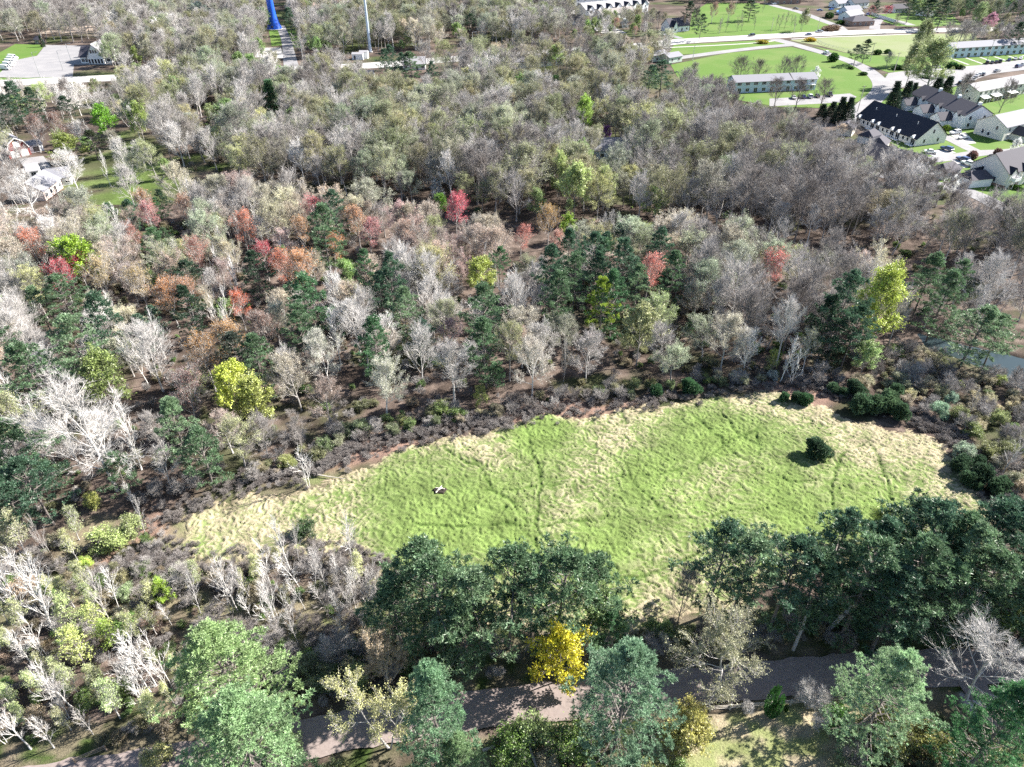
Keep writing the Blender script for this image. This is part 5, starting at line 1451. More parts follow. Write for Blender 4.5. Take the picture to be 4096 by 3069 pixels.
# the stepped row behind it with three garages in front
t, L = lot('townhouse_row', 'stepped two storey townhouse row with purple brown roof and three double garages', 'townhouse', G(*Z3(1440, 690)), G(*Z3(1795, 838)))
for i in range(3):
    x0, x1 = L * i / 3, L * (i + 1) / 3
    off = (2 - i) * .5
    body(t, x0 + (.02 if i else 0), x1, off, 13, 5.6, 3.4 + .03 * i, W_WHITE, R_BROWN, 'x', .5)
    gx = x0 + .6
    body(t, gx, gx + 6.6, off - 6.2, off - .02, 2.6, 2.3, W_WHITE, R_BROWN, 'y', .4)
    for k in (1.75, 4.85): garage_door(t, 'f', gx + k, off - 6.2)
    opening(t, 'f', gx + 3.3, 3.0, .9, .9, off - 6.2, 'gable_vent', TRIM, TRIM)
    for u in (1.4, 3.2, 8.2): opening(t, 'f', x0 + u, 3.6, 1.1, 1.4, off, mull=1)
    opening(t, 'f', x0 + 8.3, .2, 1.0, 2.1, off, 'door', TRIM, DARKD)
    body(t, x0 + 7.2, x0 + 9.6, off - 1.0, off + 3.4, 5.0, 1.4, W_WHITE, R_BROWN, 'y', .3)
    c = MB(); c.box(x1 - 2.2, x1 - 1.2, 6.0, 7.2, 7.5, 10.1); c.build('chimney', TRIM, t)
for u, z in ((3.0, .9), (9.5, .9), (3.0, 3.7), (9.5, 3.7)): opening(t, 'r', u, z, 1.1, 1.4, L)
d_ = MB(); d_.box(L + .06, L + 2.4, 8.5, 11.5, 2.4, 2.6); d_.build('deck', TRIM, t)


def apartments(label, p0, p1, depth, h, wall, roof, wins, awn=(), rh=2.0, ends='l', lower=True):
    t, L = lot('apartment_block', label, 'apartment block', p0, p1)
    body(t, 0, L, 0, depth, h, rh, wall, roof, 'x', .6)
    n = max(2, int(L / wins))
    for i in range(n):
        u = (i + .5) * L / n
        opening(t, 'f', u, 3.5, wins * .5, 1.4, 0, mull=2)
        if lower: opening(t, 'f', u + .3, .6 if i % 2 else .15, wins * .42, 1.5 if i % 2 else 2.1, 0, mull=1)
    for (u, w) in awn:
        a = MB(); a.add([(u - w / 2, -2.6, 2.35), (u + w / 2, -2.6, 2.35), (u + w / 2, -.02, 3.0), (u - w / 2, -.02, 3.0), (u - w / 2, -2.6, 2.25), (u + w / 2, -2.6, 2.25), (u + w / 2, -.02, 2.9), (u - w / 2, -.02, 2.9)],
                        [(0, 1, 2, 3), (7, 6, 5, 4), (0, 4, 5, 1), (1, 5, 6, 2), (3, 7, 4, 0)])
        for k in (-.48, 0, .48): a.box(u + w * k - .05, u + w * k + .05, -2.55, -2.45, 0, 2.26)
        a.build('awning', TRIM, t)
        s = MB(); s.box(u - w / 2 + .1, u + w / 2 - .1, -2.3, -2.24, .1, 2.2); s.build('porch_screen', GLASS, t)
    for e in ends:
        opening(t, e, depth * .5, 3.6, .9, 1.2, 0 if e == 'l' else L)
        opening(t, e, depth * .3, .9, .9, 1.2, 0 if e == 'l' else L)
    return t, L


t, L = apartments('long two storey apartment block with grey roof behind bare lawn trees', G(*Z3(330, 606)), G(*Z3(852, 582)), 9, 5.2, W_BLUE, R_GREY, 4.2, ends='r')
f = MB(); f.box(L * .7 - .15, L * .7 + .15, -.7, 9.7, 5.0, 5.15); f.add([(L * .7 - .15, -.7, 5.1), (L * .7 + .15, -.7, 5.1), (L * .7 + .15, 4.5, 7.6), (L * .7 - .15, 4.5, 7.6), (L * .7 - .15, 4.5, 7.2), (L * .7 + .15, 4.5, 7.2)], [(0, 1, 2, 3), (0, 3, 4), (1, 5, 2)]); f.build('fire_wall', DARKD, t)
bl = MB(); bl.box(L - 5.2, L - .6, -1.3, -.06, 2.6, 2.75)
for k in range(4): bl.box(L - 5.2 + k * 1.5, L - 5.05 + k * 1.5, -1.3, -1.15, 0, 5.2)
bl.build('balcony', TRIM, t)
apartments('pale apartment block with white porch awnings along its lawn', G(*Z3(1890, 670)), G(*Z3(2330, 585)), 11, 5.4, W_TAN, R_PALE, 3.8, awn=((4.5, 5), (13, 6), (25, 6)))
apartments('blue grey apartment block with a very long flat grey roof', G(*Z3(1735, 378)), G(*Z3(2360, 338)), 11, 5.4, W_BLUE, R_GREY, 4.4)


def simple_house(name, label, p0, p1, depth, h, rh, wall, roof, ridge='x', wins=3, hip=0, cat='house', skirt=None, group=None):
    t, L = lot(name, label, cat, p0, p1, group)
    body(t, 0, L, 0, depth, h, rh, wall, roof, ridge, .45, hip=hip, skirt=skirt)
    for i in range(wins):
        u = (i + .5) * L / wins
        if i == wins // 2 and wins > 2: opening(t, 'f', u, .1, 1.0, 2.1, 0, 'door', TRIM, DARKD)
        else: opening(t, 'f', u, .9, min(1.4, L / wins * .5), 1.2, 0, mull=1)
        if h > 4.5: opening(t, 'f', u, 3.5, min(1.3, L / wins * .5), 1.2, 0, mull=1)
    opening(t, 'l', depth * .5, .9, 1.0, 1.2, 0); opening(t, 'r', depth * .5, .9, 1.0, 1.2, L)
    return t, L


# tan houses at the right edge
t, L = simple_house('townhouse', 'tan townhouse with grey roof and dark garage roof at the right edge', G(*Z3(2062, 915)), G(*Z3(2330, 850)), 12, 5.4, 3.2, W_TAN, R_GREY, wins=5)
body(t, 5, 11.5, -6.5, -.02, 2.6, 2.2, W_TAN, R_NAVY, 'y', .4); garage_door(t, 'f', 6.7, -6.5); garage_door(t, 'f', 9.8, -6.5)
for u, z in ((3.5, 3.6), (8.5, 1.2)): opening(t, 'l', u, z, .9, 1.4, 0)
t, L = simple_house('townhouse', 'cream townhouse with brown roof, white balconies and brick base', G(*Z3(2072, 1222)), G(*Z3(2330, 1150)), 13, 5.2, 4.8, W_CREAM, R_BROWN, wins=6, skirt=W_BRICK)
for u in (3.2, 10.5, 16):
    bb = MB(); bb.box(u - 1.8, u + 1.8, -2.0, -.06, 2.6, 2.8); bb.box(u - 1.8, u + 1.8, -2.0, -1.92, 2.8, 3.7); bb.box(u - 1.8, u - 1.72, -2, -.06, 2.8, 3.7); bb.box(u + 1.72, u + 1.8, -2, -.06, 2.8, 3.7)
    bb.box(u - 1.7, u - 1.6, -1.95, -1.85, 0, 2.6); bb.box(u + 1.6, u + 1.7, -1.95, -1.85, 0, 2.6); bb.build('balcony', TRIM, t)
body(t, -3.0, -.02, 7, 12.5, 2.8, 1.6, W_CREAM, R_NAVY, 'x', .3)
for u in (2.2, 9.2): body(t, u - 1.6, u + 1.6, -.5, 3.6, 5.0, 1.7, W_CREAM, R_NAVY, 'y', .3)
for u, z in ((4.0, 1.4), (9.0, 3.6)): opening(t, 'l', u, z, 1.0, 1.4, 0)
# small garages with hip roofs
for k, (a, b2, dp, lab) in enumerate((((1585, 1135), (1655, 1158), 7.5, 'hip roofed double garage with brown roof on the lane'), ((1765, 1180), (1840, 1215), 7.5, 'hip roofed garage behind white blossom'),
                                      ((1122, 920), (1190, 936), 6.5, 'small pale garage with brown roof below the dark roofed row'), ((1185, 970), (1300, 990), 6.5, 'low garage half hidden by trees below the dark roofed row'),
                                      ((985, 870), (1080, 885), 6.5, 'brown roofed garage deep in the bare trees'))):
    t, L = lot('garage', lab, 'garage', G(*Z3(*a)), G(*Z3(*b2)))
    L = max(L, 6.2)
    body(t, 0, L, 0, dp + 1, 2.7, 2.2, W_WHITE if k < 2 else W_TAN, R_BROWN, 'y', .4, hip=.5)
    garage_door(t, 'f', L * .27, 0); garage_door(t, 'f', L * .73, 0)
t, L = simple_house('house', 'long dark roofed house behind the bare wood near the lane', G(*Z3(1150, 1060)), G(*Z3(1480, 1150)), 11, 3, 3.6, W_CREAM, R_BROWN, wins=6)
# sheds by the wide pine
t, L = simple_house('shed', 'pale green shed with dark roof behind the wide pine', G(*Z2(2020, 402)), G(*Z2(2110, 392)), 8, 3.4, 1.6, W_GREEN, R_GREY, wins=2, cat='shed')
t, L = simple_house('shed', 'pale green shed with grey roof, lower of the two', G(*Z2(2120, 412)), G(*Z2(2205, 398)), 8, 3.0, 1.6, W_GREEN, R_GREY, wins=2, cat='shed')
# the gabled row beyond the highway
t, L = lot('townhouse_row', 'white row of houses with six dark front gables', 'townhouse', G(*Z2(1580, 118)), G(*Z2(1985, 72)))
body(t, 0, L, 0, 13, 5.6, 3.6, W_TAN, R_PALE, 'x', .5)
for i in range(7):
    u = L * (i + .5) / 7
    body(t, u - 2.8, u + 2.8, -1.6, 5, 5.2, 2.8, W_WHITE, R_NAVY, 'y', .35)
    opening(t, 'f', u, 3.4, 1.2, 1.4, -1.6, mull=1)
    garage_door(t, 'f', u, -1.6, 3.6, 2.2)
t, L = simple_house('townhouse_row', 'tan roofed row in front of the gabled houses', G(*Z2(1690, 130)), G(*Z2(1900, 105)), 11, 3.4, 2.6, W_TAN, R_TAN, wins=6, cat='townhouse')
t, L = simple_house('townhouse_row', 'white row of houses at the very top behind the gabled row', G(*Z2(1470, 42)), G(*Z2(1880, 10)), 12, 5.6, 3.2, W_WHITE, R_PALE, wins=10, cat='townhouse')
t, L = simple_house('house', 'dark roofed house among trees near the gabled row', G(*Z2(1465, 155)), G(*Z2(1570, 172)), 10, 3, 3, W_BLUE, R_NAVY, wins=3)
t, L = simple_house('house', 'dark house hidden by trees left of the gabled row', G(*Z2(1225, 55)), G(*Z2(1360, 48)), 10, 3, 3, W_TAN, R_NAVY, wins=4)
t, L = simple_house('house', 'white house with steep front gables beside the highway', G(*Z2(2125, 212)), G(*Z2(2250, 200)), 10, 3.6, 4.2, W_WHITE, R_BROWN, wins=4)
body(t, 1.5, 5.2, -1.8, 5, 3.2, 3.6, W_WHITE, R_NAVY, 'y', .3); opening(t, 'f', 3.3, 1.0, 1.6, 1.4, -1.8, mull=2)
c = MB(); c.box(L - 4, L - 2.4, 1.5, 3.1, 3, 9.6); c.build('chimney', W_BRICK, t)
# houses at the top right
t, L = simple_house('house', 'low brown ranch house with hip roof beside the highway', G(*Z3(1092, 172)), G(*Z3(1235, 166)), 12, 3, 2.8, W_BRICK, R_BROWN, wins=4, hip=.9)
for a, b2, dp, h, wl, rf, lab in (((1075, 135), (1165, 118), 9, 3, W_WHITE, R_GREY, 'grey roofed cottage behind the ranch house'), ((1060, 100), (1155, 92), 9, 3, W_BLUE, R_GREY, 'pale blue cottage by the pool'),
                                  ((1000, 52), (1090, 42), 9, 3, W_WHITE, R_GREY, 'white cottage at the top edge, left of three'), ((1105, 50), (1200, 40), 9, 3, W_WHITE, R_NAVY, 'dark roofed cottage at the top edge near the red trees'),
                                  ((590, 30), (760, 24), 10, 5.4, W_BRICK, R_BROWN, 'brick apartment house at the top edge'), ((1370, 85), (1450, 82), 9, 3, W_TAN, R_BROWN, 'brown house in the shade right of the bright red tree'),
                                  ((1505, 98), (1590, 108), 8, 3, W_WHITE, R_GREY, 'white garage beyond the lawn at the top right')):
    simple_house('house', lab, G(*Z3(*a)), G(*Z3(*b2)), dp, h, 2.6, wl, rf, wins=4)
# upper left: the white gabled building with its car park, and houses in the wood
t, L = lot('office_house', 'grey roofed building with a white front gable beside the van car park', 'building', G(*Z1(530, 412)), G(*Z1(725, 408)))
body(t, 0, L, 0, 15, 3.6, 4.2, W_WHITE, R_BROWN, 'x', .7)
body(t, L * .3, L * .82, -2.5, 24, 3.7, 6.6, W_WHITE, R_PALE, 'y', .6)
for k in (-1.3, 0, 1.3): opening(t, 'f', L * .56 + k, 5.6, 1.0, 1.7, -2.5)
for k in range(5): opening(t, 'f', L * .35 + k * L * .1, .3, L * .06, 2.3, -2.5, 'window' if k != 2 else 'door', TRIM, GLASS)
for k in (.08, .2, .92): opening(t, 'f', L * k, .8, 1.6, 1.6, 0, mull=1)
simple_house('house', 'small teal roofed house among trees beyond the car park', G(*Z1(915, 248)), G(*Z1(1000, 240)), 10, 3, 2.8, W_TAN, R_TEAL, wins=3)
simple_house('house', 'dark teal roofed house right of the smaller teal one', G(*Z1(1170, 240)), G(*Z1(1260, 236)), 14, 3, 3.4, W_TAN, R_TEAL, wins=3)
simple_house('shed', 'small dark shed at the corner of the van lawn', G(*Z1(228, 285)), G(*Z1(262, 288)), 5, 2.6, 1.6, WOODP, R_BROWN, wins=1, cat='shed')
simple_house('pump_house', 'low brick pump house behind the blue tower', G(*Z1(1700, 165)), G(*Z1(1775, 160)), 9, 3, 1.2, W_BRICK, R_TAN, wins=2, cat='building')
simple_house('house', 'long dark roofed house with white eaves in front of the highway', G(*Z1(2115, 552)), G(*Z1(2420, 545)), 12, 3, 2.4, W_WHITE, R_NAVY, wins=6)
simple_house('house', 'pale roofed house hidden among pines at the highway', G(*Z2(400, 455)), G(*Z2(545, 452)), 11, 3, 2.6, W_WHITE, R_PALE, wins=4)
simple_house('house', 'long grey roofed building under bare trees before the highway', G(*Z2(1110, 450)), G(*Z2(1640, 400)), 13, 3.4, 2.2, W_WHITE, R_GREY, wins=9)
# homestead
simple_house('house', 'pinkish walled house behind a large white bare tree', G(*Z1(300, 1300)), G(*Z1(410, 1215)), 9, 3.2, 2.8, W_PINK, R_GREY, wins=4)
simple_house('house', 'white sided wing of the homestead with grey roof', G(*Z1(330, 1215)), G(*Z1(470, 1195)), 8, 2.8, 2.2, W_WHITE, R_GREY, wins=3)
simple_house('shed', 'pale metal shed above the homestead', G(*Z1(195, 1160)), G(*Z1(265, 1150)), 7, 2.6, 1.6, W_WHITE, R_PALE, wins=1, cat='shed')
simple_house('house', 'blue grey house half hidden in the back wood', G(*Z2(1560, 1035)), G(*Z2(1860, 1030)), 10, 3.4, 3.0, W_BLUE, R_GREY, wins=6)
# gambrel barn
t, L = lot('barn', 'red gambrel roofed barn with white trim and white doors', 'barn', G(*Z1(65, 1030)), G(*Z1(148, 1012)))
L = max(L, 7.5)
pr_ = [(0, 2.8), (L * .16, 5.2), (L / 2, 6.8), (L * .84, 5.2), (L, 2.8)]
w = MB()
front = [(0, 0, -.3), (L, 0, -.3)] + [(x, 0, z) for x, z in reversed(pr_)]
w.add(front + [(x, 13, z) for x, _y, z in front], [tuple(range(7)), tuple(range(13, 6, -1)), (0, 7, 8, 1), (1, 8, 9, 2), (0, 6, 13, 7)])
w.build('wall', W_RED, t)
r = MB()
for (xa, za), (xb, zb) in zip(pr_[:-1], pr_[1:]):
    r.add([(xa, -.4, za + .05), (xb, -.4, zb + .05), (xb, 13.4, zb + .05), (xa, 13.4, za + .05), (xa, -.4, za + .2), (xb, -.4, zb + .2), (xb, 13.4, zb + .2), (xa, 13.4, za + .2)],
          [(3, 2, 1, 0), (4, 5, 6, 7), (0, 1, 5, 4), (2, 3, 7, 6), (3, 0, 4, 7), (1, 2, 6, 5)])
r.build('roof', R_GREY, t)
tr_ = MB()
for (xa, za), (xb, zb) in zip(pr_[:-1], pr_[1:]): tr_.bar((xa, -.45, za + .1), (xb, -.45, zb + .1), .12, .3)
tr_.build('trim', TRIM, t)
opening(t, 'f', L * .3, .1, 2.4, 2.2, 0, 'door', TRIM, DOORW); opening(t, 'f', L * .72, .1, 2.4, 2.2, 0, 'door', TRIM, DOORW)
opening(t, 'f', L * .5, 3.5, 1.8, 1.9, 0, 'loft_door', TRIM, DOORW); opening(t, 'f', L * .5, 5.75, .6, .5, 0, mull=0)
body(t, L + .02, L + 5, 1.5, 8, 2.6, 1.0, W_WHITE, R_GREY, 'x', .3); opening(t, 'f', L + 2.5, .1, 2.2, 2.0, 1.5, 'door', TRIM, DARKD)

# ------------------------------------------------------------------ towers, poles, fences
m_blue = paint('tower_blue', (.01, .09, .55), .4, .08, .5, spec=.5)
X, Y = G(*Z1(1778, 186))
t = tag(empty('water_tower', (X, Y, 0)), 'bright blue water tower stem rising from a flared foot', 'water tower')
w = MB(); prof = [(5.2, -.3), (4.9, .8), (4.3, 2.5), (3.5, 5), (2.9, 8), (2.45, 12), (2.2, 17), (2.1, 25), (2.1, 40)]
w.tube([(0, 0, z) for _r, z in prof], [r_ for r_, _z in prof], 28); w.build('stem', m_blue, t).data.shade_smooth()
w = MB(); prof = [(2.3, 40), (4, 41.5), (7, 44), (8.5, 47), (8.5, 49), (7, 52), (4, 54), (.2, 54.8)]
w.tube([(0, 0, z) for _r, z in prof], [r_ for r_, _z in prof], 28); w.build('tank', m_blue, t).data.shade_smooth()
w = MB(); w.tube([(0, 0, -.3), (0, 0, .15)], [6.2, 6.2], 28, cap=True); w.build('foundation', CONCB, t)
w = MB(); w.box(-.6, .6, -4.75, -4.3, 0, 2.3); w.build('door', DARKD, t)
m_mast = paint('mast_paint', (.50, .58, .70), .4, .05, 1, .3)
X, Y = G(*Z2(187, 338))
t = tag(empty('cell_mast', (X, Y, 0)), 'tall pale blue steel mast beside the highway', 'mast')
w = MB(); w.tube([(0, 0, -.3), (0, 0, 20), (0, 0, 42)], [.95, .75, .5], 14); w.build('pole', m_mast, t).data.shade_smooth()
w = MB(); w.tube([(0, 0, -.3), (0, 0, .5)], [1.5, 1.5], 14, cap=True); w.build('base', CONCB, t)
w = MB()
for k in range(6):
    a = k * 1.047; w.box(1.4 * math.cos(a) - .2, 1.4 * math.cos(a) + .2, 1.4 * math.sin(a) - .2, 1.4 * math.sin(a) + .2, 38.5, 41)
w.build('antenna', METAL, t)
X, Y = G(*Z2(120, 380))
t, L = lot('equipment_hut', 'small white equipment hut at the foot of the steel mast', 'hut', G(*Z2(70, 388)), G(*Z2(165, 388)))
body(t, 0, L * .75, 0, 4.5, 2.8, .7, W_WHITE, R_PALE, 'x', .2); body(t, L * .45, L, 3, 7, 3.4, .6, W_WHITE, R_PALE, 'x', .2); opening(t, 'f', 1.6, .1, 1, 2.1, 0, 'door', TRIM, DARKD)


def utility_pole(v, h, label, arms=1, rz=.35, lamp=False, mat=None):
    X, Y = G(*v)
    t = tag(empty('light_pole' if lamp else 'utility_pole', (X, Y, -.05), rz), label, 'light pole' if lamp else 'utility pole')
    w = MB(); w.tube([(0, 0, -.2), (0, 0, h)], [.19, .12], 8, cap=True); w.build('pole', mat or (METAL if lamp else WOODG), t)
    if lamp:
        w = MB(); w.tube([(0, 0, h - .3), (.8, 0, h + .1), (1.9, 0, h + .15)], [.06, .05, .05], 6); w.build('arm', METAL, t)
        w = MB(); w.box(1.7, 2.5, -.17, .17, h + .05, h + .22); w.build('lamp_head', METAL, t)
    for k in range(0 if lamp else arms):
        w = MB(); w.box(-1.2, 1.2, -.07, .07, h - .5 - k * 1.1, h - .35 - k * 1.1)
        for a in (-1.05, -.5, .5, 1.05): w.tube([(a, 0, h - .36 - k * 1.1), (a, 0, h - .15 - k * 1.1)], [.05, .05], 5)
        w.build('crossarm', WOODP, t)
    return t


for v, h, lab, lamp in ((at_(1130, 722, O3), 11, 'grey utility pole beside the curving road and spruces', False), (at_(1970, 392, O3), 11, 'utility pole before the blue grey apartments', False), (at_(1210, 400, O3), 10, 'utility pole on the lawn by the pale field', False),
                        (at_(1365, 470, O3), 10, 'utility pole at the hedge by the road', False), (at_(708, 252, O3), 9, 'utility pole at the road junction on the highway', False), (at_(62, 395, O3), 8, 'thin lamp pole behind the lawn trees', True),
                        (at_(1700, 135, O3), 9, 'utility pole beyond the white fence', False), (at_(570, 208, O3), 9, 'utility pole on the lawn across the highway', False), (at_(870, 200, O3), 9, 'utility pole beside the far driveway', False), (at_(235, 215, O3), 9, 'utility pole among thin lawn trees', False),
                        (at_(852, 352, O2), 12, 'tall lamp pole at the highway before the far wood', True), (at_(262, 318, O2), 9, 'pole among trees right of the steel mast', False), (at_(1970, 250, O2), 11, 'utility pole beside the highway hedge', False), (at_(2040, 200, O2), 10, 'utility pole near the white gabled house', False),
                        (at_(410, 456, O1), 10, 'lamp pole in the middle of the car park', True), (at_(262, 500, O1), 12, 'lamp pole at the edge of the car park', True), (at_(462, 395, O1), 9, 'lamp pole at the back of the car park', True), (at_(1968, 420, O1), 12, 'pale pole beside the blue tower drive', True)):
    utility_pole(v, h, lab, 1, .3, lamp)


def run_fence(name, label, pts, h, gap, rails, mat, solid=False, post=.09, group=None):
    P = smooth_line(pts, 4)
    t = tag(empty(name, (P[0][0], P[0][1], 0)), label, 'fence', group)
    seg = np.linalg.norm(np.diff(P, axis=0), axis=1); S = np.concatenate([[0], np.cumsum(seg)])
    k = max(2, int(S[-1] / gap) + 1)
    Q = [(np.interp(s, S, P[:, 0]) - P[0][0], np.interp(s, S, P[:, 1]) - P[0][1]) for s in np.linspace(0, S[-1], k)]
    for x, y in Q:
        w = MB(); w.box(x - post, x + post, y - post, y + post, -.3, h + .06); w.build('post', mat, t)
    for z in rails:
        w = MB()
        for a, b2 in zip(Q[:-1], Q[1:]): w.bar((a[0], a[1], z), (b2[0], b2[1], z), .05, .10 if not solid else .12)
        w.build('rail', mat, t)
    if solid:
        w = MB()
        for a, b2 in zip(Q[:-1], Q[1:]): w.bar((a[0], a[1], h / 2 + .05), (b2[0], b2[1], h / 2 + .05), .04, h - .1)
        w.build('panel', mat, t)


run_fence('rail_fence', 'weathered split rail fence along the dirt road verge', GP([Z9(40, 1302), Z9(350, 1278), Z9(640, 1255), Z9(900, 1235), Z9(1080, 1222)]), 1.05, 2.6, (.35, .68, .98), WOODG)
run_fence('rail_fence', 'leaning grey rail fence beside the dark road bend', GP([Z1(490, 1104.4 * 3 + 1630), Z1(590, 1104.4 * 3 + 1585), Z1(690, 1104.4 * 3 + 1545)]), 1.0, 2.4, (.35, .68, .95), WOODP)
run_fence('board_fence', 'long white board fence on the lawn at the top', [G(*Z3(*q)) for q in ((1210, 98), (1290, 122), (1375, 150))], 2.0, 3.0, (.3, 1.8), TRIM, True)
run_fence('wire_fence', 'thin metal fence round the pale field', [G(*Z3(*q)) for q in ((865, 262), (920, 295), (1060, 330), (1200, 352))], 1.2, 4.0, (1.15, .6), METAL, False, .04)

# ------------------------------------------------------------------ cars
TYRE, RIM = paint('tyre_rubber', (.02, .02, .02), .9, .05), paint('wheel_metal', (.5, .5, .52), .35, .05, 3, .8)
CARGLASS = GLASS
LAMPW, LAMPR = paint('headlight_lens', (.7, .7, .72), .2, .02), paint('tail_light_lens', (.35, .02, .02), .3, .02)
m, n, l, b = new_mat('car_paint')
a = n.new('ShaderNodeObjectInfo'); l.new(a.outputs['Color'], b.inputs['Base Color'])
b.inputs['Roughness'].default_value = .3; b.inputs['Coat Weight'].default_value = .6; b.inputs['Coat Roughness'].default_value = .08
CARPAINT = m
# side outlines (x along the car, z up): lower body, then cabin
CARK = {
    'sedan': dict(L=4.7, W=1.82, low=[(-2.35, .45), (-2.32, .85), (-1.6, .98), (-.75, 1.0), (1.05, 1.0), (1.95, .97), (2.33, .80), (2.35, .45)], cab=[(-1.15, .98), (-.45, 1.44), (.75, 1.46), (1.6, 1.0)]),
    'suv': dict(L=4.8, W=1.92, low=[(-2.4, .5), (-2.38, 1.05), (-1.5, 1.12), (-.8, 1.15), (2.2, 1.15), (2.38, 1.0), (2.4, .5)], cab=[(-1.05, 1.12), (-.35, 1.74), (1.95, 1.76), (2.3, 1.15)]),
    'van': dict(L=5.8, W=2.0, low=[(-2.9, .5), (-2.88, 1.1), (-2.3, 1.25), (-1.7, 1.3), (2.85, 1.3), (2.9, .5)], cab=[(-2.2, 1.25), (-1.3, 2.5), (2.8, 2.6), (2.85, 1.3)]),
    'pickup': dict(L=5.6, W=1.98, low=[(-2.8, .55), (-2.78, 1.08), (-1.5, 1.18), (-1.0, 1.2), (2.78, 1.2), (2.8, .55)], cab=[(-1.15, 1.18), (-.5, 1.86), (.75, 1.88), (1.0, 1.2)]),
}


def prism(mb, prof, w0, w1, bot=None):
    """outline swept across the car, narrower at the top"""
    zs = [p[1] for p in prof]; z0, z1 = min(zs), max(zs)
    n = len(prof)
    hw = [w0 + (w1 - w0) * ((z - z0) / (z1 - z0 + 1e-6)) for z in zs]
    v = [(x, -h, z) for (x, z), h in zip(prof, hw)] + [(x, h, z) for (x, z), h in zip(prof, hw)]
    f = [tuple(range(n)), tuple(range(2 * n - 1, n - 1, -1))] + [(i, i + n, (i + 1) % n + n, (i + 1) % n) for i in range(n)]
    mb.add(v, f)


CARP = {}
for k, c in CARK.items():
    h = c['W'] / 2
    mb = MB(); prism(mb, c['low'], h, h * .95); prism(mb, c['cab'], h * .93, h * .74)
    bd = mb.mesh('body', [CARPAINT])
    mb = MB()
    (xa, za), (xb, zb), (xc, zc), (xd, zd) = c['cab']
    def ww(z): return h * (.93 + (.74 - .93) * ((z - za) / (zc - za)))
    def at(x0, z0, x1, z1, s): return (x0 + (x1 - x0) * s, z0 + (z1 - z0) * s)
    for sgn in (-1, 1):
        q = [at(xa, za, xb, zb, .22), at(xa, za, xb, zb, .85), at(xd, zd, xc, zc, .85), at(xd, zd, xc, zc, .22)]
        if k == 'van': q = [at(xa, za, xb, zb, .1), at(xa, za, xb, zb, .6), (xb + .9, za + (zb - za) * .6), (xb + .9, za + .1)]
        v = [(x + (.12 if i < 2 else -.12), sgn * (ww(z) + .012), z) for i, (x, z) in enumerate(q)]
        mb.add(v, [(0, 1, 2, 3) if sgn < 0 else (3, 2, 1, 0)])
    for (x0, z0, x1, z1, o) in ((xa, za, xb, zb, -1), (xd, zd, xc, zc, 1)):
        if k == 'van' and o > 0: continue
        p, q = at(x0, z0, x1, z1, .15), at(x0, z0, x1, z1, .88)
        v = [(p[0] + o * .012, -ww(p[1]) * .88, p[1] + .01), (p[0] + o * .012, ww(p[1]) * .88, p[1] + .01), (q[0] + o * .012, ww(q[1]) * .88, q[1] + .01), (q[0] + o * .012, -ww(q[1]) * .88, q[1] + .01)]
        mb.add(v, [(0, 1, 2, 3) if o > 0 else (3, 2, 1, 0)])
    gl = mb.mesh('windows', [CARGLASS])
    mb = MB(); mb.tube([(0, -.12, 0), (0, .12, 0)], [.34, .34], 12, 0, True); ty = mb.mesh('tyre', [TYRE])
    mb = MB(); mb.tube([(0, -.128, 0), (0, .128, 0)], [.21, .21], 10, 0, True); rm = mb.mesh('rim', [RIM])
    mb = MB(); mb.box(-.03, .03, -.2, .2, -.07, .07); hl = mb.mesh('headlight', [LAMPW])
    mb = MB(); mb.box(-.03, .03, -.18, .18, -.09, .09); tl_ = mb.mesh('tail_light', [LAMPR])
    CARP[k] = (bd, gl, ty, rm, hl, tl_, c)
PAINTS = {'white': (.78, .78, .78), 'black': (.015, .015, .018), 'dark': (.03, .035, .05), 'navy': (.02, .04, .14), 'grey': (.22, .23, .25), 'silver': (.52, .53, .55), 'blue': (.03, .12, .42), 'red': (.4, .03, .03)}


def car(kind, v, v2, colour, label, z=.07, group=None, ang=None):
    X, Y = G(*v); X2, Y2 = G(*v2)
    bd, gl, ty, rm, hl, tl_, c = CARP[kind]
    # the car's front is at its -x end
    o = empty({'sedan': 'parked_car', 'suv': 'parked_suv', 'van': 'white_van', 'pickup': 'pickup_truck'}[kind], (X, Y, z), math.atan2(Y - Y2, X - X2) if ang is None else ang)
    tag(o, label, {'van': 'van', 'pickup': 'pickup truck'}.get(kind, 'car'), group)
    def kid(name, me, loc=(0, 0, 0), par=o):
        q = bpy.data.objects.new(name, me); q.parent = par; q.location = loc; q.color = PAINTS[colour] + (1,); COL.objects.link(q); return q
    kid('body', bd); kid('windows', gl)
    for sx in (-1, 1):
        for sy in (-1, 1):
            wq = kid('wheel', ty, (sx * c['L'] * .30, sy * (c['W'] / 2 - .1), .34)); kid('rim', rm, (0, 0, 0), wq)
            zz = c['low'][1][1] - .14
            kid('headlight' if sx < 0 else 'tail_light', hl if sx < 0 else tl_, (sx * (c['L'] / 2 + .0), sy * (c['W'] / 2 - .3), zz))


def z3car(kind, x, y, dx, dy, colour, label, grp=None, z=.075):
    car(kind, Z3(x, y), Z3(x + dx, y + dy), colour, label, z, grp)


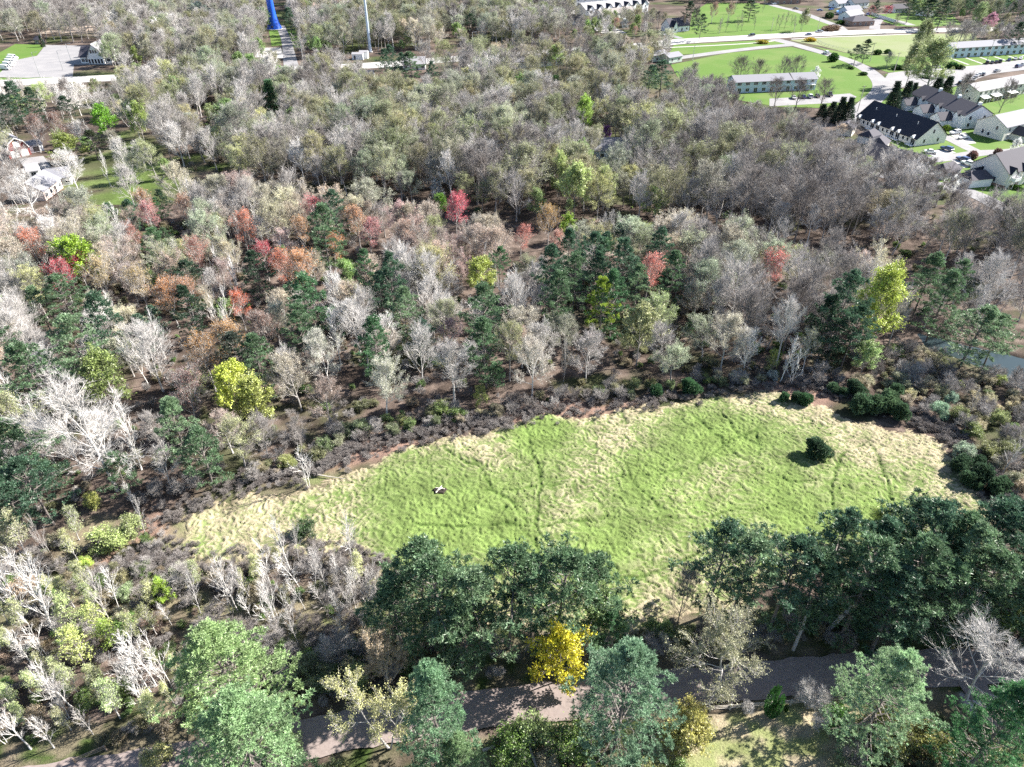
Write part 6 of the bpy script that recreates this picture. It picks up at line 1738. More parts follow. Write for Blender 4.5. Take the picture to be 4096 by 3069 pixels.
for a in (('suv', 443, 236, -40, 4, 'black', 'black car driving on the highway, leftmost before the big lawn'), ('sedan', 812, 230, -40, 3, 'navy', 'navy blue car on the highway between two others'), ('pickup', 880, 213, -40, 3, 'grey', 'grey pickup on the highway ahead of the navy car'),
          ('suv', 926, 350, -30, -12, 'white', 'white car alone on the curving side road'), ('sedan', 715, 640, -12, -16, 'silver', 'silver car, first in the small lot below the grey apartments'), ('sedan', 778, 636, -12, -16, 'navy', 'dark blue car, second in the small lot'),
          ('suv', 822, 634, -12, -16, 'silver', 'silver car, third in the small lot'), ('sedan', 868, 630, -12, -16, 'dark', 'black car, fourth in the small lot'), ('pickup', 948, 622, -12, -16, 'dark', 'dark pickup at the end of the small lot'),
          ('suv', 1968, 414, 10, -16, 'black', 'black car at the head of the row before the blue grey apartments'), ('sedan', 1999, 412, 10, -16, 'dark', 'dark car second in the row before the blue grey apartments'), ('sedan', 2027, 409, 10, -16, 'black', 'black car third in that row'),
          ('suv', 2053, 406, 10, -16, 'dark', 'dark car fourth in that row'), ('sedan', 2110, 395, 10, -16, 'navy', 'navy car fifth, after a gap in that row'), ('sedan', 2150, 388, 10, -16, 'silver', 'silver car sixth in that row'), ('sedan', 2185, 384, 10, -16, 'white', 'white car last in that row'),
          ('sedan', 2032, 468, 30, -6, 'grey', 'grey car driving through the big parking lot'), ('suv', 1793, 546, 14, -12, 'black', 'black car nearest the townhouse in the middle row'), ('suv', 1838, 528, 14, -12, 'dark', 'dark car second in the middle row'), ('sedan', 1882, 524, 14, -12, 'silver', 'silver car third in the middle row'),
          ('sedan', 1902, 499, 14, -12, 'silver', 'silver car fourth in the middle row'), ('sedan', 1920, 492, 14, -12, 'grey', 'grey car fifth in the middle row'), ('sedan', 1942, 489, 14, -12, 'dark', 'dark car last in the middle row'), ('sedan', 1690, 506, 26, -8, 'grey', 'grey car by the willow'),
          ('sedan', 1640, 440, 26, -4, 'silver', 'silver car under the huge willow'), ('suv', 2170, 438, 20, -4, 'navy', 'dark blue car at the right end of the big lot'), ('sedan', 2200, 428, 20, -4, 'grey', 'grey car at the right edge of the big lot'),
          ('sedan', 1602, 994, 30, 4, 'white', 'white car on the short drive by the dark roofed row'), ('suv', 1706, 976, -26, -8, 'navy', 'dark blue car on the short drive by the dark roofed row'), ('suv', 1760, 870, -30, 4, 'white', 'white car by the lane below the stepped row'),
          ('sedan', 1812, 900, -30, 4, 'white', 'white low car by the lane in front of another'), ('sedan', 1508, 772, 16, -10, 'white', 'white car between two garages of the stepped row'), ('sedan', 1552, 782, 16, -10, 'black', 'black car between two garages of the stepped row'),
          ('sedan', 1634, 816, 16, -10, 'black', 'black car at the last garage of the stepped row'), ('suv', 1810, 1044, -26, -8, 'navy', 'dark blue car beside the white one at the cream townhouse'), ('suv', 1842, 1072, -28, -10, 'white', 'large white car at the cream townhouse'),
          ('sedan', 1728, 1146, 24, 4, 'silver', 'silver car between the two hip roofed garages'), ('sedan', 730, 62, 30, 4, 'dark', 'dark car on the far driveway at the top'), ('sedan', 885, 72, 20, 0, 'blue', 'bright blue car near the top driveway'), ('sedan', 960, 66, 20, -2, 'blue', 'blue car left of the blue pool'),
          ('sedan', 1130, 55, 20, -2, 'navy', 'dark blue car by the dark roofed cottage'), ('sedan', 1180, 58, 20, -2, 'silver', 'silver car by the dark roofed cottage'), ('suv', 1195, 100, -20, 6, 'navy', 'dark blue car at the end of the white fence'), ('sedan', 590, 30, 20, -2, 'white', 'white car beside the brick apartment house')):
    z3car(*a)
for i, (x, y) in enumerate(((42, 452), (58, 432), (70, 414), (80, 398), (88, 384))):
    car('van', Z1(x, y), Z1(x + 40, y + 3), 'white', ['white van nearest the lawn trees, first of five in a row', 'white van second of five in a row', 'white van third of five in a row', 'white van fourth of five in a row', 'white van last of five at the lawn end of the row'][i], .05, 'white vans in the car park')
car('suv', Z1(2138, 446), Z1(2178, 444), 'black', 'black car on the highway left of the steel mast', .075)
car('sedan', Z2(842, 378), Z2(802, 382), 'navy', 'dark car on the highway before the far wood', .075)

# ------------------------------------------------------------------ small things
X, Y = G(*at_(638, 1527, O5))
t = tag(empty('log_frame', (X, Y, .12), .3), 'pale timber frame of crossed logs lying in a dark patch of the meadow', 'log frame')
for p, q in (((-.8, -.5, .3), (.5, .7, .42)), ((-.6, .6, .32), (.8, -.2, .45)), ((-.45, -.2, .42), (.5, .15, .5))):
    w = MB(); w.tube([p, q], [.11, .09], 7, cap=True); w.build('log', paint('bleached_log', (.55, .50, .45), .9, .15) if 'bleached_log' not in MATS else MATS['bleached_log'], t)
m_burn = ground_mat('bare_black_soil', (.02, .017, .015), (.05, .04, .034), 5, .5)
pts = [(X + math.cos(a) * (1.4 + .3 * math.sin(3 * a)), Y + math.sin(a) * (1.1 + .25 * math.cos(2 * a))) for a in np.linspace(0, 6.283, 24, endpoint=False)]
s = MB(); s.add([(x, y, -.2) for x, y in pts] + [(X + (x - X) * .7, Y + (y - Y) * .7, .33) for x, y in pts] + [(X, Y, .38)], [(i, (i + 1) % 24, 24 + (i + 1) % 24, 24 + i) for i in range(24)] + [(24 + i, 24 + (i + 1) % 24, 48) for i in range(24)])
tag(s.build('burnt_ground', m_burn), kind='structure')
X, Y = G(*at_(2060, 1430, O4))
w = MB(); w.tube([(0, 0, .3), (2, -.4, .25), (5, -.9, .2)], [.12, .09, .04], 7, cap=True)
o = tag(w.build('fallen_log', WOODG, None, (X, Y, .1), 0), 'thin bleached log lying in the grass beside the white dead tree', 'log')
for k, (x, y, a) in enumerate(((1000, 1545, .2), (1240, 1590, 1.9), (1050, 1500, 1.0))):
    X, Y = G(*at_(x, y, O8))
    w = MB(); w.tube([(-1.6, 0, .3), (0, .15, .42), (1.7, 0, .32)], [.2, .19, .14], 8, cap=True)
    tag(w.build('fallen_log', WOODG, None, (X, Y, .2), a), ['grey log in the brush below the road, left of three', 'grey log in the brush below the road, right of three', 'grey log in the brush below the road, uppermost of three'][k], 'log')
X, Y = G(*Z3(1040, 84))
t = tag(empty('swimming_pool', (X, Y, 0)), 'round bright blue covered swimming pool in a far yard', 'pool')
w = MB(); w.tube([(0, 0, -.1), (0, 0, 1.2)], [5.5, 5.5], 24, cap=False); w.build('wall', TRIM, t)
w = MB(); w.tube([(0, 0, .9), (0, 0, 1.1)], [5.4, 5.4], 24, cap=True); w.build('cover', paint('pool_cover', (.02, .22, .75), .4, .05), t)
# clipped and flowering bushes of the lawns
for v, H, tint, lab, key, w in ((at_(515, 272, O3), 2.4, (.42, .36, .06), 'yellow flowering bush beside the highway path, left one', 'hedge', 2.0), (at_(825, 258, O3), 2.6, (.55, .42, .05), 'yellow flowering bush at the road junction', 'hedge', 1.8),
                                (at_(975, 375, O3), 4.6, (.05, .13, .03), 'round clipped dark green bush beside the side road', 'hedge', 1.0), (at_(1088, 440, O3), 1.6, (.05, .12, .03), 'small clipped bush on the lawn, upper one', 'hedge', 1.5),
                                (at_(1168, 478, O3), 1.9, (.06, .12, .04), 'small clipped bush on the lawn by the road bend', 'hedge', 1.6), (at_(1260, 340, O3), 3.0, (.05, .11, .03), 'round bush on the pale field edge, left of two', 'hedge', 1.1), (at_(1325, 335, O3), 2.6, (.05, .11, .03), 'round bush on the pale field edge, right of two', 'hedge', 1.1),
                                (at_(960, 182, O3), 2.8, (.24, .17, .12), 'brownish hedge mound by the far driveway', 'hedge', 4.0), (at_(1030, 145, O3), 2.6, (.06, .14, .03), 'clipped green hedge beside the ranch house', 'hedge', 2.2), (at_(1738, 425, O3), 3.6, (.05, .13, .04), 'rounded green bush by the parking lot', 'hedge', 1.3),
                                (at_(1788, 435, O3), 2.6, (.03, .07, .02), 'dark clipped bush by the parking lot', 'hedge', 1.4), (at_(1580, 500, O3), 1.5, (.05, .12, .03), 'low hedge under the huge willow', 'hedge', 3.0), (at_(1400, 438, O3), 2.4, (.03, .08, .02), 'dark hedge row beside the mauve tree', 'hedge', 2.4),
                                (at_(1330, 690, O3), 1.6, (.34, .38, .06), 'yellow green bush behind the dark roofed row, left one', 'hedge', 1.3), (at_(1355, 700, O3), 1.5, (.34, .38, .06), 'yellow green bush behind the dark roofed row, right one', 'hedge', 1.3), (at_(1945, 1145, O3), 2.0, (.03, .08, .02), 'dark clipped bushes at the cream townhouse gable', 'hedge', 1.4),
                                (at_(2160, 1215, O3), 1.6, (.06, .14, .02), 'low green bush under the white balcony', 'hedge', 1.6), (at_(1705, 830, O3), 2.6, (.2, .3, .05), 'small yellow green tree shaped bush at the garages', 'hedge', .8), (at_(1875, 1010, O3), 4.0, (.22, .13, .12), 'small reddish round tree on the lane corner', 'hedge', 1.3),
                                (at_(2040, 990, O3), 3.2, (.2, .12, .11), 'small reddish tree by the right lane', 'hedge', 1.5), (at_(950, 100, O3), 4, (.05, .1, .03), 'tall dark hedge beside the far driveway', 'hedge', 1.6)):
    mark('garden_bush', key, v, H, tint, lab, None, frac=.4, white=.1, cat='bush', wide=w, vis=0)
# ------------------------------------------------------------------ the rest of the woods
CAND = []        # dict(kind, key, X, Y, H, tint, white, wide, look)
KEEP = [          # windows in the woods: (outline, distance of what shows there)
    ([(0, 95), (100, 95), (245, 100), (245, 165), (0, 160)], 400), ([(575, -10), (610, -10), (628, 60), (650, 140), (610, 140), (580, 62)], 500), ([(770, 0), (800, 0), (805, 125), (755, 125)], 460),
    ([(0, 308), (62, 308), (66, 335), (30, 345), (0, 335)], 262), ([(1040, 118), (940, 138), (800, 146), (740, 150), (740, 140), (930, 115), (1000, 112)], 430),
    ([(1405, 105), (1480, 105), (1480, 140), (1405, 140)], 400), ([(1600, 160), (1775, 155), (1775, 200), (1600, 205)], 330), ([(1690, 195), (1860, 200), (1850, 240), (1700, 225)], 310),
    ([(1840, 215), (2030, 260), (2030, 330), (1840, 280)], 275), ([(2000, 350), (2130, 360), (2115, 385), (2000, 375)], 230), ([(2080, 330), (2240, 330), (2240, 405), (2120, 400)], 225),
    ([(1400, 80), (1480, 40), (2240, 20), (2240, 200), (1860, 200), (1560, 150), (1480, 120)], 420), ([(1225, 10), (1410, 0), (1410, 40), (1270, 45)], 480), ([(700, 160), (790, 160), (790, 180), (700, 180)], 360),
    ([(1300, 320), (1360, 316), (1355, 350), (1300, 345)], 262), ([(215, 385), (300, 375), (255, 430), (225, 430)], 262),
    ([(1105, 118), (1290, 118), (1290, 140), (1105, 150)], 400), ([(2000, 735), (2240, 760), (2240, 810), (2080, 770)], 108),
    ([(640, 1600), (1000, 1525), (1250, 1500), (1500, 1475), (2000, 1438), (2000, 1500), (1490, 1550), (1000, 1590), (640, 1650)], 66),
]


def clear_of(X, Y, H, r, occ=True):
    for ux, uy, ur in USED:
        if (X - ux) ** 2 + (Y - uy) ** 2 < (ur + r * .35) ** 2: return False
    if inpoly(np.array([X]), np.array([Y]), MEADOW)[0] and H > 1.2: return False
    a = PV(X, Y, H * .95); b = PV(X, Y, H * .6); c0 = PV(X, Y, H * .3)
    rp = r * VF / a[2]
    if occ:
        for vx, vy, vr, d in OCC:
            if d > a[2] - 1:
                lim = (vr + rp * .45) ** 2
                for q in (a, b):
                    if (q[0] - vx) ** 2 + (q[1] - vy) ** 2 < lim: return False
    for pl, dist in KEEP:
        if dist > Y:
            for q in (a, b, (a[0] - rp * .5, a[1]), (a[0] + rp * .5, a[1]), (b[0] - rp * .6, b[1]), (b[0] + rp * .6, b[1]), c0):
                if inpoly(np.array([q[0]]), np.array([q[1]]), pl)[0]: return False
    return True


ROAD_CLEAR = [(HW, 10), (ROAD_MID, 4.5), ([G(*Z1(*q)) for q in ((1815, 165), (1850, 250), (1870, 340), (1885, 420), (1900, 450))], 6)]
GRIDC = {}


def near_other(X, Y, r):
    gx, gy = int(X // 8), int(Y // 8)
    for i in (-1, 0, 1):
        for j in (-1, 0, 1):
            for (ux, uy, ur) in GRIDC.get((gx + i, gy + j), ()):
                if (X - ux) ** 2 + (Y - uy) ** 2 < (r + ur) ** 2 / 4: return True
    return False


def jit(c, rg, a=.16):
    k = 1 + rg.gauss(0, a)
    return tuple(max(.01, min(.85, x * k * (1 + rg.gauss(0, .05)))) for x in c)


BARK_LOOK = lambda w: 'white' if w > .8 else 'pale grey' if w > .55 else 'grey' if w > .32 else 'dark brown'
# species: kind, sources, tint, whiteness, height, spread, look
SP = {
    'bare': lambda rg: ('bare_tree', f'bare{rg.randrange(7)}', SAGE, min(.95, max(.1, rg.gauss(.48, .16))), rg.uniform(15, 20), rg.uniform(.9, 1.15), 'bare tree'),
    'fan': lambda rg: ('bare_tree', f'fan{rg.randrange(2)}', SAGE, min(.95, max(.2, rg.gauss(.62, .16))), rg.uniform(13, 18), rg.uniform(.75, 1.0), 'fan shaped bare tree'),
    'dark': lambda rg: ('bare_tree', f'bare{rg.randrange(7)}', SAGE, max(.12, rg.gauss(.34, .08)), rg.uniform(15, 20), rg.uniform(.95, 1.25), 'bare tree'),
    'white': lambda rg: ('bare_tree', rg.choice(['fan0', 'fan1', 'slim0', 'slim1', 'slim2']), SAGE, rg.uniform(.8, 1), rg.uniform(12, 16), rg.uniform(.8, 1.05), 'bare tree'),
    'cream': lambda rg: ('budding_tree', f'bud{rg.randrange(7)}', jit(CREAM, rg), rg.uniform(.35, .7), rg.uniform(14, 18), rg.uniform(.85, 1.1), 'cream budding tree'),
    'pink': lambda rg: ('budding_tree', f'bud{rg.randrange(7)}', jit(PINK, rg), rg.uniform(.4, .7), rg.uniform(13, 17), rg.uniform(.85, 1.1), 'pinkish budding tree'),
    'sage': lambda rg: ('budding_tree', f'bud{rg.randrange(7)}', jit(SAGE, rg), rg.uniform(.3, .6), rg.uniform(14, 19), rg.uniform(.9, 1.15), 'sage budding tree'),
    'olive': lambda rg: ('budding_tree', f'bud{rg.randrange(7)}', jit((.29, .30, .16), rg), rg.uniform(.2, .45), rg.uniform(14, 19), rg.uniform(.9, 1.2), 'olive budding tree'),
    'yell': lambda rg: ('budding_tree', f'bud{rg.randrange(7)}', jit((.44, .45, .20), rg), rg.uniform(.3, .5), rg.uniform(12, 16), rg.uniform(.9, 1.15), 'yellowish budding tree'),
    'green': lambda rg: ('leafy_tree', f'leafy{rg.randrange(3)}', jit((.24, .34, .12), rg), .3, rg.uniform(9, 14), rg.uniform(.8, 1.1), 'fresh green leafy tree'),
    'pine': lambda rg: ('pine_tree', f'pine{rg.randrange(5)}', jit(rg.choice([PINE, PINE2, SPR]), rg), .1, rg.uniform(12, 17), rg.uniform(.85, 1.1), 'dark green pine'),
    'thin': lambda rg: ('bare_tree', f'slim{rg.randrange(3)}', SAGE, min(1, max(.2, rg.gauss(.6, .2))), rg.uniform(7, 12), rg.uniform(.8, 1.15), 'thin bare tree'),
    'wisp': lambda rg: ('leafy_tree', f'slimleaf{rg.randrange(2)}', jit((.42, .46, .22), rg), .6, rg.uniform(6, 10), rg.uniform(.9, 1.3), 'pale leafy sapling'),
    'brush': lambda rg: ('bare_shrub', f'brush{rg.randrange(4)}', SAGE, min(.6, max(.1, rg.gauss(.30, .10))), rg.uniform(3, 5), rg.uniform(1, 1.4), 'bare twiggy shrub'),
    'gshrub': lambda rg: ('leafy_shrub', f'shrub{rg.randrange(3)}', jit(rg.choice([(.18, .27, .08), (.24, .27, .10), (.20, .24, .12)]), rg, .22), .3, rg.uniform(2, 4), rg.uniform(1, 1.5), 'green leafy shrub'),
    'tshrub': lambda rg: ('leafy_shrub', f'shrub{rg.randrange(3)}', jit((.36, .33, .22), rg), .5, rg.uniform(2, 3.6), rg.uniform(1, 1.4), 'tan budding shrub'),
}


def scatter(poly_v, gap, mix, seed, occ=True, hs=1.0, ground=None):
    rg = random.Random(seed)
    poly = ground or GP(poly_v)
    xs = [p[0] for p in poly]; ys = [p[1] for p in poly]
    names = list(mix); wts = [mix[k] for k in names]
    row = 0
    y = min(ys)
    while y < max(ys):
        x = min(xs) + (gap * .5 if row % 2 else 0)
        while x < max(xs):
            X = x + rg.uniform(-.42, .42) * gap; Y = y + rg.uniform(-.42, .42) * gap
            x += gap
            if not inpoly(np.array([X]), np.array([Y]), poly)[0]: continue
            p = PV(X, Y, 8)
            if p[0] < -60 or p[0] > 2270 or p[1] < -30 or p[1] > 1900: continue
            if any(polydist(np.array([X]), np.array([Y]), ln)[0] < w for ln, w in ROAD_CLEAR): continue
            # patches of one kind grow together
            q = float(fbm(np.array([X * .03]), np.array([Y * .03]), seed, 2)[0])
            k = rg.choices(names, wts)[0]
            if rg.random() < .45:
                acc = 0; q2 = min(.999, max(0, (q - .3) / .4)); tot = sum(wts)
                for nme, w in zip(names, wts):
                    acc += w / tot
                    if q2 <= acc: k = nme; break
            kind, key, tint, white, H, wide, look = SP[k](rg)
            H *= hs * rg.choice([.72, .9, 1.0, 1.08, 1.16])
            wide *= 1.34 if 'shrub' not in kind and not key.startswith('slim') else 1.0
            r = PROTO[key]['R'] * H / PROTO[key]['H'] * wide
            if near_other(X, Y, min(r * .75, gap * .7)): continue
            if not clear_of(X, Y, H, r, occ): continue
            GRIDC.setdefault((int(X // 8), int(Y // 8)), []).append((X, Y, min(r * .75, gap * .7)))
            CAND.append(dict(kind=kind, key=key, X=X, Y=Y, H=H, tint=tint, white=white, wide=wide, look=look, rz=rg.uniform(0, 6.28), lean=(rg.gauss(0, .055), rg.gauss(0, .055))))
        y += gap * .87; row += 1


FRONT = [(-60, 1165), (130, 1110), (330, 1065), (480, 1030), (660, 985), (740, 948), (850, 922), (1000, 902), (1130, 878), (1330, 848), (1500, 838), (1690, 800), (1800, 775), (1890, 735),
         (1880, 640), (1700, 600), (1500, 560), (1300, 560), (1150, 575), (1000, 545), (900, 505), (700, 480), (450, 462), (200, 482), (-60, 560)]
scatter([(-60, 760), (500, 700), (820, 640), (1160, 610), (1150, 575), (1000, 545), (900, 505), (700, 480), (450, 462), (200, 482), (-60, 560)], 4.6,
        {'pink': 18, 'cream': 24, 'white': 14, 'bare': 10, 'sage': 16, 'fan': 12, 'yell': 6, 'green': 2, 'pine': 2}, 1, hs=.88)
scatter([(-60, 1180), (130, 1125), (330, 1080), (480, 1050), (660, 1008), (740, 972), (850, 945), (820, 640), (500, 700), (-60, 760)], 4.5,
        {'cream': 16, 'white': 14, 'bare': 18, 'fan': 18, 'sage': 16, 'pink': 8, 'olive': 6, 'pine': 8, 'yell': 3}, 2, hs=.9)
scatter([(850, 945), (1000, 916), (1130, 890), (1330, 860), (1400, 850), (1400, 560), (1300, 560), (1160, 610), (820, 640)], 4.5,
        {'cream': 24, 'sage': 18, 'bare': 22, 'fan': 12, 'white': 8, 'olive': 8, 'pink': 5, 'yell': 3, 'pine': 3}, 3, hs=.88)
scatter([(1400, 842), (1500, 838), (1690, 800), (1800, 775), (1890, 735), (1880, 640), (1700, 600), (1500, 560), (1400, 560)], 4.8,
        {'bare': 40, 'fan': 10, 'cream': 18, 'sage': 14, 'dark': 12, 'yell': 4}, 4, hs=.9)
# behind the gap: the darker wood
scatter([(330, 405), (620, 412), (850, 436), (1000, 466), (1150, 492), (1300, 482), (1480, 495), (1480, 300), (1440, 160), (1300, 150), (1000, 165), (760, 178), (430, 190), (400, 300)], 5.2,
        {'dark': 22, 'olive': 28, 'bare': 18, 'sage': 20, 'yell': 9, 'green': 5}, 5)
scatter([(1480, 495), (1700, 530), (1900, 552), (2100, 590), (2260, 640), (2260, 520), (2100, 470), (2000, 420), (1930, 350), (1840, 320), (1780, 280), (1690, 245), (1560, 195), (1480, 165)], 5.3,
        {'dark': 66, 'bare': 12, 'sage': 10, 'olive': 12}, 6)
# homestead and the strip before the highway
scatter([(-60, 470), (200, 470), (330, 405), (400, 300), (430, 190), (250, 195), (-60, 215)], 7.2, {'bare': 20, 'fan': 26, 'white': 10, 'olive': 16, 'sage': 10, 'green': 10, 'yell': 8}, 7)
scatter([(150, 178), (430, 165), (760, 158), (760, 185), (430, 200), (150, 205)], 7.5, {'dark': 40, 'bare': 30, 'olive': 20, 'green': 8}, 8, hs=.85)
scatter([(830, 142), (1000, 140), (1300, 122), (1440, 118), (1440, 160), (1000, 172), (830, 172)], 7.5, {'olive': 40, 'cream': 16, 'bare': 20, 'dark': 20}, 9, hs=.85)
# beyond the highway
scatter([(240, 160), (560, 140), (580, 60), (560, 30), (420, 70), (250, 95)], 6.6, {'bare': 22, 'fan': 18, 'olive': 22, 'sage': 16, 'green': 12, 'dark': 12}, 10)
scatter([(-60, 92), (240, 92), (400, 60), (560, 30), (560, -40), (-60, -40)], 9, {'dark': 50, 'bare': 26, 'olive': 14, 'sage': 8}, 11)
scatter([(650, 130), (770, 118), (1000, 105), (1200, 92), (1230, 60), (1230, -40), (620, -40), (640, 60)], 6.6, {'olive': 26, 'sage': 22, 'bare': 20, 'dark': 14, 'green': 10, 'cream': 8}, 12)
scatter([(1200, 95), (1400, 85), (1440, 60), (1380, 45), (1260, 60)], 8, {'olive': 30, 'bare': 20, 'green': 20, 'dark': 20}, 13, hs=.7)
scatter([(1230, 2), (1440, 2), (1440, -40), (1230, -40)], 8, {'olive': 30, 'bare': 20, 'green': 20, 'dark': 20}, 14, hs=.9)
scatter([(1460, 8), (1760, 4), (1760, -40), (1460, -40)], 9, {'olive': 30, 'green': 20, 'dark': 30, 'pine': 30}, 15, hs=.9)
scatter([(1960, 40), (2260, 50), (2260, -40), (1960, -40)], 8, {'olive': 20, 'green': 25, 'dark': 20, 'pine': 25}, 16, hs=.9)
scatter([(1900, 340), (2010, 400), (2110, 440), (2260, 490), (2260, 560), (2050, 510), (1900, 470)], 5.5, {'dark': 80, 'bare': 20}, 37, occ=False)
scatter([(2040, 102), (2040, 84), (2260, 74), (2260, 94)], 6, {'dark': 70, 'bare': 20, 'olive': 10}, 17, hs=.7)
for i, (zx, zy) in enumerate(((225, 215), (275, 210), (350, 205), (378, 200), (460, 195), (240, 200), (620, 195), (655, 190), (700, 175), (720, 200), (760, 195), (330, 90), (515, 80), (600, 190))):
    X, Y = G(*at_(zx, zy, O3))
    CAND.append(dict(kind='bare_tree', key=f'slim{i % 3}', X=X, Y=Y, H=9 + i % 4, tint=SAGE, white=.2, wide=1.3, look='thin bare roadside tree', rz=i, lean=(0, 0)))
scatter([(1475, 150), (1580, 148), (1590, 172), (1475, 180)], 6, {'olive': 40, 'cream': 30, 'dark': 20}, 18, hs=.6)
scatter([(1760, 290), (1850, 315), (1850, 275), (1790, 255)], 5, {'dark': 60, 'cream': 20}, 27, hs=.5)
# wet brush at the right of the meadow
scatter([(1890, 740), (1960, 640), (2260, 640), (2260, 740), (2000, 735), (1940, 770)], 7, {'bare': 50, 'dark': 30, 'sage': 10}, 19, hs=.8)
scatter([(1700, 820), (1800, 790), (1900, 745), (1990, 760), (2100, 790), (2260, 850), (2260, 1060), (2170, 1060), (2110, 960), (2040, 915), (1960, 880), (1850, 850), (1760, 838)], 2.5, {'brush': 76, 'gshrub': 8, 'tshrub': 14}, 20)
scatter([(2000, 800), (2260, 860), (2260, 1100), (2200, 1060), (2110, 940)], 8, {'thin': 60, 'bare': 20}, 21, hs=.9)
# brambles and saplings along the forest edge
scatter([(200, 1110), (480, 1055), (660, 1010), (740, 968), (850, 938), (1000, 915), (1130, 890), (1400, 862), (1690, 820), (1690, 800), (1400, 835), (1130, 862), (1000, 885), (850, 905), (740, 930), (660, 970), (480, 1015), (200, 1075)], 2.2,
        {'brush': 76, 'tshrub': 14, 'gshrub': 10}, 22, hs=.8)
# scrub at the lower left
scatter([(-40, 1190), (140, 1150), (330, 1230), (300, 1290), (500, 1200), (760, 1090), (850, 1130), (830, 1420), (640, 1450), (560, 1420), (430, 1345), (330, 1300), (240, 1330), (120, 1240), (-40, 1260)], 3.4, {'thin': 40, 'brush': 34, 'tshrub': 18, 'wisp': 10}, 23, hs=.9)
scatter([(480, 1170), (800, 1060), (860, 1150), (830, 1400), (620, 1420), (520, 1330)], 2.5, {'thin': 66, 'brush': 32, 'wisp': 4}, 24, hs=.95)
scatter([(-40, 1250), (330, 1300), (420, 1500), (300, 1640), (-40, 1700)], 3.0, {'thin': 44, 'brush': 30, 'tshrub': 12, 'wisp': 20}, 25, hs=.95)
# under the pines, both sides of the road
scatter([(560, 1520), (640, 1400), (850, 1330), (1290, 1400), (1500, 1350), (1700, 1320), (2260, 1230), (2260, 1415), (1700, 1438), (1200, 1488), (900, 1525), (620, 1590)], 3.2, {'gshrub': 60, 'brush': 24, 'tshrub': 12}, 26, occ=False)
scatter([(300, 1700), (640, 1640), (960, 1590), (1000, 1680), (1290, 1600), (1480, 1590), (1480, 1760), (300, 1800)], 3.0, {'gshrub': 62, 'tshrub': 24, 'brush': 8}, 28)
scatter([(1850, 1560), (1960, 1540), (2260, 1600), (2260, 1780), (1800, 1780)], 2.8, {'gshrub': 60, 'tshrub': 20, 'brush': 14}, 29)
scatter([(1480, 1330), (1560, 1300), (1640, 1290), (1640, 1330), (1500, 1400)], 5, {'thin': 60, 'brush': 30}, 30)

# --- which trees are things, and which belong to the mass of the wood
for c in CAND:
    c['d'] = PV(c['X'], c['Y'], c['H'] * .6)[2]
    c['size'] = c['H'] * c['wide'] / c['d']
LIMIT = {'bare_tree': 250, 'budding_tree': 285, 'leafy_tree': 120, 'pine_tree': 120, 'bare_shrub': 200, 'leafy_shrub': 150}
RANK = ['nearest', 'second', 'third', 'fourth', 'fifth', 'sixth', 'seventh', 'eighth', 'ninth', 'tenth', 'eleventh', 'twelfth', 'thirteenth', 'fourteenth', 'fifteenth', 'sixteenth',
        'seventeenth', 'eighteenth', 'nineteenth', 'twentieth']
TENS = {20: 'twenty', 30: 'thirty', 40: 'forty', 50: 'fifty', 60: 'sixty'}


def rank_word(i):
    if i < len(RANK): return RANK[i]
    n = i + 1; t = n // 10 * 10
    if n == t: return TENS[t][:-1] + 'ieth'
    return TENS.get(t, 'far') + '-' + ['', 'first'] [1 if n % 10 == 1 else 0] + ('' if n % 10 == 1 else RANK[n % 10 - 1])


LAND += [('blue tower', *G(*Z1(1780, 185))), ('gabled row houses', *G(*Z2(1700, 100))), ('red barn', *G(*Z1(110, 1010))), ('steel mast', *G(*Z2(187, 335))), ('columnar evergreens', *G(*Z9(565, 1300)))]
CAND.sort(key=lambda c: -c['size'])
count = {}
THINGS, MASS, LOW = [], [], []
for c in CAND:
    k = c['kind']
    if count.get(k, 0) < LIMIT[k]:
        count[k] = count.get(k, 0) + 1; THINGS.append(c)
    elif 'shrub' in k: LOW.append(c)
    else: MASS.append(c)
groups = {}
for c in THINGS:
    ph, lx, ly = min(LAND, key=lambda l: (l[1] - c['X']) ** 2 + (l[2] - c['Y']) ** 2)
    dx, dy = c['X'] - lx, c['Y'] - ly
    rel = ('right of' if dx > 0 else 'left of') if abs(dx) > abs(dy) else ('behind' if dy > 0 else 'in front of')
    look = c['look']
    if 'bare' in look: look = BARK_LOOK(c['white']) + ' ' + look
    c['dist'] = math.hypot(dx, dy)
    groups.setdefault((look, rel, ph), []).append(c)
for (look, rel, ph), v in groups.items():
    v.sort(key=lambda c: c['dist'])
    for i, c in enumerate(v):
        lab = f'{look}, {rank_word(i)} {rel} the {ph}'
        plant(c['kind'], c['key'], c['X'], c['Y'], c['H'], c['tint'], c['white'], c['rz'], lab, 'bush' if 'shrub' in c['kind'] else 'tree',
              {'bare_tree': 'bare trees of the woods', 'budding_tree': 'budding trees of the woods', 'leafy_tree': 'leafy trees of the woods', 'pine_tree': 'pines of the woods', 'bare_shrub': 'bare shrubs of the thickets', 'leafy_shrub': 'leafy shrubs'}[c['kind']],
              c['wide'], c['lean'])
print('individual', count, 'mass', len(MASS), 'low', len(LOW))

# --- the rest of the wood, as one mass
WPROTO = {}


def whole(key):
    """trunk and crown of one source as one mesh, for the far mass"""
    if key not in WPROTO:
        pr = PROTO[key]
        b = MB()
        for part, off in ((pr['T'], 0), (pr['C'], 1)):
            k = b.n
            b.v += part.v
            b.f += [tuple(i + k for i in f) for f in part.f]
            b.m += [0 if off == 0 else 1 + m for m in part.m]
            b.n += part.n
        me = b.mesh('woodland_plant', [M_BARK[True]] + pr['mats'](True))
        WPROTO[key] = bpy.data.objects.new('woodland_plant', me)
    return WPROTO[key]


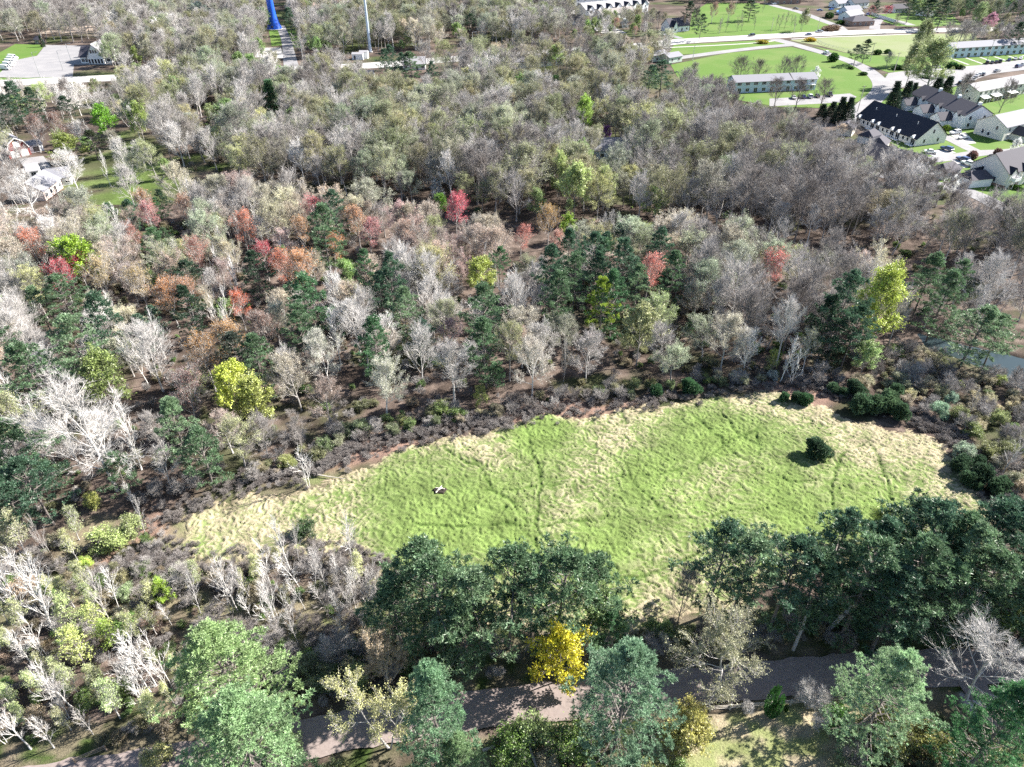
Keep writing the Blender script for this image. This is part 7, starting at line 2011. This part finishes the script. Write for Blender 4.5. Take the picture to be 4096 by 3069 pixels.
def mass(name, items):
    keys = sorted({c['key'] for c in items})
    coll = bpy.data.collections.new(name + '_plants')
    objs = [whole(k) for k in keys]
    for i, o in enumerate(objs):
        o.name = f'woodland_plant.{name}.{i:03d}'
        coll.objects.link(o)
    order = sorted(range(len(objs)), key=lambda i: objs[i].name)
    index = {keys[i]: n for n, i in enumerate(order)}
    me = bpy.data.meshes.new(name)
    n = len(items)
    me.vertices.add(n)
    me.vertices.foreach_set('co', np.array([(c['X'], c['Y'], -.03) for c in items], np.float32).ravel())
    def attr(nm, typ, field, data):
        a = me.attributes.new(nm, typ, 'POINT'); a.data.foreach_set(field, np.asarray(data).ravel())
    attr('pick', 'INT', 'value', np.array([index[c['key']] for c in items], np.int32))
    attr('turn', 'FLOAT_VECTOR', 'vector', np.array([(c['lean'][0], c['lean'][1], c['rz']) for c in items], np.float32))
    attr('size', 'FLOAT_VECTOR', 'vector', np.array([(s * c['wide'], s * c['wide'], s) for c in items for s in [c['H'] / PROTO[c['key']]['H']]], np.float32))
    attr('tint', 'FLOAT_COLOR', 'color', np.array([tuple(c['tint']) + (c['white'],) for c in items], np.float32))
    o = bpy.data.objects.new(name, me)
    COL.objects.link(o)
    ng = bpy.data.node_groups.new(name + '_spread', 'GeometryNodeTree')
    ng.interface.new_socket('Geometry', in_out='INPUT', socket_type='NodeSocketGeometry')
    ng.interface.new_socket('Geometry', in_out='OUTPUT', socket_type='NodeSocketGeometry')
    N, L = ng.nodes, ng.links
    gi, go = N.new('NodeGroupInput'), N.new('NodeGroupOutput')
    ip = N.new('GeometryNodeInstanceOnPoints'); ci = N.new('GeometryNodeCollectionInfo')
    ci.inputs['Collection'].default_value = coll
    ci.inputs['Separate Children'].default_value = True
    ci.inputs['Reset Children'].default_value = True
    ip.inputs['Pick Instance'].default_value = True
    def named(nm, t):
        a = N.new('GeometryNodeInputNamedAttribute'); a.data_type = t; a.inputs['Name'].default_value = nm
        return a.outputs['Attribute']
    L.new(gi.outputs[0], ip.inputs['Points']); L.new(ci.outputs[0], ip.inputs['Instance'])
    L.new(named('pick', 'INT'), ip.inputs['Instance Index'])
    L.new(named('turn', 'FLOAT_VECTOR'), ip.inputs['Rotation'])
    L.new(named('size', 'FLOAT_VECTOR'), ip.inputs['Scale'])
    L.new(ip.outputs[0], go.inputs[0])
    md = o.modifiers.new('spread', 'NODES'); md.node_group = ng
    return tag(o, kind='stuff')


mass('woodland', MASS)
# undergrowth on the forest floor
rgu = random.Random(99)
for poly_v, nn in ((FRONT, 1500), ([(330, 405), (850, 436), (1150, 492), (1480, 495), (2260, 640), (2260, 520), (1930, 350), (1690, 245), (1480, 165), (1000, 165), (430, 190)], 1300), ([(-40, 1200), (850, 1080), (840, 1420), (300, 1660), (-40, 1700)], 500),
                  ([(560, 1500), (850, 1330), (1500, 1360), (2260, 1240), (2260, 1420), (1200, 1490), (620, 1590)], 350)):
    poly = GP(poly_v); xs = [p[0] for p in poly]; ys = [p[1] for p in poly]; k = 0
    while k < nn:
        X, Y = rgu.uniform(min(xs), max(xs)), rgu.uniform(min(ys), max(ys))
        if not inpoly(np.array([X]), np.array([Y]), poly)[0]: continue
        k += 1
        if inpoly(np.array([X]), np.array([Y]), MEADOW)[0] or polydist(np.array([X]), np.array([Y]), ROAD_MID)[0] < 4: continue
        g = rgu.random() * 1.25 < float(fbm(np.array([X * .04]), np.array([Y * .04]), 77, 2)[0])
        LOW.append(dict(key=f'shrub{rgu.randrange(3)}' if g else f'brush{rgu.randrange(4)}', X=X, Y=Y, H=rgu.uniform(.8, 2.4), tint=jit(rgu.choice([(.13, .21, .05), (.20, .20, .10), (.24, .20, .13)]), rgu, .25), white=rgu.uniform(.2, .45), wide=rgu.uniform(1, 1.7), rz=rgu.uniform(0, 6), lean=(0, 0)))
# low brambles along the edge of the wood
for pts, nn, sp in (([(200, 1190), (480, 1068), (660, 1018), (740, 985), (850, 955), (1000, 925), (1130, 900), (1400, 868), (1700, 830), (1800, 855)], 900, 3.2), ([(1850, 870), (1960, 900), (2040, 935), (2110, 1000), (2170, 1080)], 260, 3.0), ([(130, 1260), (240, 1240), (345, 1200), (420, 1240), (640, 1215), (780, 1215), (850, 1290)], 420, 3.5)):
    P_ = smooth_line(GP(pts), 10)
    for k in range(nn):
        q = P_[rgu.randrange(len(P_))]
        LOW.append(dict(key=f'brush{rgu.randrange(4)}', X=q[0] + rgu.gauss(0, 1.6), Y=q[1] + rgu.gauss(.4, sp * .5), H=rgu.uniform(.45, 1.5), tint=SAGE, white=rgu.uniform(.08, .3), wide=rgu.uniform(1.1, 2.0), rz=rgu.uniform(0, 6), lean=(0, 0)))
mass('undergrowth', LOW)
